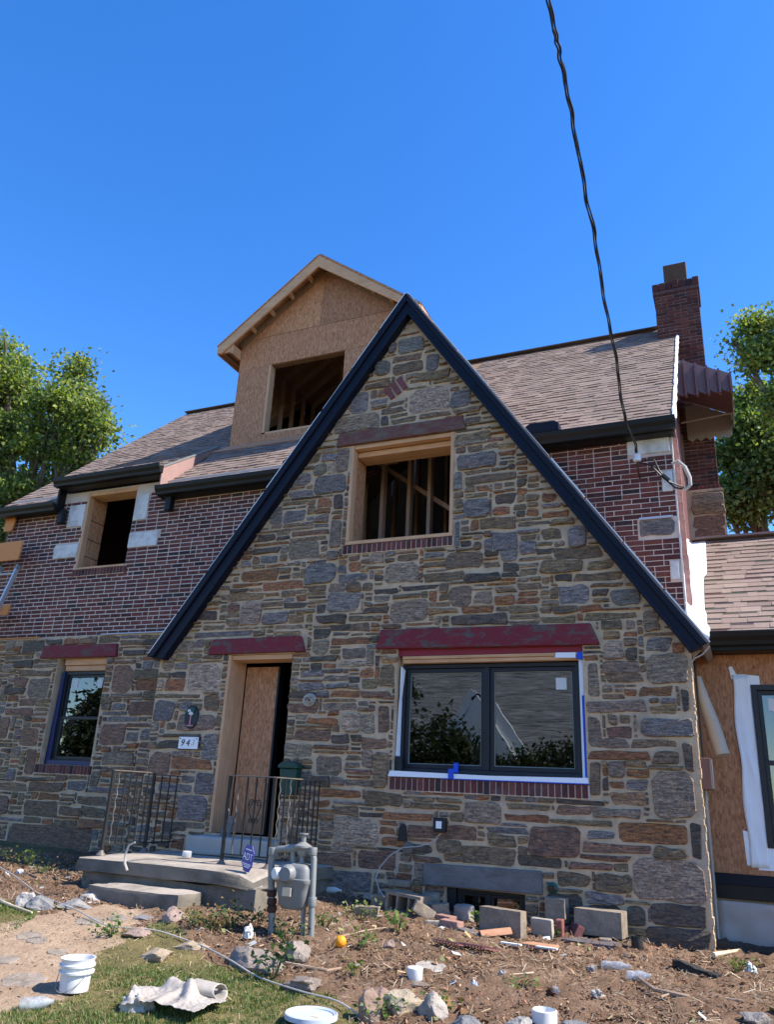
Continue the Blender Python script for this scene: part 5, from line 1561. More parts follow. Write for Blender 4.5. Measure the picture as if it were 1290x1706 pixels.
# membrane up the end wall
mb = MB(); mb.slab([(-0.474, 0.95, 3.35), (-0.474, 2.3, 4.55), (-0.474, 2.3, 4.9), (-0.474, 0.95, 4.1)], (1, 0, 0), 0.006); mb.build('membrane_upstand', 'membrane', house)
gutter(-0.24, XA1, 0.60, aez + 0.02, 'gutter', hgt=0.14)
MB().box(XA0 + 0.02, XA1, 0.605, 0.64, aez - 0.16, aez - 0.02).build('fascia', 'gutter_black', house)
MB().box(XA0 + 0.02, XA1, 0.642, AY - 0.02, aez - 0.165, aez - 0.145).build('soffit', 'gutter_black', house)
MB().box(XA1 - 0.02, XA1, AY + 0.002, 2 * adr - AY, 0.2, aez).build('annex_end_wall', 'osb', house)
MB().box(XA0, XA1, 2 * adr - AY, 2 * adr - AY + 0.2, 0.2, aez).build('annex_back_wall', 'interior_dark', house)
# loose downspout length, meter box and pipe by the corner
pa, pb = at(1163, 1128, 8.95), at(1205, 1258, 8.85)
pth = [pa, pa.lerp(pb, 0.25) + Vector((-0.01, 0, 0)), pa.lerp(pb, 0.6), pb]
MB().tube(pth, [0.035, 0.055, 0.068, 0.070], 14).build('leaning_pipe', 'pvc_tan', None, smooth=True, label='tan plastic pipe leaning on the plywood wall beside the stone corner', cat='pipe')
c0, c1 = at(1163, 1263, 8.7), at(1183, 1316, 8.7)
mb = MB(); mb.box(GR_ + 0.004, GR_ + 0.10, 0.22, 0.50, c1.z, c0.z)
eb = mb.build('utility_box', 'box_brown', None, bevel=0.008, label='brown metal utility box on the side of the stone corner', cat='utility box')
MB().box(GR_ + 0.10, GR_ + 0.112, 0.24, 0.48, c1.z + 0.01, c0.z - 0.01).build('cover', 'galv', eb)
MB().tube([(GR_ + 0.03, 0.3, c1.z), (GR_ + 0.03, 0.3, 0.45)], 0.017, 8).build('conduit', 'galv', eb, smooth=True)
MB().tube([(GR_ + 0.03, 0.3, c0.z), (GR_ + 0.03, 0.28, 2.7), (GR_ + 0.035, 0.2, 3.05)], 0.012, 8).build('conduit', 'gutter_black', eb, smooth=True)
P = [at(1183, 1077, 8.2), at(1172, 1090, 8.22), at(1158, 1097, 8.25), at(1151, 1106, 8.3), at(1152, 1130, 8.45)]
MB().tube(P, 0.008, 6).build('wall_cable', 'pvc_tan', None, smooth=True, label='thin tan cable curling down from the lower right end of the rake', cat='cable')
# rough bright mortar edge down the corner of the stone
mb = MB(); z = 0.35
while z < 3.05:
    hgt = random.uniform(0.02, 0.07)
    mb.box(GR_ - 0.012, GR_ + 0.004 + random.uniform(0, 0.016), 0.004, 0.10 + random.uniform(0, 0.05), z, z + hgt)
    z += hgt * 0.9
mb.build('corner_mortar', 'mortar', gable)

# ---- service drop
ins = at(1062, 762, 9.12)
isl = MB(); isl.lathe([(0.02, 0), (0.045, 0.01), (0.05, 0.04), (0.04, 0.06), (0.048, 0.08), (0.035, 0.11), (0.012, 0.12)], ins + Vector((0, 0, -0.06)), 14)
wi = new_empty('insulator_bracket', ins + Vector((0, 0.2, -0.3)), 'porcelain insulator on a rusty hook below the right gutter', 'insulator')
isl.build('insulator', 'insulator', wi, smooth=True)
MB().tube([ins + Vector((0, 0, -0.06)), ins + Vector((0, 0.02, -0.16)), ins + Vector((0, 0.19, -0.2))], 0.012, 6).build('hook', 'rust', wi)
ctrl = [((1062, 757), 9.12), ((1045, 700), 8.55), ((1020, 570), 7.5), ((990, 390), 6.3), ((960, 230), 5.3), ((935, 100), 4.6), ((915, 0), 4.0)]
base = [at(p[0], p[1], D) for p, D in ctrl]
tail = base[-1] + (base[-1] - base[-2]) * 2.5
base += [tail, tail + Vector((-1.2, -6.0, 0.9)), tail + Vector((-2.6, -13, 1.2))]
path = []
for i in range(len(base) - 1):
    p0, p1, p2, p3 = base[max(i - 1, 0)], base[i], base[i + 1], base[min(i + 2, len(base) - 1)]
    for k in range(24):
        t = k / 24
        path.append(0.5 * ((2 * p1) + (p2 - p0) * t + (2 * p0 - 5 * p1 + 4 * p2 - p3) * t * t + (3 * p1 - p0 - 3 * p2 + p3) * t ** 3))
path = [p + Vector((0.035 * mnoise.noise(Vector((i * 0.055, 1, 0))) + 0.018 * mnoise.noise(Vector((i * 0.17, 2, 0))), 0, 0.03 * mnoise.noise(Vector((i * 0.06, 3, 0))))) * min(1, i / 12) for i, p in enumerate(path)]
drop = new_empty('service_cable', ins, 'twisted black overhead service cable rising from the house to the sky', 'cable')
L = 0
ph0 = 0
acc = [0]
for a, c in zip(path, path[1:]): acc.append(acc[-1] + (c - a).length)
for st in range(3):
    pts = []
    for i, p in enumerate(path):
        ang = acc[i] * 3.4 + st * 2.094
        loose = 0.012 + (0.012 * max(0, math.sin(acc[i] * 0.9 + st)) if acc[i] > 3 else 0)
        if i == 0: loose = 0.004
        dv = (path[min(i + 1, len(path) - 1)] - path[max(i - 1, 0)]).normalized()
        a = dv.cross(Vector((1, 0, 0))).normalized(); c = dv.cross(a)
        pts.append(p + (a * math.cos(ang) + c * math.sin(ang)) * loose)
    MB().tube(pts, 0.0075, 5).build('strand', 'black_wire', drop, smooth=True)
# tail wires to the corner and the white coil
w1 = [at(1064, 770, 9.12), at(1085, 775, 9.15), at(1105, 795, 9.2), at(1125, 812, 9.25), at(1138, 815, 9.28)]
w2 = [at(1070, 768, 9.12), at(1090, 765, 9.14), at(1100, 785, 9.2), at(1116, 803, 9.22), at(1140, 812, 9.28)]
for q_, lb in ((w1, 'lower black service wire running from the insulator to the wall corner'), (w2, 'upper black service wire looping from the insulator to the wall corner')):
    MB().tube(q_, 0.010, 6).build('service_wire', 'black_wire', None, smooth=True, label=lb, cat='wire')
MB().bar(at(1104, 790, 9.18), at(1116, 800, 9.2), 0.03, 0.03).build('wire_connector', 'black_wire', None, label='short black connector on the service wire near the corner', cat='connector')
cp = [at(x, y, 9.3) for x, y in ((1120, 773), (1130, 768), (1142, 778), (1150, 795), (1151, 808), (1144, 815), (1136, 812))]
MB().tube(cp, 0.022, 8).build('white_conduit_loop', 'white_wire', None, smooth=True, label='white conduit looped round the right brick corner', cat='conduit')

# ------------------------------------------------------------------ things fixed to the front wall
# house number plaque
num = new_empty('number_plaque', (-6.42, -0.03, 2.03), 'white house number plaque reading 943 left of the door', 'number sign')
MB().box(-6.565, -6.272, -0.045, -0.028, 2.03, 2.175).build('plate', 'sign_white', num, bevel=0.003)
MB().box(-6.58, -6.257, -0.0275, 0.0, 2.02, 2.185).build('backing', 'iron', num)
def text_mesh(body, size, mat, parent, loc, extr=0.0015, sx=1.0, shear=0.0, rz=0.0, name='lettering', rx=math.pi / 2):
    cu = bpy.data.curves.new('text', 'FONT')
    cu.body = body; cu.size = size; cu.extrude = extr; cu.align_x = 'CENTER'; cu.align_y = 'CENTER'; cu.shear = shear
    ob = bpy.data.objects.new('text', cu)
    COL.objects.link(ob)
    bpy.context.view_layer.update()
    me = bpy.data.meshes.new_from_object(ob.evaluated_get(bpy.context.evaluated_depsgraph_get()))
    bpy.data.objects.remove(ob, do_unlink=True)
    me.transform(Matrix.Rotation(rz, 4, 'Z') @ Matrix.Rotation(rx, 4, 'X') @ Matrix.Diagonal((sx, 1, 1, 1)))
    me.materials.clear()
    me.name = name
    return link_mesh(me, name, mat, parent, loc)
text_mesh('9', 0.115, 'ink', num, (-6.505, -0.047, 2.10), shear=0.25)
text_mesh('4', 0.115, 'ink', num, (-6.425, -0.047, 2.10), shear=0.25)
text_mesh('3', 0.105, 'faded_ink', num, (-6.345, -0.047, 2.105), shear=0.2)
for xx in (-6.545, -6.292):
    MB().lathe([(0.008, 0), (0.006, 0.006)], (xx, -0.045, 2.155), 8, (0, -1, 0)).build('screw', 'ink', num)
# oval plaque with a tree
ov = new_empty('oval_plaque', (-6.43, -0.03, 2.28), 'dark oval cast plaque with a green tree above the house number', 'plaque')
c0 = Vector((-6.43, -0.045, 2.42))
def oval(rx, rz_, y0, y1, cx, cz, n_=28):
    return [(cx + rx * math.cos(2 * math.pi * k / n_), cz + rz_ * math.sin(2 * math.pi * k / n_)) for k in range(n_)], y0, y1
for rx, rz_, y0, y1, mt, nm in ((0.105, 0.145, -0.04, 0.0, 'plaque_dark', 'plate'),):
    pol, a, b = oval(rx, rz_, y0, y1, c0.x, c0.z); MB().prism(ccw(pol), a, b).build(nm, mt, ov, bevel=0.008)
MB().prism(ccw([(c0.x - 0.010, c0.z - 0.11), (c0.x + 0.010, c0.z - 0.11), (c0.x + 0.007, c0.z + 0.02), (c0.x - 0.007, c0.z + 0.02)]), -0.048, -0.039).build('trunk_relief', 'plaque_pink', ov)
MB().box(c0.x - 0.05, c0.x + 0.05, -0.047, -0.039, c0.z - 0.115, c0.z - 0.10).build('ground_relief', 'plaque_pink', ov)
for k in range(11):
    a = random.uniform(0, 6.28); r = random.uniform(0.0, 0.055)
    pol, y0, y1 = oval(0.026, 0.022, 0, 0, c0.x + r * math.cos(a), c0.z + 0.055 + r * math.sin(a) * 0.9, 8)
    MB().prism(ccw(pol), -0.05 - random.uniform(0, 0.006), -0.039).build('leaf_relief', 'plaque_green' if k % 4 else 'white_patch', ov) if k < 9 else None
# letter box
mbx = new_empty('letter_box', (-4.87, -0.1, 1.45), 'dark green metal letter box on the wall right of the door', 'mailbox')
MB().prism(ccw([(-4.955, 1.55), (-4.785, 1.55), (-4.755, 1.84), (-4.985, 1.84)]), -0.15, -0.03).build('body', 'mail_green', mbx, bevel=0.01)
pol = [(-5.005, 1.842), (-4.735, 1.842), (-4.745, 1.88), (-4.785, 1.91), (-4.87, 1.925), (-4.955, 1.91), (-4.995, 1.88)]
MB().prism(ccw(pol), -0.175, -0.03).build('lid', 'mail_green', mbx, bevel=0.01)
text_mesh('N', 0.06, 'plaque_green', mbx, (-4.87, -0.152, 1.68), extr=0.003, name='emblem')
# white wire coil by the door
coil = new_empty('wire_coil', (-4.72, -0.05, 2.55), 'small coil of white wire hanging on the stone right of the door', 'wire')
cc = at(515, 1166, 8.34)
for k in range(4):
    rx, rz_ = 0.085 - 0.012 * k, 0.07 - 0.013 * k
    a0 = random.uniform(-0.3, 0.3)
    pts = []
    for j in range(22):
        a = 2 * math.pi * j / 20
        v = Vector((rx * math.cos(a), -0.012 * k + 0.006 * math.sin(3 * a), rz_ * math.sin(a)))
        pts.append(cc + Matrix.Rotation(a0, 3, 'Y') @ v)
    MB().tube(pts, 0.006, 6).build('loop', 'white_wire', coil, smooth=True)
# outlet box and cable
ob_ = new_empty('outlet_box', (-3.03, -0.04, 1.26), 'small black weatherproof outlet box with a white face below the wide window', 'outlet')
MB().box(-3.10, -2.965, -0.075, 0.0, 1.265, 1.405).build('box', 'frame_black', ob_, bevel=0.006)
MB().box(-3.065, -3.002, -0.082, -0.0755, 1.30, 1.372).build('face_plate', 'sign_white', ob_, bevel=0.002)
cab = [at(735, 1388, 8.36), at(722, 1402, 8.34), at(700, 1410, 8.33), at(672, 1412, 8.32), at(650, 1425, 8.3), at(633, 1445, 8.28), at(626, 1462, 8.22), at(630, 1478, 8.1), at(640, 1494, 7.9)]
MB().tube(cab, 0.006, 6).build('outlet_cable', 'grey_wire', None, smooth=True, label='thin grey cable drooping from the outlet box to the block pile', cat='cable')
vp = new_empty('vent_pipe', (-3.6, -0.05, 1.0), 'dark rusty capped pipe end on the stone wall near the outlet box', 'pipe')
c0, c1 = at(669, 1372, 8.33), at(668, 1402, 8.33)
MB().prism(ccw([(c1.x - 0.05, c1.z), (c1.x + 0.05, c1.z), (c0.x + 0.035, c0.z - 0.02), (c0.x, c0.z), (c0.x - 0.035, c0.z - 0.03)]), -0.05, 0.0).build('bracket', 'charred', vp, bevel=0.01)
c2 = at(676, 1414, 8.3)
MB().lathe([(0.06, 0), (0.06, 0.05), (0.05, 0.06)], (c2.x, 0.0, c2.z), 14, (0, -1, 0), tint=(0.16, 0.145, 0.13)).build('cap', 'rock', vp, smooth=True)
tp2 = at(920, 1480, 8.35)
tp = new_empty('wall_spigot', tp2, 'corroded round spigot in the stone right of the basement window', 'spigot')
MB().lathe([(0.05, 0), (0.055, 0.02), (0.03, 0.03), (0.02, 0.06)], (tp2.x, 0, tp2.z), 14, (0, -1, 0)).build('flange', 'plaque_green', tp, smooth=True)
MB().lathe([(0.03, 0.06), (0.03, 0.075)], (tp2.x, 0, tp2.z), 8, (0, -1, 0)).build('handle', 'rust', tp)

# ------------------------------------------------------------------ porch, step and railings
PZ = 0.86
PX0, PX1, PY0 = -6.50, -4.27, -1.53
def rough_block(x0, x1, y0, y1, z0, z1, seed, n_=(24, 12, 4), amp=0.010, chip=None, edge=1.0):
    """concrete block with worn, uneven edges"""
    bm = bmesh.new()
    bmesh.ops.create_cube(bm, size=1)
    bmesh.ops.subdivide_edges(bm, edges=bm.edges[:], cuts=9, use_grid_fill=True)
    for v in bm.verts:
        x, y, z = v.co
        e = sum(abs(abs(a) - 0.5) < 1e-4 for a in (x, y, z))
        p = Vector((x0 + (x + 0.5) * (x1 - x0), y0 + (y + 0.5) * (y1 - y0), z0 + (z + 0.5) * (z1 - z0)))
        nz_ = mnoise.noise(p * 5 + Vector((seed, 0, 0))) * amp + mnoise.noise(p * 17 + Vector((0, seed, 0))) * amp * 0.6
        inn = Vector((x, y, z)).normalized()
        p += inn * nz_ * (1 if e == 1 else 1.6)
        if e >= 2: p -= Vector((inn.x, inn.y, inn.z)) * edge * (0.010 + 0.024 * max(0, mnoise.noise(p * 9)))
        if chip and e >= 1:
            d_ = (p - Vector(chip[0])).length
            if d_ < chip[1]: p += (Vector(chip[2]) - p) * 0.35 * (1 - d_ / chip[1]) + Vector((0, 0, random.uniform(-.012, .012)))
        v.co = p
    vs = [v.co.copy() for v in bm.verts]
    bm.verts.index_update()
    fs = [tuple(v.index for v in f.verts) for f in bm.faces]
    bm.free()
    return vs, fs
porch = new_empty('concrete_porch', (-5.3, -0.75, 0.3), 'worn concrete porch slab in front of the door', 'porch')
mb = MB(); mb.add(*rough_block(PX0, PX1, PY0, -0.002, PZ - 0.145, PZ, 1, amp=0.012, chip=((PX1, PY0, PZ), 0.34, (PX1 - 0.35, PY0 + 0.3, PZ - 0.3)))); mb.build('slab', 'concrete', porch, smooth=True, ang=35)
mb = MB(); mb.add(*rough_block(PX0 + 0.05, PX1 - 0.05, PY0 + 0.05, -0.004, 0.25, PZ - 0.14, 2, amp=0.01)); mb.build('base', 'shade_dirt_concrete', porch, smooth=True, ang=35)
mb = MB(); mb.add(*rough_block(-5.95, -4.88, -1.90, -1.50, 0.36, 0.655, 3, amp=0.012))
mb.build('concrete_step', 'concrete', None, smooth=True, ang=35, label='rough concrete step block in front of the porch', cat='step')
mb = MB(); mb.add(*rough_block(-6.06, -4.93, -0.33, -0.035, PZ + 0.003, 1.065, 4, amp=0.004))
mb.build('door_step', 'grey_step', None, smooth=True, ang=35, label='pale grey slab step below the door threshold', cat='step')
cp_ = at(312, 1417, 7.6)
cup = MB(); cup.lathe([(0.045, 0.004), (0.05, 0.01), (0.05, 0.06), (0.045, 0.066)], (cp_.x, cp_.y, PZ + 0.005), 16)
cup.build('white_cup', 'bucket_white', None, smooth=True, label='small white plastic cup on the porch left of the door step', cat='cup')
leaner = MB(); a_, b_2 = Vector((cp_.x - 0.05, -0.12, PZ + 0.01)), Vector((cp_.x + 0.0, -0.05, 1.28))
leaner.bar(a_, b_2, 0.12, 0.03, up=(0, 1, 0), tint=(0.17, 0.165, 0.165)); leaner.build('leaning_slate', 'rock', None, label='narrow grey slate strip leaning on the wall left of the door', cat='slate')

def scroll(mb, c, r, turns, plane, sgn=1, tr=0.006):
    pts = []
    for k in range(26):
        t = k / 25
        a = turns * 2 * math.pi * t
        rr = r * (1 - 0.8 * t)
        u, v = sgn * rr * math.cos(a), rr * math.sin(a)
        pts.append(Vector(c) + Vector(plane) * u + Vector((0, 0, 1)) * v)
    mb.tube(pts, tr, 5)
def railing_section(par, p0, p1, z0, ztop, nbal, scroll_at=(), twist_at=()):
    p0, p1 = Vector(p0), Vector(p1)
    d = (p1 - p0).normalized()
    up = Vector((0, 0, 1))
    mb = MB(); mb.bar(p0 + up * ztop, p1 + up * ztop, 0.036, 0.014); mb.build('top_rail', 'rail_top', par, bevel=0.004)
    mb = MB(); mb.bar(p0 + up * (z0 + 0.10), p1 + up * (z0 + 0.10), 0.022, 0.012); mb.build('bottom_rail', 'iron', par)
    for k in range(nbal):
        p = p0 + (p1 - p0) * ((k + 1) / (nbal + 1))
        a, b = p + up * (z0 + 0.10), p + up * (ztop - 0.006)
        if k in twist_at:
            pts = [a.lerp(b, t / 40) + (d * math.cos(t * 0.9) + up.cross(d) * math.sin(t * 0.9)) * 0.006 for t in range(41)]
            m = MB(); m.tube(pts, 0.0065, 5); m.build('twisted_baluster', 'rail_top', par, smooth=True)
        else:
            m = MB(); m.bar(a, b, 0.013, 0.013, up=tuple(d)); m.build('baluster', 'iron', par)
        if k in scroll_at:
            zc = z0 + 0.10 + (ztop - z0) * 0.5
            m = MB()
            for sg in (-1, 1):
                scroll(m, p + d * 0.045 * sg + up * (zc + 0.07), 0.038, 1.4, d, -sg)
                scroll(m, p + d * 0.035 * sg + up * (zc - 0.10), 0.028, 1.4, d, -sg)
                m.tube([p + d * 0.08 * sg + up * (zc + 0.06), p + d * 0.05 * sg + up * (zc - 0.03), p + up * (zc - 0.14)], 0.006, 5)
            m.build('scroll', 'iron', par, smooth=True)
def rail_post(par, p, z0, ztop, base=True):
    mb = MB(); mb.bar((p[0], p[1], z0), (p[0], p[1], ztop), 0.032, 0.032, up=(0, 1, 0)); mb.build('post', 'iron', par, bevel=0.003)
    if base:
        mb = MB(); mb.lathe([(0.055, 0), (0.05, 0.012), (0.03, 0.03), (0.022, 0.05)], (p[0], p[1], z0 - 0.004), 12); mb.build('post_base', 'rail_top', par, smooth=True)
RT = 1.72
lx = -6.43
lr = new_empty('porch_railing', (lx, -0.7, PZ), 'black iron railing along the left side of the porch', 'railing', 'porch railings')
rail_post(lr, (lx, -1.27), PZ, RT); rail_post(lr, (lx, -0.58), PZ, RT)
railing_section(lr, (lx, -1.27, 0), (lx, -0.58, 0), PZ, RT, 6, (2, 4), (0,))
railing_section(lr, (lx, -0.58, 0), (lx, 0.0, 0), PZ, RT - 0.02, 3, (), ())
rr_ = new_empty('porch_railing', (-4.7, -1.08, PZ), 'black iron railing turning the right front corner of the porch', 'railing', 'porch railings')
rx0, rx1, ryy = -5.02, -4.47, -1.07
rail_post(rr_, (rx0, ryy), PZ, RT); rail_post(rr_, (rx1, ryy), PZ, RT)
railing_section(rr_, (rx0, ryy, 0), (rx1, ryy, 0), PZ, RT, 4, (2,), (0,))
railing_section(rr_, (rx1, ryy, 0), (rx1, 0.0, 0), PZ, RT, 9, (4,), (0, 2))
hp = [(rx0 + 0.01, ryy, RT - 0.33), (rx0 + 0.05, ryy - 0.02, RT - 0.40), (rx0 + 0.12, ryy - 0.02, RT - 0.40), (rx0 + 0.15, ryy - 0.02, RT - 0.33), (rx0 + 0.14, ryy - 0.02, RT - 0.5), (rx0 + 0.12, ryy - 0.02, RT - 0.66)]
MB().tube(hp, 0.009, 6).build('bent_bar', 'rail_top', rr_, smooth=True)
P = [at(x, y, 7.2) for x, y in ((228, 1403), (218, 1408), (212, 1422), (211, 1438), (215, 1450))]
P = [Vector((p.x * 6.85 / 7.2, 6.82 - 8.4, (p.z - 1.6) * 6.85 / 7.2 + 1.6)) for p in P]
MB().tube(P, [0.010, 0.011, 0.012, 0.012, 0.012], 6).build('cable_end', 'white_wire', None, smooth=True, label='short white cable end hanging over the front edge of the porch slab', cat='cable')

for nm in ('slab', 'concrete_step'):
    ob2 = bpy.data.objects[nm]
    ob2.data.materials.append(M['shade_dirt_concrete'])
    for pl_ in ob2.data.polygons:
        if pl_.normal.z < 0.6: pl_.material_index = 1  # upright faces painted darker: part dirt, part the shade they stand in
# ------------------------------------------------------------------ gas meter
GD = 6.45
gm = new_empty('gas_meter', ag(480, 1560), 'grey gas meter on upright pipes beside the right corner of the porch', 'gas meter')
def gp_(x, y, D=GD): return at(x, y, D)
zg = gz(-3.8, GD - 8.4) - 0.05
pL = [gp_(452, 1558), gp_(453, 1520), gp_(452, 1470), gp_(452, 1432), gp_(455, 1420), gp_(464, 1415), gp_(482, 1414)]
pL[0].z = zg
MB().tube(pL, 0.029, 12).build('inlet_pipe', 'galv', gm, smooth=True)
pR = [gp_(517, 1580), gp_(520, 1500), gp_(523, 1430), gp_(520, 1420), gp_(510, 1415), gp_(500, 1414)]
pR[0].z = zg
MB().tube(pR, 0.027, 12).build('outlet_pipe', 'galv', gm, smooth=True)
for (x, y, h, r, mt) in ((455, 1418, 0.06, 0.038, 'galv'), (521, 1418, 0.06, 0.037, 'galv'), (520, 1502, 0.07, 0.036, 'galv'), (453, 1465, 0.03, 0.036, 'galv')):
    c = gp_(x, y)
    MB().lathe([(r, -h / 2), (r * 1.06, -h / 2 + 0.008), (r * 1.06, h / 2 - 0.008), (r, h / 2)], c, 14).build('coupling', mt, gm, smooth=True)
for y in (1488, 1502, 1514):
    c = gp_(453, y); MB().lathe([(0.034, -0.028), (0.043, -0.018), (0.043, 0.018), (0.034, 0.028)], c, 8).build('rusty_union', 'rust', gm)
sp_ = [gp_(505, 1560), gp_(506, 1505)]; sp_[0].z = zg
MB().bar(sp_[0], sp_[1], 0.05, 0.02).build('support_stake', 'galv', gm)
# meter body: rounded box tapering to a bowl
def loft(rings, name, mat, par, n_=20):
    vs, fs = [], []
    for (cx, cy, cz, rx, ry_, pw) in rings:
        for k in range(n_):
            a = 2 * math.pi * k / n_
            ca_, sa_ = math.cos(a), math.sin(a)
            vs.append((cx + rx * math.copysign(abs(ca_) ** pw, ca_), cy + ry_ * math.copysign(abs(sa_) ** pw, sa_), cz))
    for i in range(len(rings) - 1):
        for k in range(n_):
            k2 = (k + 1) % n_
            fs.append((i * n_ + k, i * n_ + k2, (i + 1) * n_ + k2, (i + 1) * n_ + k))
    fs.append(tuple(range(n_))[::-1]); fs.append(tuple((len(rings) - 1) * n_ + k for k in range(n_)))
    return MB().add(vs, fs).build(name, mat, par, smooth=True, ang=50)
mt_, mm_, mb_ = gp_(494, 1440), gp_(494, 1470), gp_(494, 1515)
cx, cy = mt_.x, mt_.y
loft([(cx, cy, mb_.z, 0.10, 0.055, 0.7), (cx, cy, mb_.z + 0.03, 0.125, 0.075, 0.6), (cx, cy, mb_.z + 0.14, 0.145, 0.09, 0.5), (cx, cy, mm_.z - 0.01, 0.155, 0.095, 0.45), (cx, cy, mm_.z + 0.005, 0.165, 0.105, 0.45), (cx, cy, mm_.z + 0.03, 0.165, 0.105, 0.45),
      (cx, cy, mm_.z + 0.035, 0.155, 0.095, 0.45), (cx, cy, mt_.z - 0.03, 0.15, 0.09, 0.45), (cx, cy, mt_.z, 0.13, 0.08, 0.5), (cx, cy, mt_.z + 0.012, 0.09, 0.05, 0.6)], 'meter_case', 'meter_grey', gm)
c = gp_(478, 1460, GD - 0.1)
MB().lathe([(0.075, 0.0), (0.075, 0.03), (0.06, 0.05), (0.055, 0.07)], (cx - 0.02, cy - 0.085, c.z + 0.02), 18, (0, -1, 0)).build('index_housing', 'meter_grey', gm, smooth=True)
MB().lathe([(0.048, 0.0), (0.048, 0.06), (0.04, 0.07)], (cx - 0.10, cy - 0.085, c.z + 0.015), 16, (-0.45, -1, 0)).build('index_glass', 'clear_cap', gm, smooth=True)
MB().box(cx - 0.05, cx + 0.03, cy - 0.118, cy - 0.105, mm_.z - 0.10, mm_.z - 0.035).build('tag', 'tag_paper', gm)
c = gp_(505, 1412)
MB().lathe([(0.03, -0.07), (0.045, -0.055), (0.05, -0.02), (0.075, 0.0), (0.075, 0.015), (0.04, 0.035), (0.022, 0.045), (0.022, 0.10), (0.04, 0.105), (0.04, 0.115)], c + Vector((0, 0, 0.0)), 18).build('regulator', 'galv', gm, smooth=True)
MB().tube([gp_(480, 1414), gp_(500, 1412)], 0.036, 10).build('union', 'galv', gm, smooth=True)
MB().tube([gp_(488, 1414), gp_(488, 1442)], 0.022, 10).build('riser', 'galv', gm, smooth=True)
MB().tube([gp_(503, 1414), gp_(503, 1442)], 0.022, 10).build('riser', 'galv', gm, smooth=True)

# ------------------------------------------------------------------ yard sign
sb = ag(398, 1514)
SD = sb.y + 8.4
st = at(414, 1430, SD)
sg = new_empty('yard_sign', sb, 'small blue octagonal alarm company yard sign with white letters on a stake', 'sign')
MB().bar((sb.x, sb.y, sb.z - 0.05), (st.x, st.y + 0.012, st.z + 0.06), 0.022, 0.01).build('stake', 'galv', sg)
sc_ = st + Vector((0, -0.004, 0))
tilt = math.atan2(st.x - sb.x, st.z - sb.z)
xf = Matrix.Translation(sc_) @ Matrix.Rotation(math.radians(-22), 4, 'Z') @ Matrix.Rotation(tilt, 4, 'Y')
hw, hh = 0.085, 0.118
octa = [(hw * a, hh * b) for a, b in ((-0.5, -1), (0.5, -1), (1, -0.5), (1, 0.5), (0.5, 1), (-0.5, 1), (-1, 0.5), (-1, -0.5))]
m = MB(xf); m.prism(octa, -0.006, 0.0); m.build('panel', 'sign_blue', sg)
m = MB(xf)
for (u0, u1, v0, v1) in ((-0.6, 0.6, 0.62, 0.70), (-0.8, 0.8, -0.46, -0.40), (-0.7, 0.7, -0.58, -0.52), (-0.5, 0.5, -0.70, -0.64)):
    m.box(hw * u0, hw * u1, -0.0085, -0.0062, hh * v0, hh * v1)
m.build('print_lines', 'sign_white', sg)
me_o = text_mesh('ADT', 0.088, 'sign_white', sg, tuple(xf @ Vector((0, -0.0085, 0.012))), extr=0.001, sx=0.9, rx=0)
me_o.data.transform((Matrix.Rotation(math.radians(-22), 4, 'Z') @ Matrix.Rotation(tilt, 4, 'Y') @ Matrix.Rotation(math.pi / 2, 4, 'X')))

# ------------------------------------------------------------------ yard clutter
bp = ag(122, 1650)
bk = new_empty('plastic_bucket', bp, 'white five gallon plastic bucket on the lawn edge', 'bucket')
rb, rt_, hb = 0.092, 0.110, 0.34
hb = (at(122, 1592, bp.y + 8.4).z - bp.z) * 0.98
prof = [(rb, 0), (rb + 0.002, 0.01), (rt_ - 0.012, hb - 0.09), (rt_ + 0.004, hb - 0.088), (rt_ + 0.005, hb - 0.075), (rt_ - 0.008, hb - 0.072), (rt_ - 0.007, hb - 0.05), (rt_ + 0.006, hb - 0.048), (rt_ + 0.007, hb - 0.036), (rt_ - 0.004, hb - 0.033), (rt_ - 0.002, hb - 0.01), (rt_ + 0.004, hb), (rt_ - 0.006, hb), (rt_ - 0.012, hb - 0.02), (rb - 0.006, 0.012), (0.001, 0.01)]
MB().lathe(prof, bp, 36).build('body', 'bucket_white', bk, smooth=True, ang=45)
pts = [bp + Vector((-(rt_ + 0.006) * math.cos(a), -(rt_ + 0.012) * math.sin(a) * 0.98, hb - 0.06 - 0.13 * math.sin(a))) for a in np.linspace(0.02, math.pi - 0.02, 20)]
MB().tube([tuple(p) for p in pts], 0.0028, 5).build('handle', 'galv', bk, smooth=True)
ld = ag(517, 1699)
ld.z = gz(ld.x, ld.y)
lid = MB(); lid.lathe([(0.155, 0), (0.165, 0.004), (0.165, 0.03), (0.158, 0.034), (0.15, 0.028), (0.14, 0.026), (0.138, 0.020), (0.02, 0.022)], ld + Vector((0.03, -0.05, 0.02)), 40)
lo_ = lid.build('bucket_lid', 'grey_lid', None, smooth=True, ang=40, label='round grey plastic bucket lid lying on the grass at the front', cat='lid')
MB().box(ld.x + 0.05, ld.x + 0.10, ld.y - 0.09, ld.y - 0.05, ld.z + 0.042, ld.z + 0.0445).build('sticker', 'tag_paper', lo_)

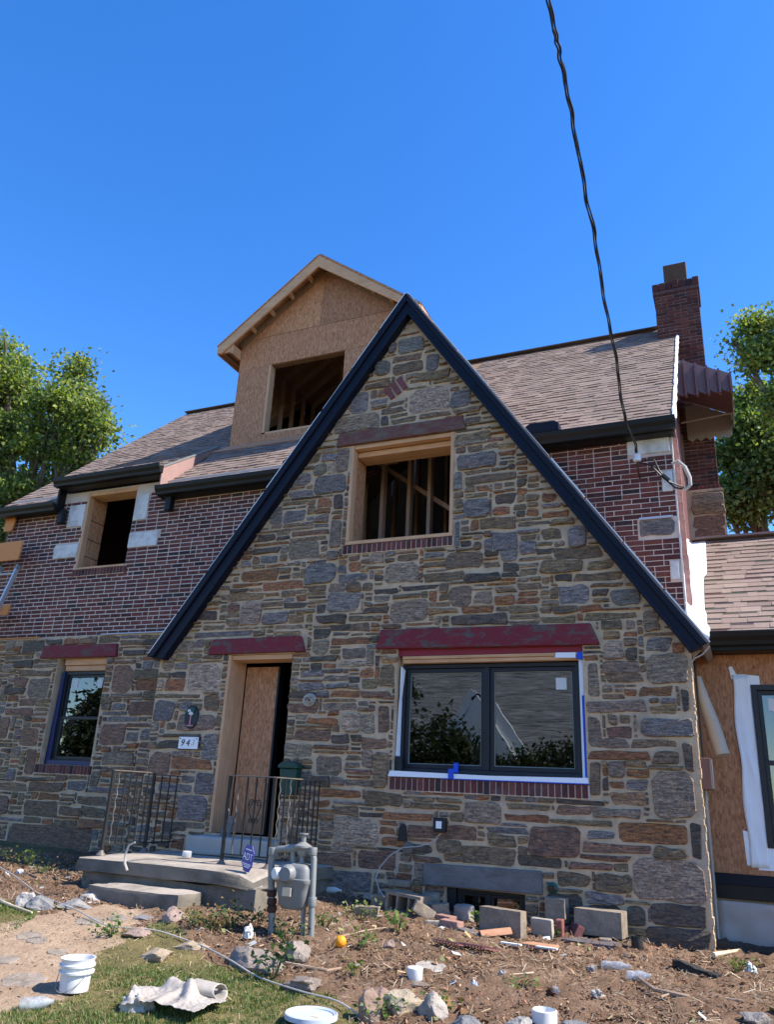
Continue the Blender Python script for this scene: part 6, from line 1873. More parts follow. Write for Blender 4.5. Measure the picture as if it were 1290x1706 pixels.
def rock(name, c, size, tint, label, seed, rz=0.0, cat='rock', flat=0.6, cuts=4, sharp=0.5, group=None):
    bm = bmesh.new()
    bmesh.ops.create_icosphere(bm, subdivisions=cuts, radius=1)
    r = random.Random(seed)
    planes = [(Vector((r.uniform(-1, 1), r.uniform(-1, 1), r.uniform(-0.4, 1))).normalized(), r.uniform(0.45, 0.80)) for _ in range(14)]
    R_ = Matrix.Rotation(rz, 3, 'Z')
    vs = []
    for v in bm.verts:
        p = v.co.copy()
        for nrm_, d_ in planes:
            k = p.dot(nrm_)
            if k > d_: p -= nrm_ * (k - d_) * (0.95)
        p *= 1.12 + 0.18 * mnoise.noise(p * 2.2 + Vector((seed, 0, 0))) + 0.08 * mnoise.noise(p * 6 + Vector((0, seed, 0)))
        p = Vector((p.x * size[0] / 2, p.y * size[1] / 2, p.z * size[2] / 2 * 1.15))
        vs.append(Vector(c) + R_ @ p + Vector((0, 0, size[2] * 0.34)))
    bm.verts.index_update()
    fs = [tuple(v.index for v in f.verts) for f in bm.faces]
    bm.free()
    return MB().add(vs, fs, tint).build(name, 'rock', None, smooth=True, ang=18, label=label, cat=cat, group=group)
GY1, GY2, TAN, PNK = (0.26, 0.25, 0.245), (0.20, 0.20, 0.205), (0.34, 0.275, 0.20), (0.30, 0.22, 0.185)
def rk(px, py, wpx, hpx, tint, label, seed, rz=0.0, dy=0.8, name='rock', cat='rock', sink=0.0, group=None):
    """rock whose base sits at a surveyed ground point, sized from its survey width and height"""
    g0 = ag(px, py)
    D = g0.y + 8.4
    wv = (at(px + wpx / 2, py, D) - at(px - wpx / 2, py, D)).length
    hv = abs(at(px, py - hpx, D).z - at(px, py, D).z)
    return rock(name, (g0.x, g0.y, g0.z - sink - 0.01), (wv * 1.05, max(wv * dy, 0.05), hv * 1.05), tint, label, seed, rz, cat, group=group)
rk(64, 1512, 46, 26, GY2, 'grey angular rock at the far left edge of the sandy path', 1, 0.3)
rk(45, 1510, 26, 30, (0.45, 0.43, 0.41), 'pale broken concrete piece beside the leftmost path rocks', 2, 1.0, name='concrete_chunk', cat='rubble')
rk(126, 1512, 46, 17, GY1, 'flat grey rock on the path near the step', 3, 0.2)
rk(155, 1498, 40, 20, (0.40, 0.36, 0.32), 'pale rubble lump against the left end of the concrete step', 4, 0.5, name='concrete_chunk', cat='rubble')
rk(293, 1537, 44, 28, PNK, 'pinkish brown boulder by the right front corner of the step', 5, 0.2)
rk(232, 1555, 48, 15, PNK, 'flat brown flagstone half sunk at the right edge of the path', 6, -0.2)
rk(236, 1530, 34, 9, GY2, 'dark flat slate on the path in front of the step', 7, 0.1)
rk(264, 1596, 50, 24, (0.33, 0.26, 0.19), 'rounded tan rock in the grass below the step', 8, 0.1)
rk(316, 1580, 44, 16, TAN, 'low tan rock at the top edge of the lawn', 9, 0.4)
rk(425, 1610, 84, 40, (0.24, 0.20, 0.175), 'long rough grey brown rock below the gas meter', 10, 0.25)
rk(495, 1600, 58, 44, (0.27, 0.225, 0.19), 'tilted slab rock leaning right below the gas meter', 11, -0.3)
rk(507, 1644, 74, 28, (0.22, 0.18, 0.155), 'dark brown sloping rock above the lawn edge', 12, -0.4)
rk(612, 1698, 44, 62, (0.28, 0.195, 0.15), 'tall brown rock standing at the lawn corner', 13, 0.3)
rk(635, 1665, 40, 28, (0.26, 0.18, 0.145), 'brown rock behind the tall rock at the lawn corner', 14, 0.8)
rk(677, 1684, 60, 42, (0.43, 0.35, 0.25), 'smooth pale tan boulder second from the tall brown rock', 15, 0.2)
rk(723, 1694, 54, 46, (0.33, 0.29, 0.25), 'grey granite boulder right of the pale tan boulder', 16, 0.6)
rk(780, 1712, 56, 30, GY2, 'blue grey slab at the bottom edge right of the boulders', 17, 0.1)
rk(866, 1712, 48, 26, (0.30, 0.29, 0.27), 'square grey stone cut by the bottom edge of the picture', 18, 0.0)
rk(958, 1716, 60, 22, GY2, 'dark long stone at the bottom edge beside the white cap', 19, 0.0)
rk(1262, 1708, 62, 30, (0.22, 0.20, 0.185), 'dark rock in the bottom right corner', 20, 0.3)
rk(648, 1578, 20, 16, PNK, 'small brown rock in the mulch right of the orange', 21, 0.3)
rk(335, 1412 + 140, 26, 12, PNK, 'small stone beside the dead plant in front of the porch', 22, 0.3)
rk(700, 1640, 50, 8, (0.2, 0.16, 0.13), 'flat dark stone under the white pipe cap', 23)
rk(1120, 1648, 22, 6, (0.22, 0.17, 0.14), 'flat brown bark chunk on the bare soil at right', 24, name='bark_chunk', cat='bark')
# flagstones set in the path
path_slabs = [(50, 1560, 46, 14), (150, 1535, 50, 10), (60, 1568, 36, 8), (95, 1588, 34, 6), (40, 1635, 70, 14), (120, 1618, 40, 8), (195, 1530, 38, 7), (10, 1600, 40, 9)]
for k, (x, y, wv, hv) in enumerate(path_slabs):
    g0 = ag(x, y)
    D = g0.y + 8.4
    rx = (at(x + wv / 2, y, D) - at(x - wv / 2, y, D)).length / 2
    m = random.randint(6, 8)
    pts = [(g0.x + rx * random.uniform(0.7, 1.05) * math.cos(2 * math.pi * j / m), g0.y + rx * 0.8 * random.uniform(0.7, 1.05) * math.sin(2 * math.pi * j / m)) for j in range(m)]
    mb = MB(); mb.slab([(px_, py_, gz(px_, py_) + 0.009) for px_, py_ in pts], (0, 0, 1), 0.05, (0.27, 0.225, 0.185))
    o = mb.build('flagstone', 'rock', bpy.data.objects['ground'], bevel=0.006)

# masonry pile along the wall
def brick_thing(name, px, py, size, rz, label, cat, mat='block', tint=(1, 1, 1), ry=0.0, rx=0.0, holes=0, lift=0.0, seed=0, amp=0.004, D=None):
    g0 = ag(px, py) if D is None else at(px, py, D)
    if D is not None: g0 = Vector((g0.x, g0.y, gz(g0.x, g0.y)))
    a, b, c = size
    lim = -0.04 - max(b, a * abs(math.sin(rz))) * 0.62
    if g0.y > lim:
        g0 = at(px, py, 8.4 + lim)
        g0.z = gz(g0.x, g0.y)
    vs, fs = rough_block(-a / 2 * 1.1, a / 2 * 1.1, -b / 2 * 1.1, b / 2 * 1.1, 0, c * 1.15, seed + 10, amp=amp, edge=0.3)
    xf = Matrix.Translation((g0.x, g0.y, g0.z - 0.01 + lift)) @ Matrix.Rotation(rz, 4, 'Z') @ Matrix.Rotation(ry, 4, 'Y') @ Matrix.Rotation(rx, 4, 'X')
    mb = MB(xf); mb.add(vs, fs, tint)
    o = mb.build(name, mat, None, smooth=True, ang=35, label=label, cat=cat)
    return o, xf
brick_thing('concrete_block', 1003, 1560, (0.40, 0.20, 0.19), -0.12, 'solid tan concrete block standing right of the basement window', 'concrete block', seed=1, lift=0.03)
o, xf = brick_thing('concrete_block', 838, 1556, (0.40, 0.10, 0.19), -0.28, 'long pale concrete block lying in front of the basement window', 'concrete block', seed=2)
brick_thing('red_brick', 930, 1545, (0.20, 0.12, 0.06), -0.05, 'red brick lying under the upright half block', 'brick', 'brick', (0.17, 0.07, 0.06), seed=60, D=8.2)
brick_thing('concrete_block', 929, 1535, (0.18, 0.13, 0.19), -0.1, 'upright half block standing on the rubble right of the basement window', 'concrete block', seed=3, lift=0.07)
brick_thing('paver', 905, 1558, (0.19, 0.05, 0.13), -0.2, 'grey flat paver leaning between the long block and the upright half block', 'paver', seed=4, rx=0.12, tint=(1, 1, 1), mat='concrete')
brick_thing('red_brick', 934, 1560, (0.055, 0.10, 0.13), 0.0, 'single red brick standing on end beside the grey paver', 'brick', 'brick', (0.22, 0.085, 0.07), seed=5)
brick_thing('red_brick', 955, 1558, (0.06, 0.20, 0.10), 0.5, 'dark red brick slanting against the upright half block', 'brick', 'brick', (0.15, 0.06, 0.055), seed=6, ry=0.5)
brick_thing('slate_board', 985, 1572, (0.42, 0.22, 0.025), -0.1, 'dark slate sheet under the solid tan block', 'slate', 'rock', (0.13, 0.11, 0.115), seed=7, lift=0.005)
brick_thing('concrete_block', 1010, 1573, (0.10, 0.09, 0.05), 0.2, 'small pale block chip at the front corner of the slate sheet', 'rubble', seed=8)
brick_thing('concrete_chunk', 772, 1532, (0.17, 0.09, 0.12), -0.2, 'broken grey block chunk left of the long pale block', 'rubble', 'concrete', seed=9, amp=0.014)
brick_thing('red_brick', 742, 1536, (0.20, 0.09, 0.06), -0.5, 'pinkish brick lying left of the broken grey chunk', 'brick', 'brick', (0.30, 0.17, 0.13), seed=10)
brick_thing('red_brick', 752, 1545, (0.20, 0.09, 0.06), -0.35, 'front pinkish brick lying before the broken grey chunk', 'brick', 'brick', (0.34, 0.2, 0.16), seed=11)
brick_thing('slate_board', 785, 1556, (0.22, 0.10, 0.03), -0.4, 'narrow dark slate piece before the long pale block', 'slate', 'rock', (0.17, 0.15, 0.145), seed=12, ry=0.1)
brick_thing('red_brick', 665, 1494, (0.20, 0.09, 0.055), -0.1, 'pale brick lying on top of the hollow block pile', 'brick', 'block', seed=13, lift=0.19)
brick_thing('concrete_chunk', 700, 1532, (0.20, 0.06, 0.10), 0.75, 'broken web of a hollow block tilting to the right', 'rubble', seed=14, ry=0.5, lift=0.03, amp=0.012)
brick_thing('concrete_chunk', 719, 1512, (0.14, 0.12, 0.15), 0.3, 'rounded broken block end right of the hollow block', 'rubble', seed=15, amp=0.016)
brick_thing('concrete_chunk', 610, 1524, (0.22, 0.12, 0.07), 0.2, 'low pale rubble left of the hollow block', 'rubble', seed=16, amp=0.02)
brick_thing('concrete_chunk', 723, 1540, (0.12, 0.08, 0.035), 0.2, 'thin grey chip under the tilted block web', 'rubble', 'concrete', seed=17, amp=0.01)
brick_thing('red_brick', 532, 1498, (0.12, 0.08, 0.03), 0.4, 'flat red brick shard between the porch and the wall', 'brick', 'terracotta', seed=18)
brick_thing('red_brick', 900, 1578, (0.26, 0.14, 0.03), -0.15, 'flat orange brick slab in the mulch before the paver', 'brick', 'terracotta', seed=19)
brick_thing('red_brick', 470, 1510, (0.2, 0.1, 0.06), 0.2, 'red brick behind the gas meter', 'brick', 'terracotta', seed=20)
for k, (x, y, sz, rz_, lb) in enumerate(((690, 1520, (0.22, 0.07, 0.11), -0.6, 'broken block wall piece in front of the hollow block'), (640, 1512, (0.20, 0.10, 0.09), 0.1, 'grey block end poking out behind the left of the hollow block'),
        (625, 1500, (0.24, 0.08, 0.05), 0.3, 'long flat paver behind the hollow block pile'), (735, 1528, (0.16, 0.10, 0.10), 0.5, 'tan broken block between the hollow block and the pinkish bricks'), (705, 1505, (0.26, 0.14, 0.07), -0.2, 'grey slab resting behind the hollow block pile'))):
    brick_thing('concrete_chunk', x, y, sz, rz_, lb, 'rubble', 'block' if k % 2 else 'concrete', seed=40 + k, amp=0.016, ry=0.15 * (k % 3 - 1), lift=0.02)
# hollow block with open cells
g0 = at(676, 1522, 7.98); g0.z = gz(g0.x, g0.y)
hb_ = MB(Matrix.Translation((g0.x, g0.y + 0.02, g0.z - 0.01)) @ Matrix.Rotation(-0.16, 4, 'Z') @ Matrix.Rotation(0.06, 4, 'Y'))
W_, H_, Dp = 0.40, 0.19, 0.19
outer = rect(-W_ / 2, W_ / 2, 0, H_)
cells = [rect(-W_ / 2 + 0.03, -0.075, 0.03, H_ - 0.03), rect(-0.05, 0.055, 0.03, H_ - 0.03), rect(0.08, W_ / 2 - 0.03, 0.03, H_ - 0.03)]
loops = [outer] + cells
flat = [p for l in loops for p in l]
tris = tessellate_polygon([[Vector((x, z, 0)) for x, z in l] for l in loops])
nf = len(flat)
vs = [(x + random.uniform(-.003, .003), -Dp / 2 + random.uniform(-.004, .004), z) for x, z in flat] + [(x, Dp / 2, z) for x, z in flat]
fs = []
for t in tris:
    a, b, c = (flat[i] for i in t)
    if (b[0] - a[0]) * (c[1] - a[1]) - (b[1] - a[1]) * (c[0] - a[0]) < 0: t = tuple(t)[::-1]
    fs += [tuple(t), tuple(i + nf for i in tuple(t)[::-1])]
k = 0
for li, l in enumerate(loops):
    for i in range(4):
        j = (i + 1) % 4
        f_ = (k + i, k + i + nf, k + j + nf, k + j)
        fs.append(f_ if li == 0 else f_[::-1])
    k += 4
hb_.add(vs, fs); hb_.build('hollow_block', 'block', None, bevel=0.008, label='hollow three cell concrete block facing the street on the rubble pile', cat='concrete block')
# half round clay tile
g0 = ag(826, 1562)
V = []
xf = Matrix.Translation(g0 + Vector((0, 0, 0.02))) @ Matrix.Rotation(0.55, 4, 'Z') @ Matrix.Rotation(-0.12, 4, 'Y')
mb = MB(xf)
vs, fs = [], []
for i, x in enumerate((-0.14, 0.14)):
    for k in range(11):
        a = math.pi * (k / 10 * 0.8 + 0.1)
        vs.append((x, 0.065 * math.cos(a), 0.065 * math.sin(a) - 0.015))
    for k in range(11):
        a = math.pi * (k / 10 * 0.8 + 0.1)
        vs.append((x, 0.05 * math.cos(a), 0.05 * math.sin(a) - 0.015))
for k in range(10):
    fs += [(k, k + 1, k + 23, k + 22), (k + 11, k + 33, k + 34, k + 12), (k, k + 11, k + 12, k + 1), (k + 22, k + 23, k + 34, k + 33)]
fs += [(0, 22, 33, 11), (10, 21, 43, 32)]
mb.add(vs, fs); mb.build('clay_tile', 'terracotta', None, smooth=True, ang=40, label='half round orange clay tile in front of the long pale block', cat='tile')
# black can, caps, disc, orange
def lathe_thing(name, px, py, prof, mat, label, cat, n_=20, ax=(0, 0, 1), lift=0.0, sub=None):
    g0 = ag(px, py) + Vector((0, 0, lift))
    return MB().lathe(prof, g0, n_, ax).build(name, mat, None, smooth=True, ang=40, label=label, cat=cat), g0
lathe_thing('metal_can', 1063, 1582, [(0.048, 0), (0.05, 0.005), (0.05, 0.098), (0.053, 0.10), (0.053, 0.108), (0.046, 0.108), (0.044, 0.09), (0.01, 0.085)], 'charred', 'small black can on the soil right of the solid tan block', 'can')
lathe_thing('pipe_cap', 691, 1632, [(0.055, 0), (0.058, 0.004), (0.058, 0.075), (0.052, 0.08), (0.02, 0.08)], 'bucket_white', 'short white plastic pipe cap standing in the mulch', 'pipe cap')
lathe_thing('plastic_disc', 718, 1612, [(0.115, 0), (0.12, 0.006), (0.115, 0.014), (0.02, 0.016)], 'bag_white', 'flat white plastic disc lying behind the white pipe cap', 'disc', 28, (0.05, -0.1, 1))
lathe_thing('pipe_cap', 908, 1704, [(0.075, 0), (0.08, 0.005), (0.08, 0.07), (0.072, 0.075), (0.066, 0.03), (0.01, 0.03)], 'bucket_white', 'white plastic cap at the bottom edge between two stones', 'pipe cap', 28)
g0 = ag(567, 1580)
of = MB(); of.lathe([(0.006, 0.0), (0.03, 0.006), (0.043, 0.025), (0.046, 0.044), (0.042, 0.064), (0.028, 0.082), (0.006, 0.088)], g0 + Vector((0, 0, 0.005)), 18)
of = of.build('orange_fruit', 'orange_skin', None, smooth=True, ang=80, label='round orange fruit lying in the mulch right of the gas meter', cat='fruit')
MB().lathe([(0.006, 0), (0.004, 0.012)], g0 + Vector((0, 0, 0.092)), 6).build('stem', 'plaque_green', of)
# metal grate: crossing bars
for kk, (px, py, lb) in enumerate(((757, 1580, 'rusty mesh grate half buried in the mulch, left of the pair'), (800, 1586, 'rusty mesh grate half buried in the mulch, right of the pair'))):
    g0 = ag(px, py)
    mb = MB(Matrix.Translation(g0 + Vector((0, 0, 0.03))) @ Matrix.Rotation(-0.3, 4, 'Z') @ Matrix.Rotation(-0.15, 4, 'X'))
    for i in range(9):
        t = -0.12 + 0.24 * i / 8
        mb.box(t - 0.005, t + 0.005, -0.12, 0.12, 0, 0.008)
        mb.box(-0.12, 0.12, t - 0.005, t + 0.005, 0.0085, 0.016)
    mb.build('metal_grate', 'red_grate', None, label=lb, cat='grate')
# sticks
def stick(pts, r, mat, label, name='stick', cat='stick', h=0.02):
    P = []
    for x, y in pts:
        p = ag(x, y); p.z += h + random.uniform(0, 0.012); P.append(p)
    return MB().tube(P, [r * (1 - 0.5 * i / (len(P) - 1)) for i in range(len(P))], 7).build(name, mat, None, smooth=True, label=label, cat=cat)
stick([(1150, 1668), (1120, 1662), (1092, 1656), (1078, 1645), (1060, 1632)], 0.02, 'stick_wood', 'bent brown branch on the bare soil at right')
stick([(1102, 1669), (1118, 1661)], 0.01, 'stick_wood', 'short side twig below the bent branch')
stick([(-10, 1503), (20, 1514), (52, 1526)], 0.016, 'pale_wood', 'straight pale pole on the grass at the left edge', 'pole', 'pole')
stick([(1190, 1597), (1212, 1592), (1235, 1588)], 0.022, 'pale_wood', 'pale wooden stake end by the right corner of the stone wall', 'stake', 'stake')
stick([(440, 1588), (470, 1610), (545, 1625), (568, 1620)], 0.016, 'stick_wood', 'grey weathered stick in the mulch below the gas meter')
stick([(560, 1568), (610, 1555), (650, 1550)], 0.008, 'stick_wood', 'thin twig in the mulch left of the grates')
stick([(890, 1628), (850, 1630)], 0.007, 'pale_wood', 'short pale splinter in the middle of the mulch')
stick([(1200, 1668), (1240, 1676)], 0.012, 'stick_wood', 'short branch near the right edge of the bare soil')
stick([(690, 1495), (700, 1478), (705, 1465)], 0.010, 'stick_wood', 'dry twig standing left of the hollow block', h=0.05)
g0 = ag(1162, 1622)
mb = MB(Matrix.Translation(g0) @ Matrix.Rotation(-0.5, 4, 'Z') @ Matrix.Rotation(0.1, 4, 'Y')); mb.add(*rough_block(-0.19, 0.19, -0.045, 0.045, 0, 0.05, 33, amp=0.03)); mb.build('charred_board', 'charred', None, smooth=True, ang=30, label='charred black board lying on the bare soil at right', cat='board')
g0 = ag(1270, 1590)
mb = MB(Matrix.Translation(g0 + Vector((0.1, 0, 0)))); mb.add(*rough_block(-0.5, 0.5, -0.06, 0.06, 0, 0.07, 34, amp=0.035)); mb.build('charred_board', 'charred', None, smooth=True, ang=30, label='black rotten timber along the foot of the plywood wall', cat='board')
# bottles and scraps
def bottle(px, py, L, r, rz, label, mat='bottle_plastic'):
    g0 = ag(px, py); g0.z += r * 0.8
    ax = (math.cos(rz), math.sin(rz), 0.06)
    prof = [(r * 0.85, 0), (r, 0.01), (r, L * 0.25), (r * 0.9, L * 0.35), (r, L * 0.45), (r, L * 0.65), (r * 0.4, L * 0.88), (r * 0.4, L)]
    return MB().lathe(prof, g0, 14, ax).build('plastic_bottle', mat, None, smooth=True, ang=50, label=label, cat='bottle')
bottle(1003, 1614, 0.22, 0.032, 0.1, 'crushed clear plastic bottle with a label in the middle of the bare soil')
bottle(1045, 1632, 0.18, 0.034, 0.3, 'clear plastic bottle lying beside the bent branch')
bottle(540, 1487, 0.22, 0.035, -0.1, 'white plastic bottle lying at the foot of the wall right of the gas meter', 'bucket_white')
bottle(30, 1684, 0.20, 0.04, 0.8, 'clear plastic bottle in the grass at the lower left corner')
def crumple(name, px, py, size, mat, label, cat, seed, rz=0.0, lift=0.0):
    g0 = ag(px, py)
    bm = bmesh.new(); bmesh.ops.create_icosphere(bm, subdivisions=4, radius=1)
    vs = []
    for v in bm.verts:
        p = v.co.copy()
        n1 = mnoise.noise(p * 1.6 + Vector((seed, 0, 0))); n2 = abs(mnoise.noise(p * 3.3 + Vector((0, seed, 0)))); n3 = mnoise.noise(p * 7 + Vector((0, 0, seed)))
        p *= 0.75 + 0.55 * n1 + 0.45 * n2 + 0.08 * n3
        p = Matrix.Rotation(rz, 3, 'Z') @ Vector((p.x * size[0] / 2, p.y * size[1] / 2, max(p.z, -0.35) * size[2] * 0.7))
        vs.append(Vector(g0) + p + Vector((0, 0, size[2] * 0.22 + lift)))
    bm.verts.index_update(); fs = [tuple(v.index for v in f.verts) for f in bm.faces]; bm.free()
    return MB().add(vs, fs).build(name, mat, None, smooth=True, ang=60, label=label, cat=cat)
# torn feed bag: folded sheet lying on the lawn
bag = new_empty('torn_bag', ag(275, 1680), 'crumpled torn white plastic bag lying on the lawn right of the bucket', 'bag')
def sheet(nu, nv, f, name, mat, par, th=0.004):
    V, F = [], []
    for j in range(nv):
        for i in range(nu): V.append(f(i / (nu - 1), j / (nv - 1)))
    for j in range(nv - 1):
        for i in range(nu - 1):
            k = j * nu + i; F.append((k, k + 1, k + nu + 1, k + nu))
    o = MB().add(V, F).build(name, mat, par, smooth=True, ang=70)
    o.modifiers.new('thick', 'SOLIDIFY').thickness = th
    return o
bg0 = ag(285, 1682)
RIDGES = [((-0.26, -0.02), (-0.10, 0.10), 0.10, 0.055), ((-0.10, 0.10), (0.06, 0.10), 0.19, 0.050), ((0.06, 0.10), (0.15, -0.02), 0.20, 0.045), ((0.02, 0.08), (-0.02, -0.14), 0.13, 0.040),
          ((0.15, -0.02), (0.30, 0.02), 0.10, 0.050), ((-0.20, 0.03), (-0.22, -0.14), 0.09, 0.038), ((0.14, -0.02), (0.13, -0.16), 0.10, 0.034), ((-0.08, 0.06), (-0.12, -0.10), 0.07, 0.030)]
def bagf(u, v):
    x = -0.30 + 0.62 * u + 0.035 * mnoise.noise(Vector((u * 4, v * 4, 3))); y = -0.17 + 0.34 * v + 0.035 * mnoise.noise(Vector((u * 4, v * 4, 8)))
    z = 0.0
    for (a, b, h, wd) in RIDGES:
        a, b = Vector((a[0], a[1])), Vector((b[0], b[1])); d = b - a
        t = max(0, min(1, (Vector((x, y)) - a).dot(d) / d.dot(d)))
        ds = (Vector((x, y)) - a - d * t).length
        k_ = 0.72 * h * (1 - 0.35 * t) / (1 + (ds / (wd * 1.25)) ** 2.4)
        z = 0.5 * (z + k_ + math.sqrt((z - k_) ** 2 + 0.0006))
    z += 0.010 * abs(mnoise.noise(Vector((u * 11 + 3 * z, v * 9, 5)))) + 0.006 * mnoise.noise(Vector((u * 22, v * 20, 6)))
    return (bg0.x + x * 0.92, bg0.y + y, bg0.z + 0.012 + z)
sheet(90, 60, bagf, 'folded_sheet', 'bag_white', bag, 0.003)
c1 = ag(325, 1668); c2 = ag(366, 1674)
def sleeve(u, v):
    p = Vector(c1).lerp(Vector(c2) + Vector((0, 0, 0.0)), u)
    a = math.pi * 2 * v
    return (p.x - 0.02 * math.sin(a), p.y + 0.075 * math.cos(a) * (1 + 0.2 * mnoise.noise(Vector((u * 3, v * 4, 1)))), p.z + 0.07 + 0.055 * math.sin(a) * (1 - 0.25 * u))
sheet(14, 18, sleeve, 'sleeve', 'bag_white', bag)
crumple('crumpled_end', 228, 1684, (0.22, 0.18, 0.14), 'bag_white', None, None, 9.1).parent = None
ce = bpy.data.objects['crumpled_end']; wl_ = WLOC['crumpled_end']; ce.parent = bag; ce.location = wl_ - WLOC[bag.name]
crumple('paper_scrap', 413, 1562, (0.09, 0.07, 0.10), 'white_paper', 'white foam cup crushed under the dead plant by the porch', 'cup', 3.3)
crumple('paper_scrap', 790, 1650, (0.05, 0.04, 0.07), 'grey_lid', 'small grey plastic scrap in the mulch below the grates', 'scrap', 4.4)
crumple('paper_scrap', 995, 1660, (0.10, 0.06, 0.05), 'bag_white', 'small white plastic tray scrap in the lower middle of the soil', 'scrap', 5.5)
crumple('paper_scrap', 838, 1628, (0.07, 0.05, 0.05), 'bag_white', 'small white plaster crumb in the middle of the mulch', 'scrap', 6.6)
crumple('paper_scrap', 925, 1655, (0.10, 0.04, 0.05), 'bottle_plastic', 'narrow clear plastic wrapper in the lower middle of the soil', 'scrap', 7.7, -0.7)
crumple('paper_scrap', 1253, 1622, (0.09, 0.07, 0.09), 'white_paper', 'white plastic bag scrap beside the weed near the right edge', 'scrap', 8.8)
crumple('paper_scrap', 32, 1456, (0.09, 0.07, 0.06), 'white_paper', 'white paper lump on the soil at the left edge', 'scrap', 9.9)
crumple('paper_scrap', 988, 1618, (0.07, 0.05, 0.05), 'bag_white', 'torn white scrap beside the crushed bottle', 'scrap', 10.3)
for k, (x, y, lb) in enumerate(((852, 1578, 'narrow white plank scrap in the mulch behind the flat orange slab'), (912, 1585, 'pale flat strip in the mulch before the flat orange slab'))):
    g0 = ag(x, y); mb = MB(Matrix.Translation(g0 + Vector((0, 0, 0.02))) @ Matrix.Rotation(-0.1, 4, 'Z')); mb.box(-0.09, 0.09, -0.02, 0.02, 0, 0.012); mb.build('wood_strip', 'white_patch', None, label=lb, cat='strip')
# white cable across the lawn
cpts = [(-20, 1440), (20, 1465), (60, 1490), (100, 1512), (130, 1527), (175, 1545), (215, 1553), (260, 1560), (310, 1570), (340, 1585), (385, 1612), (430, 1632), (500, 1660), (560, 1680), (600, 1698)]
P = []
for i, (x, y) in enumerate(cpts):
    p = ag(x, y); p.z += 0.03 + 0.015 * math.sin(i * 2.1); P.append(p)
Q = []
for i in range(len(P) - 1):
    p0, p1, p2, p3 = P[max(i - 1, 0)], P[i], P[i + 1], P[min(i + 2, len(P) - 1)]
    for k in range(6):
        t = k / 6
        Q.append(0.5 * ((2 * p1) + (p2 - p0) * t + (2 * p0 - 5 * p1 + 4 * p2 - p3) * t * t + (3 * p1 - p0 - 3 * p2 + p3) * t ** 3))
MB().tube(Q, 0.0058, 6).build('ground_cable', 'white_wire', None, smooth=True, label='long white cable snaking across the path and lawn edge', cat='cable')

# ------------------------------------------------------------------ ladder and orange boards at the left edge
la = new_empty('ladder', (-11.2, 0.3, 0.7), 'aluminium ladder leaning on the brick wall at the left edge', 'ladder')
l0, l1 = at(30, 944, 9.0), at(-14, 1035, 8.85)
dl = (l1 - l0).normalized()
for off in (0, -0.40):
    a = l0 + Vector((off, 0, 0)); b = a + dl * 4.2
    MB().bar(a, b, 0.03, 0.075, up=(0, 1, 0)).build('rail', 'aluminium', la, bevel=0.004)
    MB().bar(a - dl * 0.03, a + dl * 0.05, 0.045, 0.09, up=(0, 1, 0)).build('rail_cap', 'galv', la, bevel=0.006)
for k in range(13):
    a = l0 + dl * (0.12 + 0.3 * k)
    MB().tube([a, a + Vector((-0.40, 0, 0))], 0.016, 8).build('rung', 'aluminium', la, smooth=True)
for (x0, y0, x1, y1, D, lb) in ((-30, 908, 30, 932, 9.0, 'orange board end beside the ladder top at the left edge'), (-30, 1010, 12, 1024, 9.0, 'orange board end low beside the ladder at the left edge'), (10, 862, 20, 884, 9.2, 'small orange board end under the far left gutter')):
    a, b = at(x0, y0, D), at(x1, y1, D)
    mb = MB(); mb.prism(ccw([(a.x, b.z), (b.x - 0.03, b.z), (b.x, (a.z + b.z) / 2), (b.x, a.z), (a.x, a.z)]), a.y, a.y + 0.035)
    mb.build('orange_board', 'orange_board', None, bevel=0.004, label=lb, cat='board')

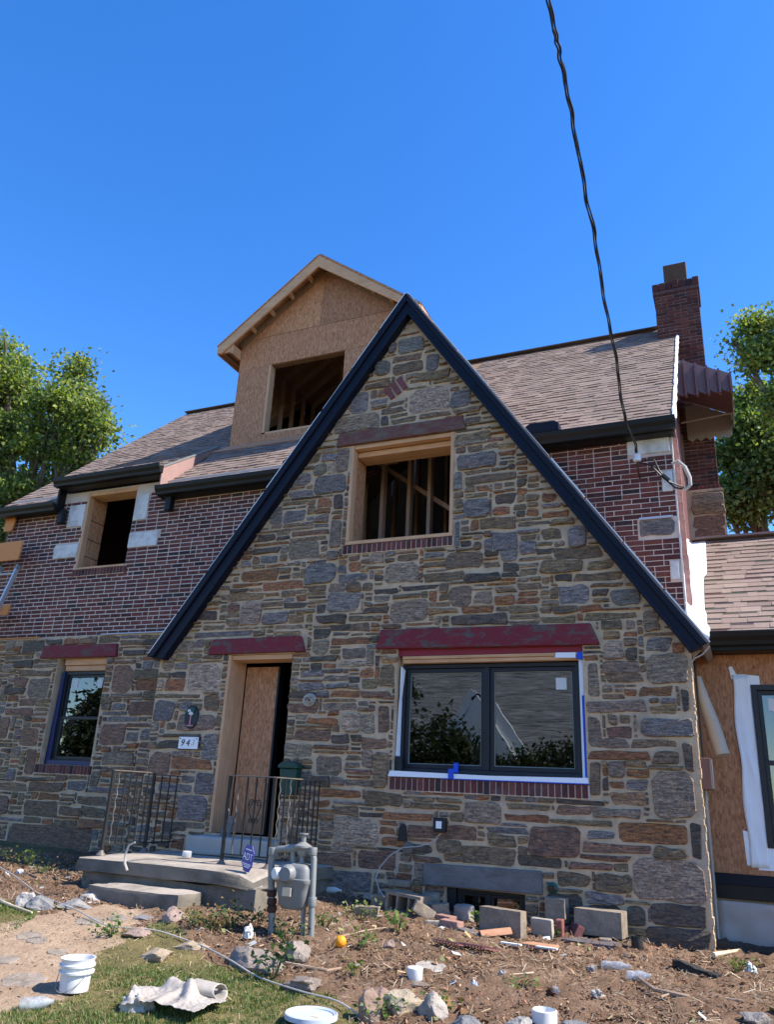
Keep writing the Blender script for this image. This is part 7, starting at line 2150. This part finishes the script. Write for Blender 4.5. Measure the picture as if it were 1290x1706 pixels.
# ------------------------------------------------------------------ vegetation
def leaf_quads(P, size, cols, rngl, flat=0.0, aspect=0.6):
    """one bent leaf (two triangles) at each point"""
    n_ = len(P)
    d = rngl.standard_normal((n_, 3)); d[:, 2] *= (1 - flat); d /= np.linalg.norm(d, axis=1, keepdims=True) + 1e-9
    r = rngl.standard_normal((n_, 3)); s = np.cross(d, r); s /= np.linalg.norm(s, axis=1, keepdims=True) + 1e-9
    up = np.cross(s, d)
    L = (size * rngl.uniform(0.6, 1.3, n_))[:, None]
    a = P - d * L * 0.5; c = P + d * L * 0.5
    b = P + s * L * aspect * 0.5 + up * L * 0.12; e = P - s * L * aspect * 0.5 + up * L * 0.12
    V = np.stack([a, b, c, e], 1).reshape(-1, 3)
    F = np.arange(4 * n_).reshape(-1, 4)
    return V, F, np.repeat(cols, 4, axis=0)
def tree(name, label, base, lobes, nclus, nleaf, size, cols, seed, trunk_r=0.28, spread=0.42):
    rl = np.random.default_rng(seed)
    base = Vector(base)
    t = new_empty(name, base, label, 'tree', 'trees behind the house')
    lo = [(np.array(c), np.array(r)) for c, r in lobes]
    vol = np.array([np.prod(r) ** (2 / 3) for _, r in lo]); vol = vol / vol.sum()
    cl = []
    for (c, r), k in zip(lo, (vol * nclus).astype(int)):
        d = rl.standard_normal((k, 3)); d /= np.linalg.norm(d, axis=1, keepdims=True)
        rad = rl.uniform(0.30, 1.06, (k, 1)) ** 0.5
        cl.append(c + d * r * rad)
    cl = np.concatenate(cl)
    cs = rl.uniform(0.65, 1.25, len(cl))
    per = rl.poisson(nleaf / len(cl), len(cl))
    own = np.repeat(np.arange(len(cl)), per)
    off = rl.standard_normal((len(own), 3)) * spread * cs[own][:, None]
    off[:, 2] *= 0.75
    P = cl[own] + off
    pal = np.array(cols)
    cc = pal[rl.integers(0, len(pal), len(own))] * rl.uniform(0.75, 1.25, (len(own), 1)) * (0.65 + 0.6 * rl.random(len(cl)))[own][:, None]
    V, F, C = leaf_quads(P, size, cc, rl)
    ob = Vector((base.x, base.y, base.z))
    me = np_mesh('crown', V - np.array(ob), F, C)
    link_mesh(me, 'crown', 'leaf', t, ob)
    # trunk and limbs
    top = Vector(np.mean([c for c, _ in lo], 0))
    fork = base.lerp(Vector((top.x, top.y, top.z)), 0.45)
    mb = MB()
    mb.tube([base + Vector((0, 0, -0.3)), base.lerp(fork, 0.5) + Vector((0.1, 0, 0)), fork], [trunk_r, trunk_r * 0.8, trunk_r * 0.62], 10)
    mb.build('trunk', 'bark', t, smooth=True)
    rr = random.Random(seed)
    for c, r in lo:
        mb = MB()
        c = Vector(c)
        mid = fork.lerp(c, 0.5) + Vector((rr.uniform(-.4, .4), rr.uniform(-.4, .4), rr.uniform(0, .5)))
        mb.tube([fork, mid, c], [trunk_r * 0.5, trunk_r * 0.32, trunk_r * 0.14], 7)
        for _ in range(7):
            e = c + Vector((rr.uniform(-1, 1) * r[0], rr.uniform(-1, 1) * r[1], rr.uniform(-0.6, 1) * r[2])) * 0.85
            s0 = mid.lerp(c, rr.uniform(0.2, 0.9))
            mb.tube([s0, s0.lerp(e, 0.5) + Vector((0, 0, 0.2)), e], [trunk_r * 0.16, trunk_r * 0.1, trunk_r * 0.04], 5)
        mb.build('limb', 'bark', t, smooth=True)
    return t
def lobe(px, py, rpx, D, sq=(1, 1, 1)):
    c = at(px, py, D)
    r = (at(px + rpx, py, D) - c).length * 0.9
    return ((c.x, c.y, c.z), (r * sq[0], r * sq[1], r * sq[2]))
GREEN = [(0.149, 0.206, 0.045), (0.193, 0.247, 0.060), (0.123, 0.173, 0.042), (0.263, 0.272, 0.075), (0.096, 0.148, 0.045)]
GREEN2 = [(0.105, 0.165, 0.053), (0.149, 0.206, 0.060), (0.088, 0.140, 0.045), (0.193, 0.231, 0.075)]
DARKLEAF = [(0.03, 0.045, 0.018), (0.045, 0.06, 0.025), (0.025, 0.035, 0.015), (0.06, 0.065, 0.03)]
D1 = 13.5
tree('broadleaf_tree', 'tall green tree beyond the left end of the house', (-16.0, D1 - 8.4, 0.7),
     [lobe(8, 640, 40, D1), lobe(2, 590, 22, D1), lobe(128, 668, 36, D1), lobe(125, 615, 20, D1), lobe(160, 690, 24, D1), lobe(75, 745, 34, D1), lobe(135, 735, 22, D1), lobe(5, 745, 42, D1), lobe(40, 815, 34, D1), lobe(-70, 690, 70, D1), lobe(-5, 900, 40, D1), lobe(-80, 850, 80, D1), lobe(90, 700, 16, D1), lobe(112, 770, 26, D1), lobe(60, 690, 18, D1), lobe(175, 715, 16, D1)],
     430, 66000, 0.125, GREEN, 21, spread=0.235)
D2 = 24
tree('broadleaf_tree', 'light green leaning tree beyond the chimney at the right edge', (4.2, D2 - 8.4, 0.4),
     [lobe(1262, 540, 20, D2), lobe(1222, 568, 9, D2), lobe(1282, 590, 30, D2), lobe(1250, 610, 14, D2), lobe(1330, 550, 40, D2), lobe(1330, 660, 60, D2)],
     120, 17000, 0.16, GREEN, 22, spread=0.27)
tree('broadleaf_tree', 'dark green dense tree behind the awning and side wing', (2.2, 21, 0.4),
     [lobe(1222, 750, 16, 27), lobe(1262, 720, 34, 27), lobe(1240, 830, 38, 27), lobe(1290, 800, 40, 27), lobe(1215, 700, 8, 27), lobe(1330, 760, 70, 27), lobe(1262, 660, 16, 27), lobe(1205, 760, 14, 27), lobe(1208, 830, 20, 27), lobe(1232, 680, 12, 27)],
     230, 34000, 0.19, GREEN2, 23, spread=0.36)

# low weeds
def weed(px, py, hgt, nst, nl, size, label, seed, cols=None, spread=0.10, name='weed', cat='weed'):
    rl = np.random.default_rng(seed)
    g0 = ag(px, py)
    t = new_empty(name, g0, label, cat, 'weeds in the yard')
    mb = MB(); tips = []
    for k in range(nst):
        a = rl.uniform(0, 6.28)
        e = g0 + Vector((math.cos(a) * spread * rl.uniform(0.3, 1.1), math.sin(a) * spread * rl.uniform(0.3, 1.1), hgt * rl.uniform(0.5, 1.1)))
        mid = g0.lerp(e, 0.5) + Vector((0, 0, hgt * 0.18))
        mb.tube([g0 - Vector((0, 0, 0.02)), mid, e], [0.004, 0.003, 0.0015], 4, (0.09, 0.12, 0.04)); tips += [mid, e, mid.lerp(e, 0.5)]
    mb.build('stem', 'leaf', t)
    T = np.array([tuple(p) for p in tips])
    P = T[rl.integers(0, len(T), nl)] + rl.standard_normal((nl, 3)) * np.array([0.3, 0.3, 0.18]) * spread
    P[:, 2] = np.maximum(P[:, 2], g0.z + 0.015)
    pal = np.array(cols or [(0.10, 0.17, 0.04), (0.13, 0.20, 0.05), (0.07, 0.13, 0.035)])
    cc = pal[rl.integers(0, len(pal), nl)] * rl.uniform(0.8, 1.2, (nl, 1))
    V, F, C = leaf_quads(P, size * 0.72, cc * 0.85, rl, 0.5, 0.65)
    link_mesh(np_mesh('leaves', V - np.array(g0), F, C), 'leaves', 'leaf', t, g0)
DRY = [(0.26, 0.17, 0.08), (0.33, 0.23, 0.12), (0.20, 0.13, 0.07), (0.14, 0.14, 0.05)]
DKG = [(0.03, 0.07, 0.028), (0.045, 0.095, 0.035), (0.06, 0.11, 0.04)]
weed(350, 1552, 0.16, 12, 90, 0.06, 'dry brown dying plant heap in front of the porch', 1, DRY, 0.22)
weed(385, 1548, 0.18, 12, 90, 0.06, 'dark ivy clump below the yard sign', 2, DKG + DRY[:1], 0.20)
weed(318, 1545, 0.12, 8, 50, 0.05, 'yellow green weed right of the concrete step', 3, None, 0.15)
weed(428, 1548, 0.15, 8, 60, 0.05, 'leafy weed left of the gas meter inlet pipe', 4, DKG, 0.13)
weed(475, 1572, 0.16, 9, 70, 0.055, 'green ivy at the foot of the gas meter', 5, DKG, 0.15)
weed(540, 1550, 0.13, 7, 40, 0.05, 'small blue green weed right of the gas meter', 6, None, 0.12)
weed(455, 1630, 0.20, 9, 80, 0.065, 'dark green ivy bush between the rocks below the gas meter', 7, DKG, 0.16)
weed(600, 1580, 0.14, 7, 45, 0.06, 'green squash leaves beside the orange fruit', 8, None, 0.14)
weed(600, 1532, 0.12, 9, 60, 0.05, 'yellow green weed patch left of the hollow block', 9, [(0.17, 0.21, 0.05), (0.13, 0.19, 0.05)], 0.22)
weed(663, 1552, 0.14, 6, 40, 0.065, 'bright green sprout before the hollow block', 10, [(0.14, 0.26, 0.05), (0.17, 0.29, 0.06)], 0.11)
weed(797, 1548, 0.17, 6, 40, 0.06, 'bright green sprout left of the long pale block', 11, [(0.14, 0.25, 0.05), (0.17, 0.28, 0.06)], 0.10)
weed(928, 1562, 0.10, 5, 25, 0.045, 'small sprout before the red brick on end', 12, None, 0.07)
weed(1228, 1620, 0.10, 9, 60, 0.045, 'yellow green weed near the right edge of the soil', 13, [(0.19, 0.23, 0.06), (0.14, 0.19, 0.05)], 0.13)
weed(590, 1630, 0.12, 5, 22, 0.06, 'wilted yellow weed stalk in the mulch centre', 14, [(0.2, 0.22, 0.08)], 0.08)
weed(48, 1445, 0.16, 9, 60, 0.05, 'yellow green weed on the bank at the left edge', 15, [(0.20, 0.23, 0.06), (0.15, 0.19, 0.05)], 0.15)
weed(15, 1440, 0.16, 9, 60, 0.05, 'dry orange weed heap at the far left edge', 16, DRY, 0.22)
weed(65, 1455, 0.10, 7, 40, 0.045, 'low green weed above the leftmost path rocks', 17, None, 0.13)
weed(148, 1478, 0.12, 7, 45, 0.055, 'blue green broad leaved weed at the left end of the porch', 18, [(0.06, 0.13, 0.07), (0.08, 0.16, 0.08)], 0.11)
weed(110, 1445, 0.10, 10, 80, 0.055, 'rusty dead leaf heap left of the porch', 19, [(0.28, 0.13, 0.07), (0.22, 0.10, 0.06), (0.33, 0.19, 0.12)], 0.25)
weed(185, 1560, 0.10, 9, 70, 0.05, 'green grass tuft at the path edge', 20, [(0.07, 0.16, 0.03), (0.09, 0.19, 0.04)], 0.16)
weed(870, 1645, 0.07, 6, 30, 0.05, 'pale green leaves in the lower middle of the mulch', 21, [(0.2, 0.26, 0.1)], 0.14)
weed(735, 1690, 0.10, 7, 40, 0.05, 'grass tuft between the boulders at the bottom edge', 22, [(0.08, 0.16, 0.03)], 0.12)
weed(640, 1700, 0.12, 7, 50, 0.05, 'green tuft right of the tall brown rock', 23, [(0.08, 0.16, 0.03), (0.1, 0.19, 0.04)], 0.13)

def ground_z(x, y):
    s = np.maximum(-y, 0)
    g = np.where(s < 1.8, 0.035 * s, np.where(s < 4.2, 0.063 + 0.115 * (s - 1.8), 0.339 + 0.04 * (s - 4.2)))
    return np.interp(x, ZWX, ZWZ) - np.minimum(g, 0.62) + 0.022 * fbm(x, y, 5, 5, 3) * 0.6
def region(x, y, polys):
    m = np.zeros(x.shape, bool)
    jx, jy = x + 0.12 * fbm(x, y, 6, 4, 1), y + 0.12 * fbm(x, y, 6, 4, 2)
    for P in polys: m |= inpoly(jx, jy, P)
    return m
# grass: thin blades, thinner where the lawn is worn
rl = np.random.default_rng(77)
x = rl.uniform(-8.5, -1.5, 330000); y = rl.uniform(-5.4, -1.4, 330000)
dens = 0.5 + 0.5 * np.tanh(3.0 * fbm(x, y, 2.2, 5, 9) + 0.05)
keep = region(x, y, LAWN) & (rl.random(len(x)) < 0.12 + 0.88 * dens)
x, y, dens = x[keep], y[keep], dens[keep]
n_ = len(x)
z = ground_z(x, y)
h = rl.uniform(0.010, 0.032, n_) * (0.5 + 0.8 * dens)
az = rl.uniform(0, 6.283, n_)
lean = rl.uniform(0.2, 1.3, n_)
wv = rl.uniform(0.0025, 0.005, n_)
dx, dy = np.cos(az), np.sin(az)
B = np.stack([x, y, z - 0.005], 1)
S = np.stack([-dy * wv, dx * wv, np.zeros(n_)], 1)
T = B + np.stack([dx * h * lean, dy * h * lean, h], 1)
V = np.stack([B - S, B + S, T], 1).reshape(-1, 3)
pal = np.array([(0.08, 0.13, 0.025), (0.11, 0.16, 0.035), (0.17, 0.18, 0.06), (0.27, 0.23, 0.11), (0.06, 0.11, 0.025)])
pr = rl.random(n_)
ci = np.where(pr < 0.28 + 0.45 * dens, rl.integers(0, 2, n_), rl.integers(2, 5, n_))
C = np.repeat(pal[ci] * rl.uniform(0.75, 1.25, (n_, 1)), 3, axis=0)
tag(link_mesh(np_mesh('lawn_grass', V, np.arange(3 * n_).reshape(-1, 3), C), 'lawn_grass', 'grass'), 'short patchy lawn grass in the lower left', 'grass', kind='stuff')
# litter: bark chips, dry needles and leaf scraps over the bare soil
def litter(nm, N, smin, smax, pal, label, seed, where, asp=(0.15, 0.5), lift=0.012, cat='mulch'):
    rl = np.random.default_rng(seed)
    x = rl.uniform(-8.5, 1.3, N); y = rl.uniform(-4.4, -0.03, N)
    inhouse = (x > PX0) & (x < PX1) & (y > PY0 - 0.02)
    m = where(x, y) & ~inhouse & ~((x > -5.95) & (x < -4.88) & (y > -1.9))
    clump = fbm(x, y, 3, 4, seed)
    m &= rl.random(N) < 0.55 + 0.45 * np.tanh(clump * 1.5)
    x, y = x[m], y[m]
    n_ = len(x)
    z = ground_z(x, y) + rl.uniform(0, lift, n_)
    L = rl.uniform(smin, smax, n_); A = rl.uniform(*asp, n_)
    th = rl.uniform(0, 6.283, n_); ti = rl.normal(0, 0.35, n_)
    d = np.stack([np.cos(th) * np.cos(ti), np.sin(th) * np.cos(ti), np.sin(ti)], 1) * (L / 2)[:, None]
    s = np.stack([-np.sin(th), np.cos(th), rl.normal(0, 0.4, n_)], 1) * (L * A / 2)[:, None]
    c = np.stack([x, y, z + np.abs(d[:, 2]) * 0.7], 1)
    k = rl.uniform(0.5, 1.0, (n_, 1))
    V = np.stack([c - d - s * k, c + d - s, c + d * 0.9 + s * k, c - d + s], 1).reshape(-1, 3)
    pal = np.array(pal)
    wet = 0.95 + 0.38 * np.tanh(2.0 * fbm(x, y, 1.7, 4, seed + 7))
    C = np.repeat(pal[rl.integers(0, len(pal), n_)] * rl.uniform(0.7, 1.3, (n_, 1)) * wet[:, None], 4, axis=0)
    tag(link_mesh(np_mesh(nm, V, np.arange(4 * n_).reshape(-1, 4), C), nm, 'litter'), label, cat, kind='stuff')
soilw = lambda x, y: ~region(x, y, LAWN) & ~region(x, y, PATH)
pathw = lambda x, y: region(x, y, PATH)
litter('bark_mulch', 110000, 0.006, 0.036, [(0.218, 0.126, 0.078), (0.168, 0.095, 0.061), (0.276, 0.178, 0.111), (0.119, 0.079, 0.056), (0.326, 0.232, 0.156), (0.246, 0.116, 0.067)], 'reddish brown mulch and bark chips over the soil', 101, soilw)
litter('dry_needles', 26000, 0.03, 0.10, [(0.356, 0.273, 0.178), (0.276, 0.200, 0.123), (0.415, 0.347, 0.245), (0.197, 0.138, 0.089)], 'thin dry needles and grass stems over the soil', 102, soilw, (0.03, 0.08), 0.02, 'needles')
litter('leaf_scraps', 1100, 0.03, 0.075, [(0.297, 0.158, 0.067), (0.356, 0.253, 0.134), (0.178, 0.200, 0.078), (0.415, 0.422, 0.412), (0.237, 0.116, 0.056)], 'scattered dead leaves and small scraps over the soil', 103, soilw, (0.4, 0.8), 0.03, 'leaves')
litter('path_gravel', 22000, 0.006, 0.022, [(0.340, 0.254, 0.184), (0.272, 0.189, 0.128), (0.425, 0.344, 0.264), (0.204, 0.139, 0.096)], 'sandy grit and straw on the path', 104, pathw, (0.3, 0.8), 0.006, 'gravel')
litter('lawn_thatch', 22000, 0.02, 0.06, [(0.36, 0.28, 0.16), (0.28, 0.21, 0.12), (0.42, 0.34, 0.2)], 'dry straw coloured thatch in the lawn', 105, lambda x, y: region(x, y, LAWN), (0.04, 0.1), 0.012, 'thatch')

# ------------------------------------------------------------------ across the street: seen only in the window glass
tag(MB().box(-60, 60, -26, -18, -0.06, -0.045).build('road', 'asphalt', None), kind='structure')
nb = new_empty('neighbour_house', (-12, -40, 0), 'grey roofed white house across the street mirrored in the window glass', 'house')
hx0, hx1, hy0, hy1 = -26.0, -6.0, -46.0, -34.0
MB().box(hx0, hx1, hy0, hy1, -0.2, 3.6).build('wall', 'siding_white', nb)
mb = MB(); mb.slab([(hx0 - .4, hy1 + .5, 3.4), (hx0 - .4, (hy0 + hy1) / 2, 11.5), (hx1 + .4, (hy0 + hy1) / 2, 11.5), (hx1 + .4, hy1 + .5, 3.4)], (0, 1, 1), 0.2); mb.build('roof', 'roof_grey', nb)
mb = MB(); mb.slab([(hx0 - .4, hy0 - .5, 3.4), (hx1 + .4, hy0 - .5, 3.4), (hx1 + .4, (hy0 + hy1) / 2, 11.5), (hx0 - .4, (hy0 + hy1) / 2, 11.5)], (0, -1, 1), 0.2); mb.build('roof', 'roof_grey', nb)
gxm = -13.2
MB().prism(ccw([(gxm - 2.6, 0), (gxm + 2.6, 0), (gxm + 2.6, 3.2), (gxm, 7.0), (gxm - 2.6, 3.2)])[::-1], -33.0, -34.0).build('cross_gable', 'siding_white', nb)
for sgn in (-1, 1):
    mb = MB(); mb.bar((gxm, -33.3, 7.15), (gxm + sgn * 3.0, -33.3, 2.9), 1.0, 0.2, up=(0, 1, 0)); mb.build('gable_rake', 'siding_white', nb)
for xx in (-21.5, -13.5, -10.0, -8):
    MB().box(xx - 0.5, xx + 0.5, hy1 - 0.02, hy1 + 0.03, 1.0, 2.6).build('window', 'frame_black', nb)
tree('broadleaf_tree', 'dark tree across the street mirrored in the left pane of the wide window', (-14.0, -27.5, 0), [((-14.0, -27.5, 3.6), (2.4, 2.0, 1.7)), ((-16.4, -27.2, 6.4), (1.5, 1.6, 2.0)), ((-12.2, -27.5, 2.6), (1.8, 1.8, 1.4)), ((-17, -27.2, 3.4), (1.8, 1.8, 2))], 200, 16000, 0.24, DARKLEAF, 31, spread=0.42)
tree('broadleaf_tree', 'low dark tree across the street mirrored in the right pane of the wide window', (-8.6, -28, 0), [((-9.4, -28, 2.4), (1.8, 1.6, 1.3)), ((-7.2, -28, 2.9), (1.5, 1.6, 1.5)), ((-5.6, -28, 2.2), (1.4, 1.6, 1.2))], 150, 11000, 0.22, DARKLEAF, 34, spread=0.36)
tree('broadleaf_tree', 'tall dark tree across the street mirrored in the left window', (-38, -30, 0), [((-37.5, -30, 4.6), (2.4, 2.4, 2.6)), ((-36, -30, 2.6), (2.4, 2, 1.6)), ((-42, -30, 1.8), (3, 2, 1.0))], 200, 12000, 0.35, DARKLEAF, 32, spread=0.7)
nc = new_empty('neighbour_house', (-47, -44, 0), 'white gabled house across the street mirrored in the left window', 'house')
MB().prism(ccw([(-51, 0), (-41, 0), (-41, 5.5), (-46, 10.5), (-51, 5.5)]), -40, -50).build('wall', 'siding_white', nc)
for sgn in (-1, 1):
    mb = MB(); mb.slab([(-46, -39.5, 10.8), (-46 + sgn * 5.6, -39.5, 5.2), (-46 + sgn * 5.6, -50.5, 5.2), (-46, -50.5, 10.8)], (sgn, 0, 1), 0.25); mb.build('roof', 'roof_grey', nc)
for xx, zz in ((-48.2, 1.2), (-43.8, 1.2), (-48, 5), (-44, 5), (-46, 7.6)):
    MB().box(xx - 0.55, xx + 0.55, -40.0, -39.94, zz, zz + 1.5).build('window', 'frame_black', nc)
# brown roofed house behind the side wing
nh = new_empty('neighbour_house', (2.0, 14.5, 0.4), 'brown roofed house just showing behind the side wing', 'house')
a = at(1204, 880, 22)
MB().box(a.x - 0.2, a.x + 6, 13.7, 19, 0.3, a.z - 0.4).build('wall', 'red_paint', nh)
b = at(1247, 893, 22)
mb = MB(); mb.slab([(a.x - 0.5, 13.4, a.z - 0.05), (b.x + 0.2, 13.4, b.z - 0.35), (b.x + 0.2, 19, b.z - 0.35), (a.x - 0.5, 19, a.z - 0.05)], (0.3, 0, 1), 0.15); mb.build('roof', 'terracotta', nh)
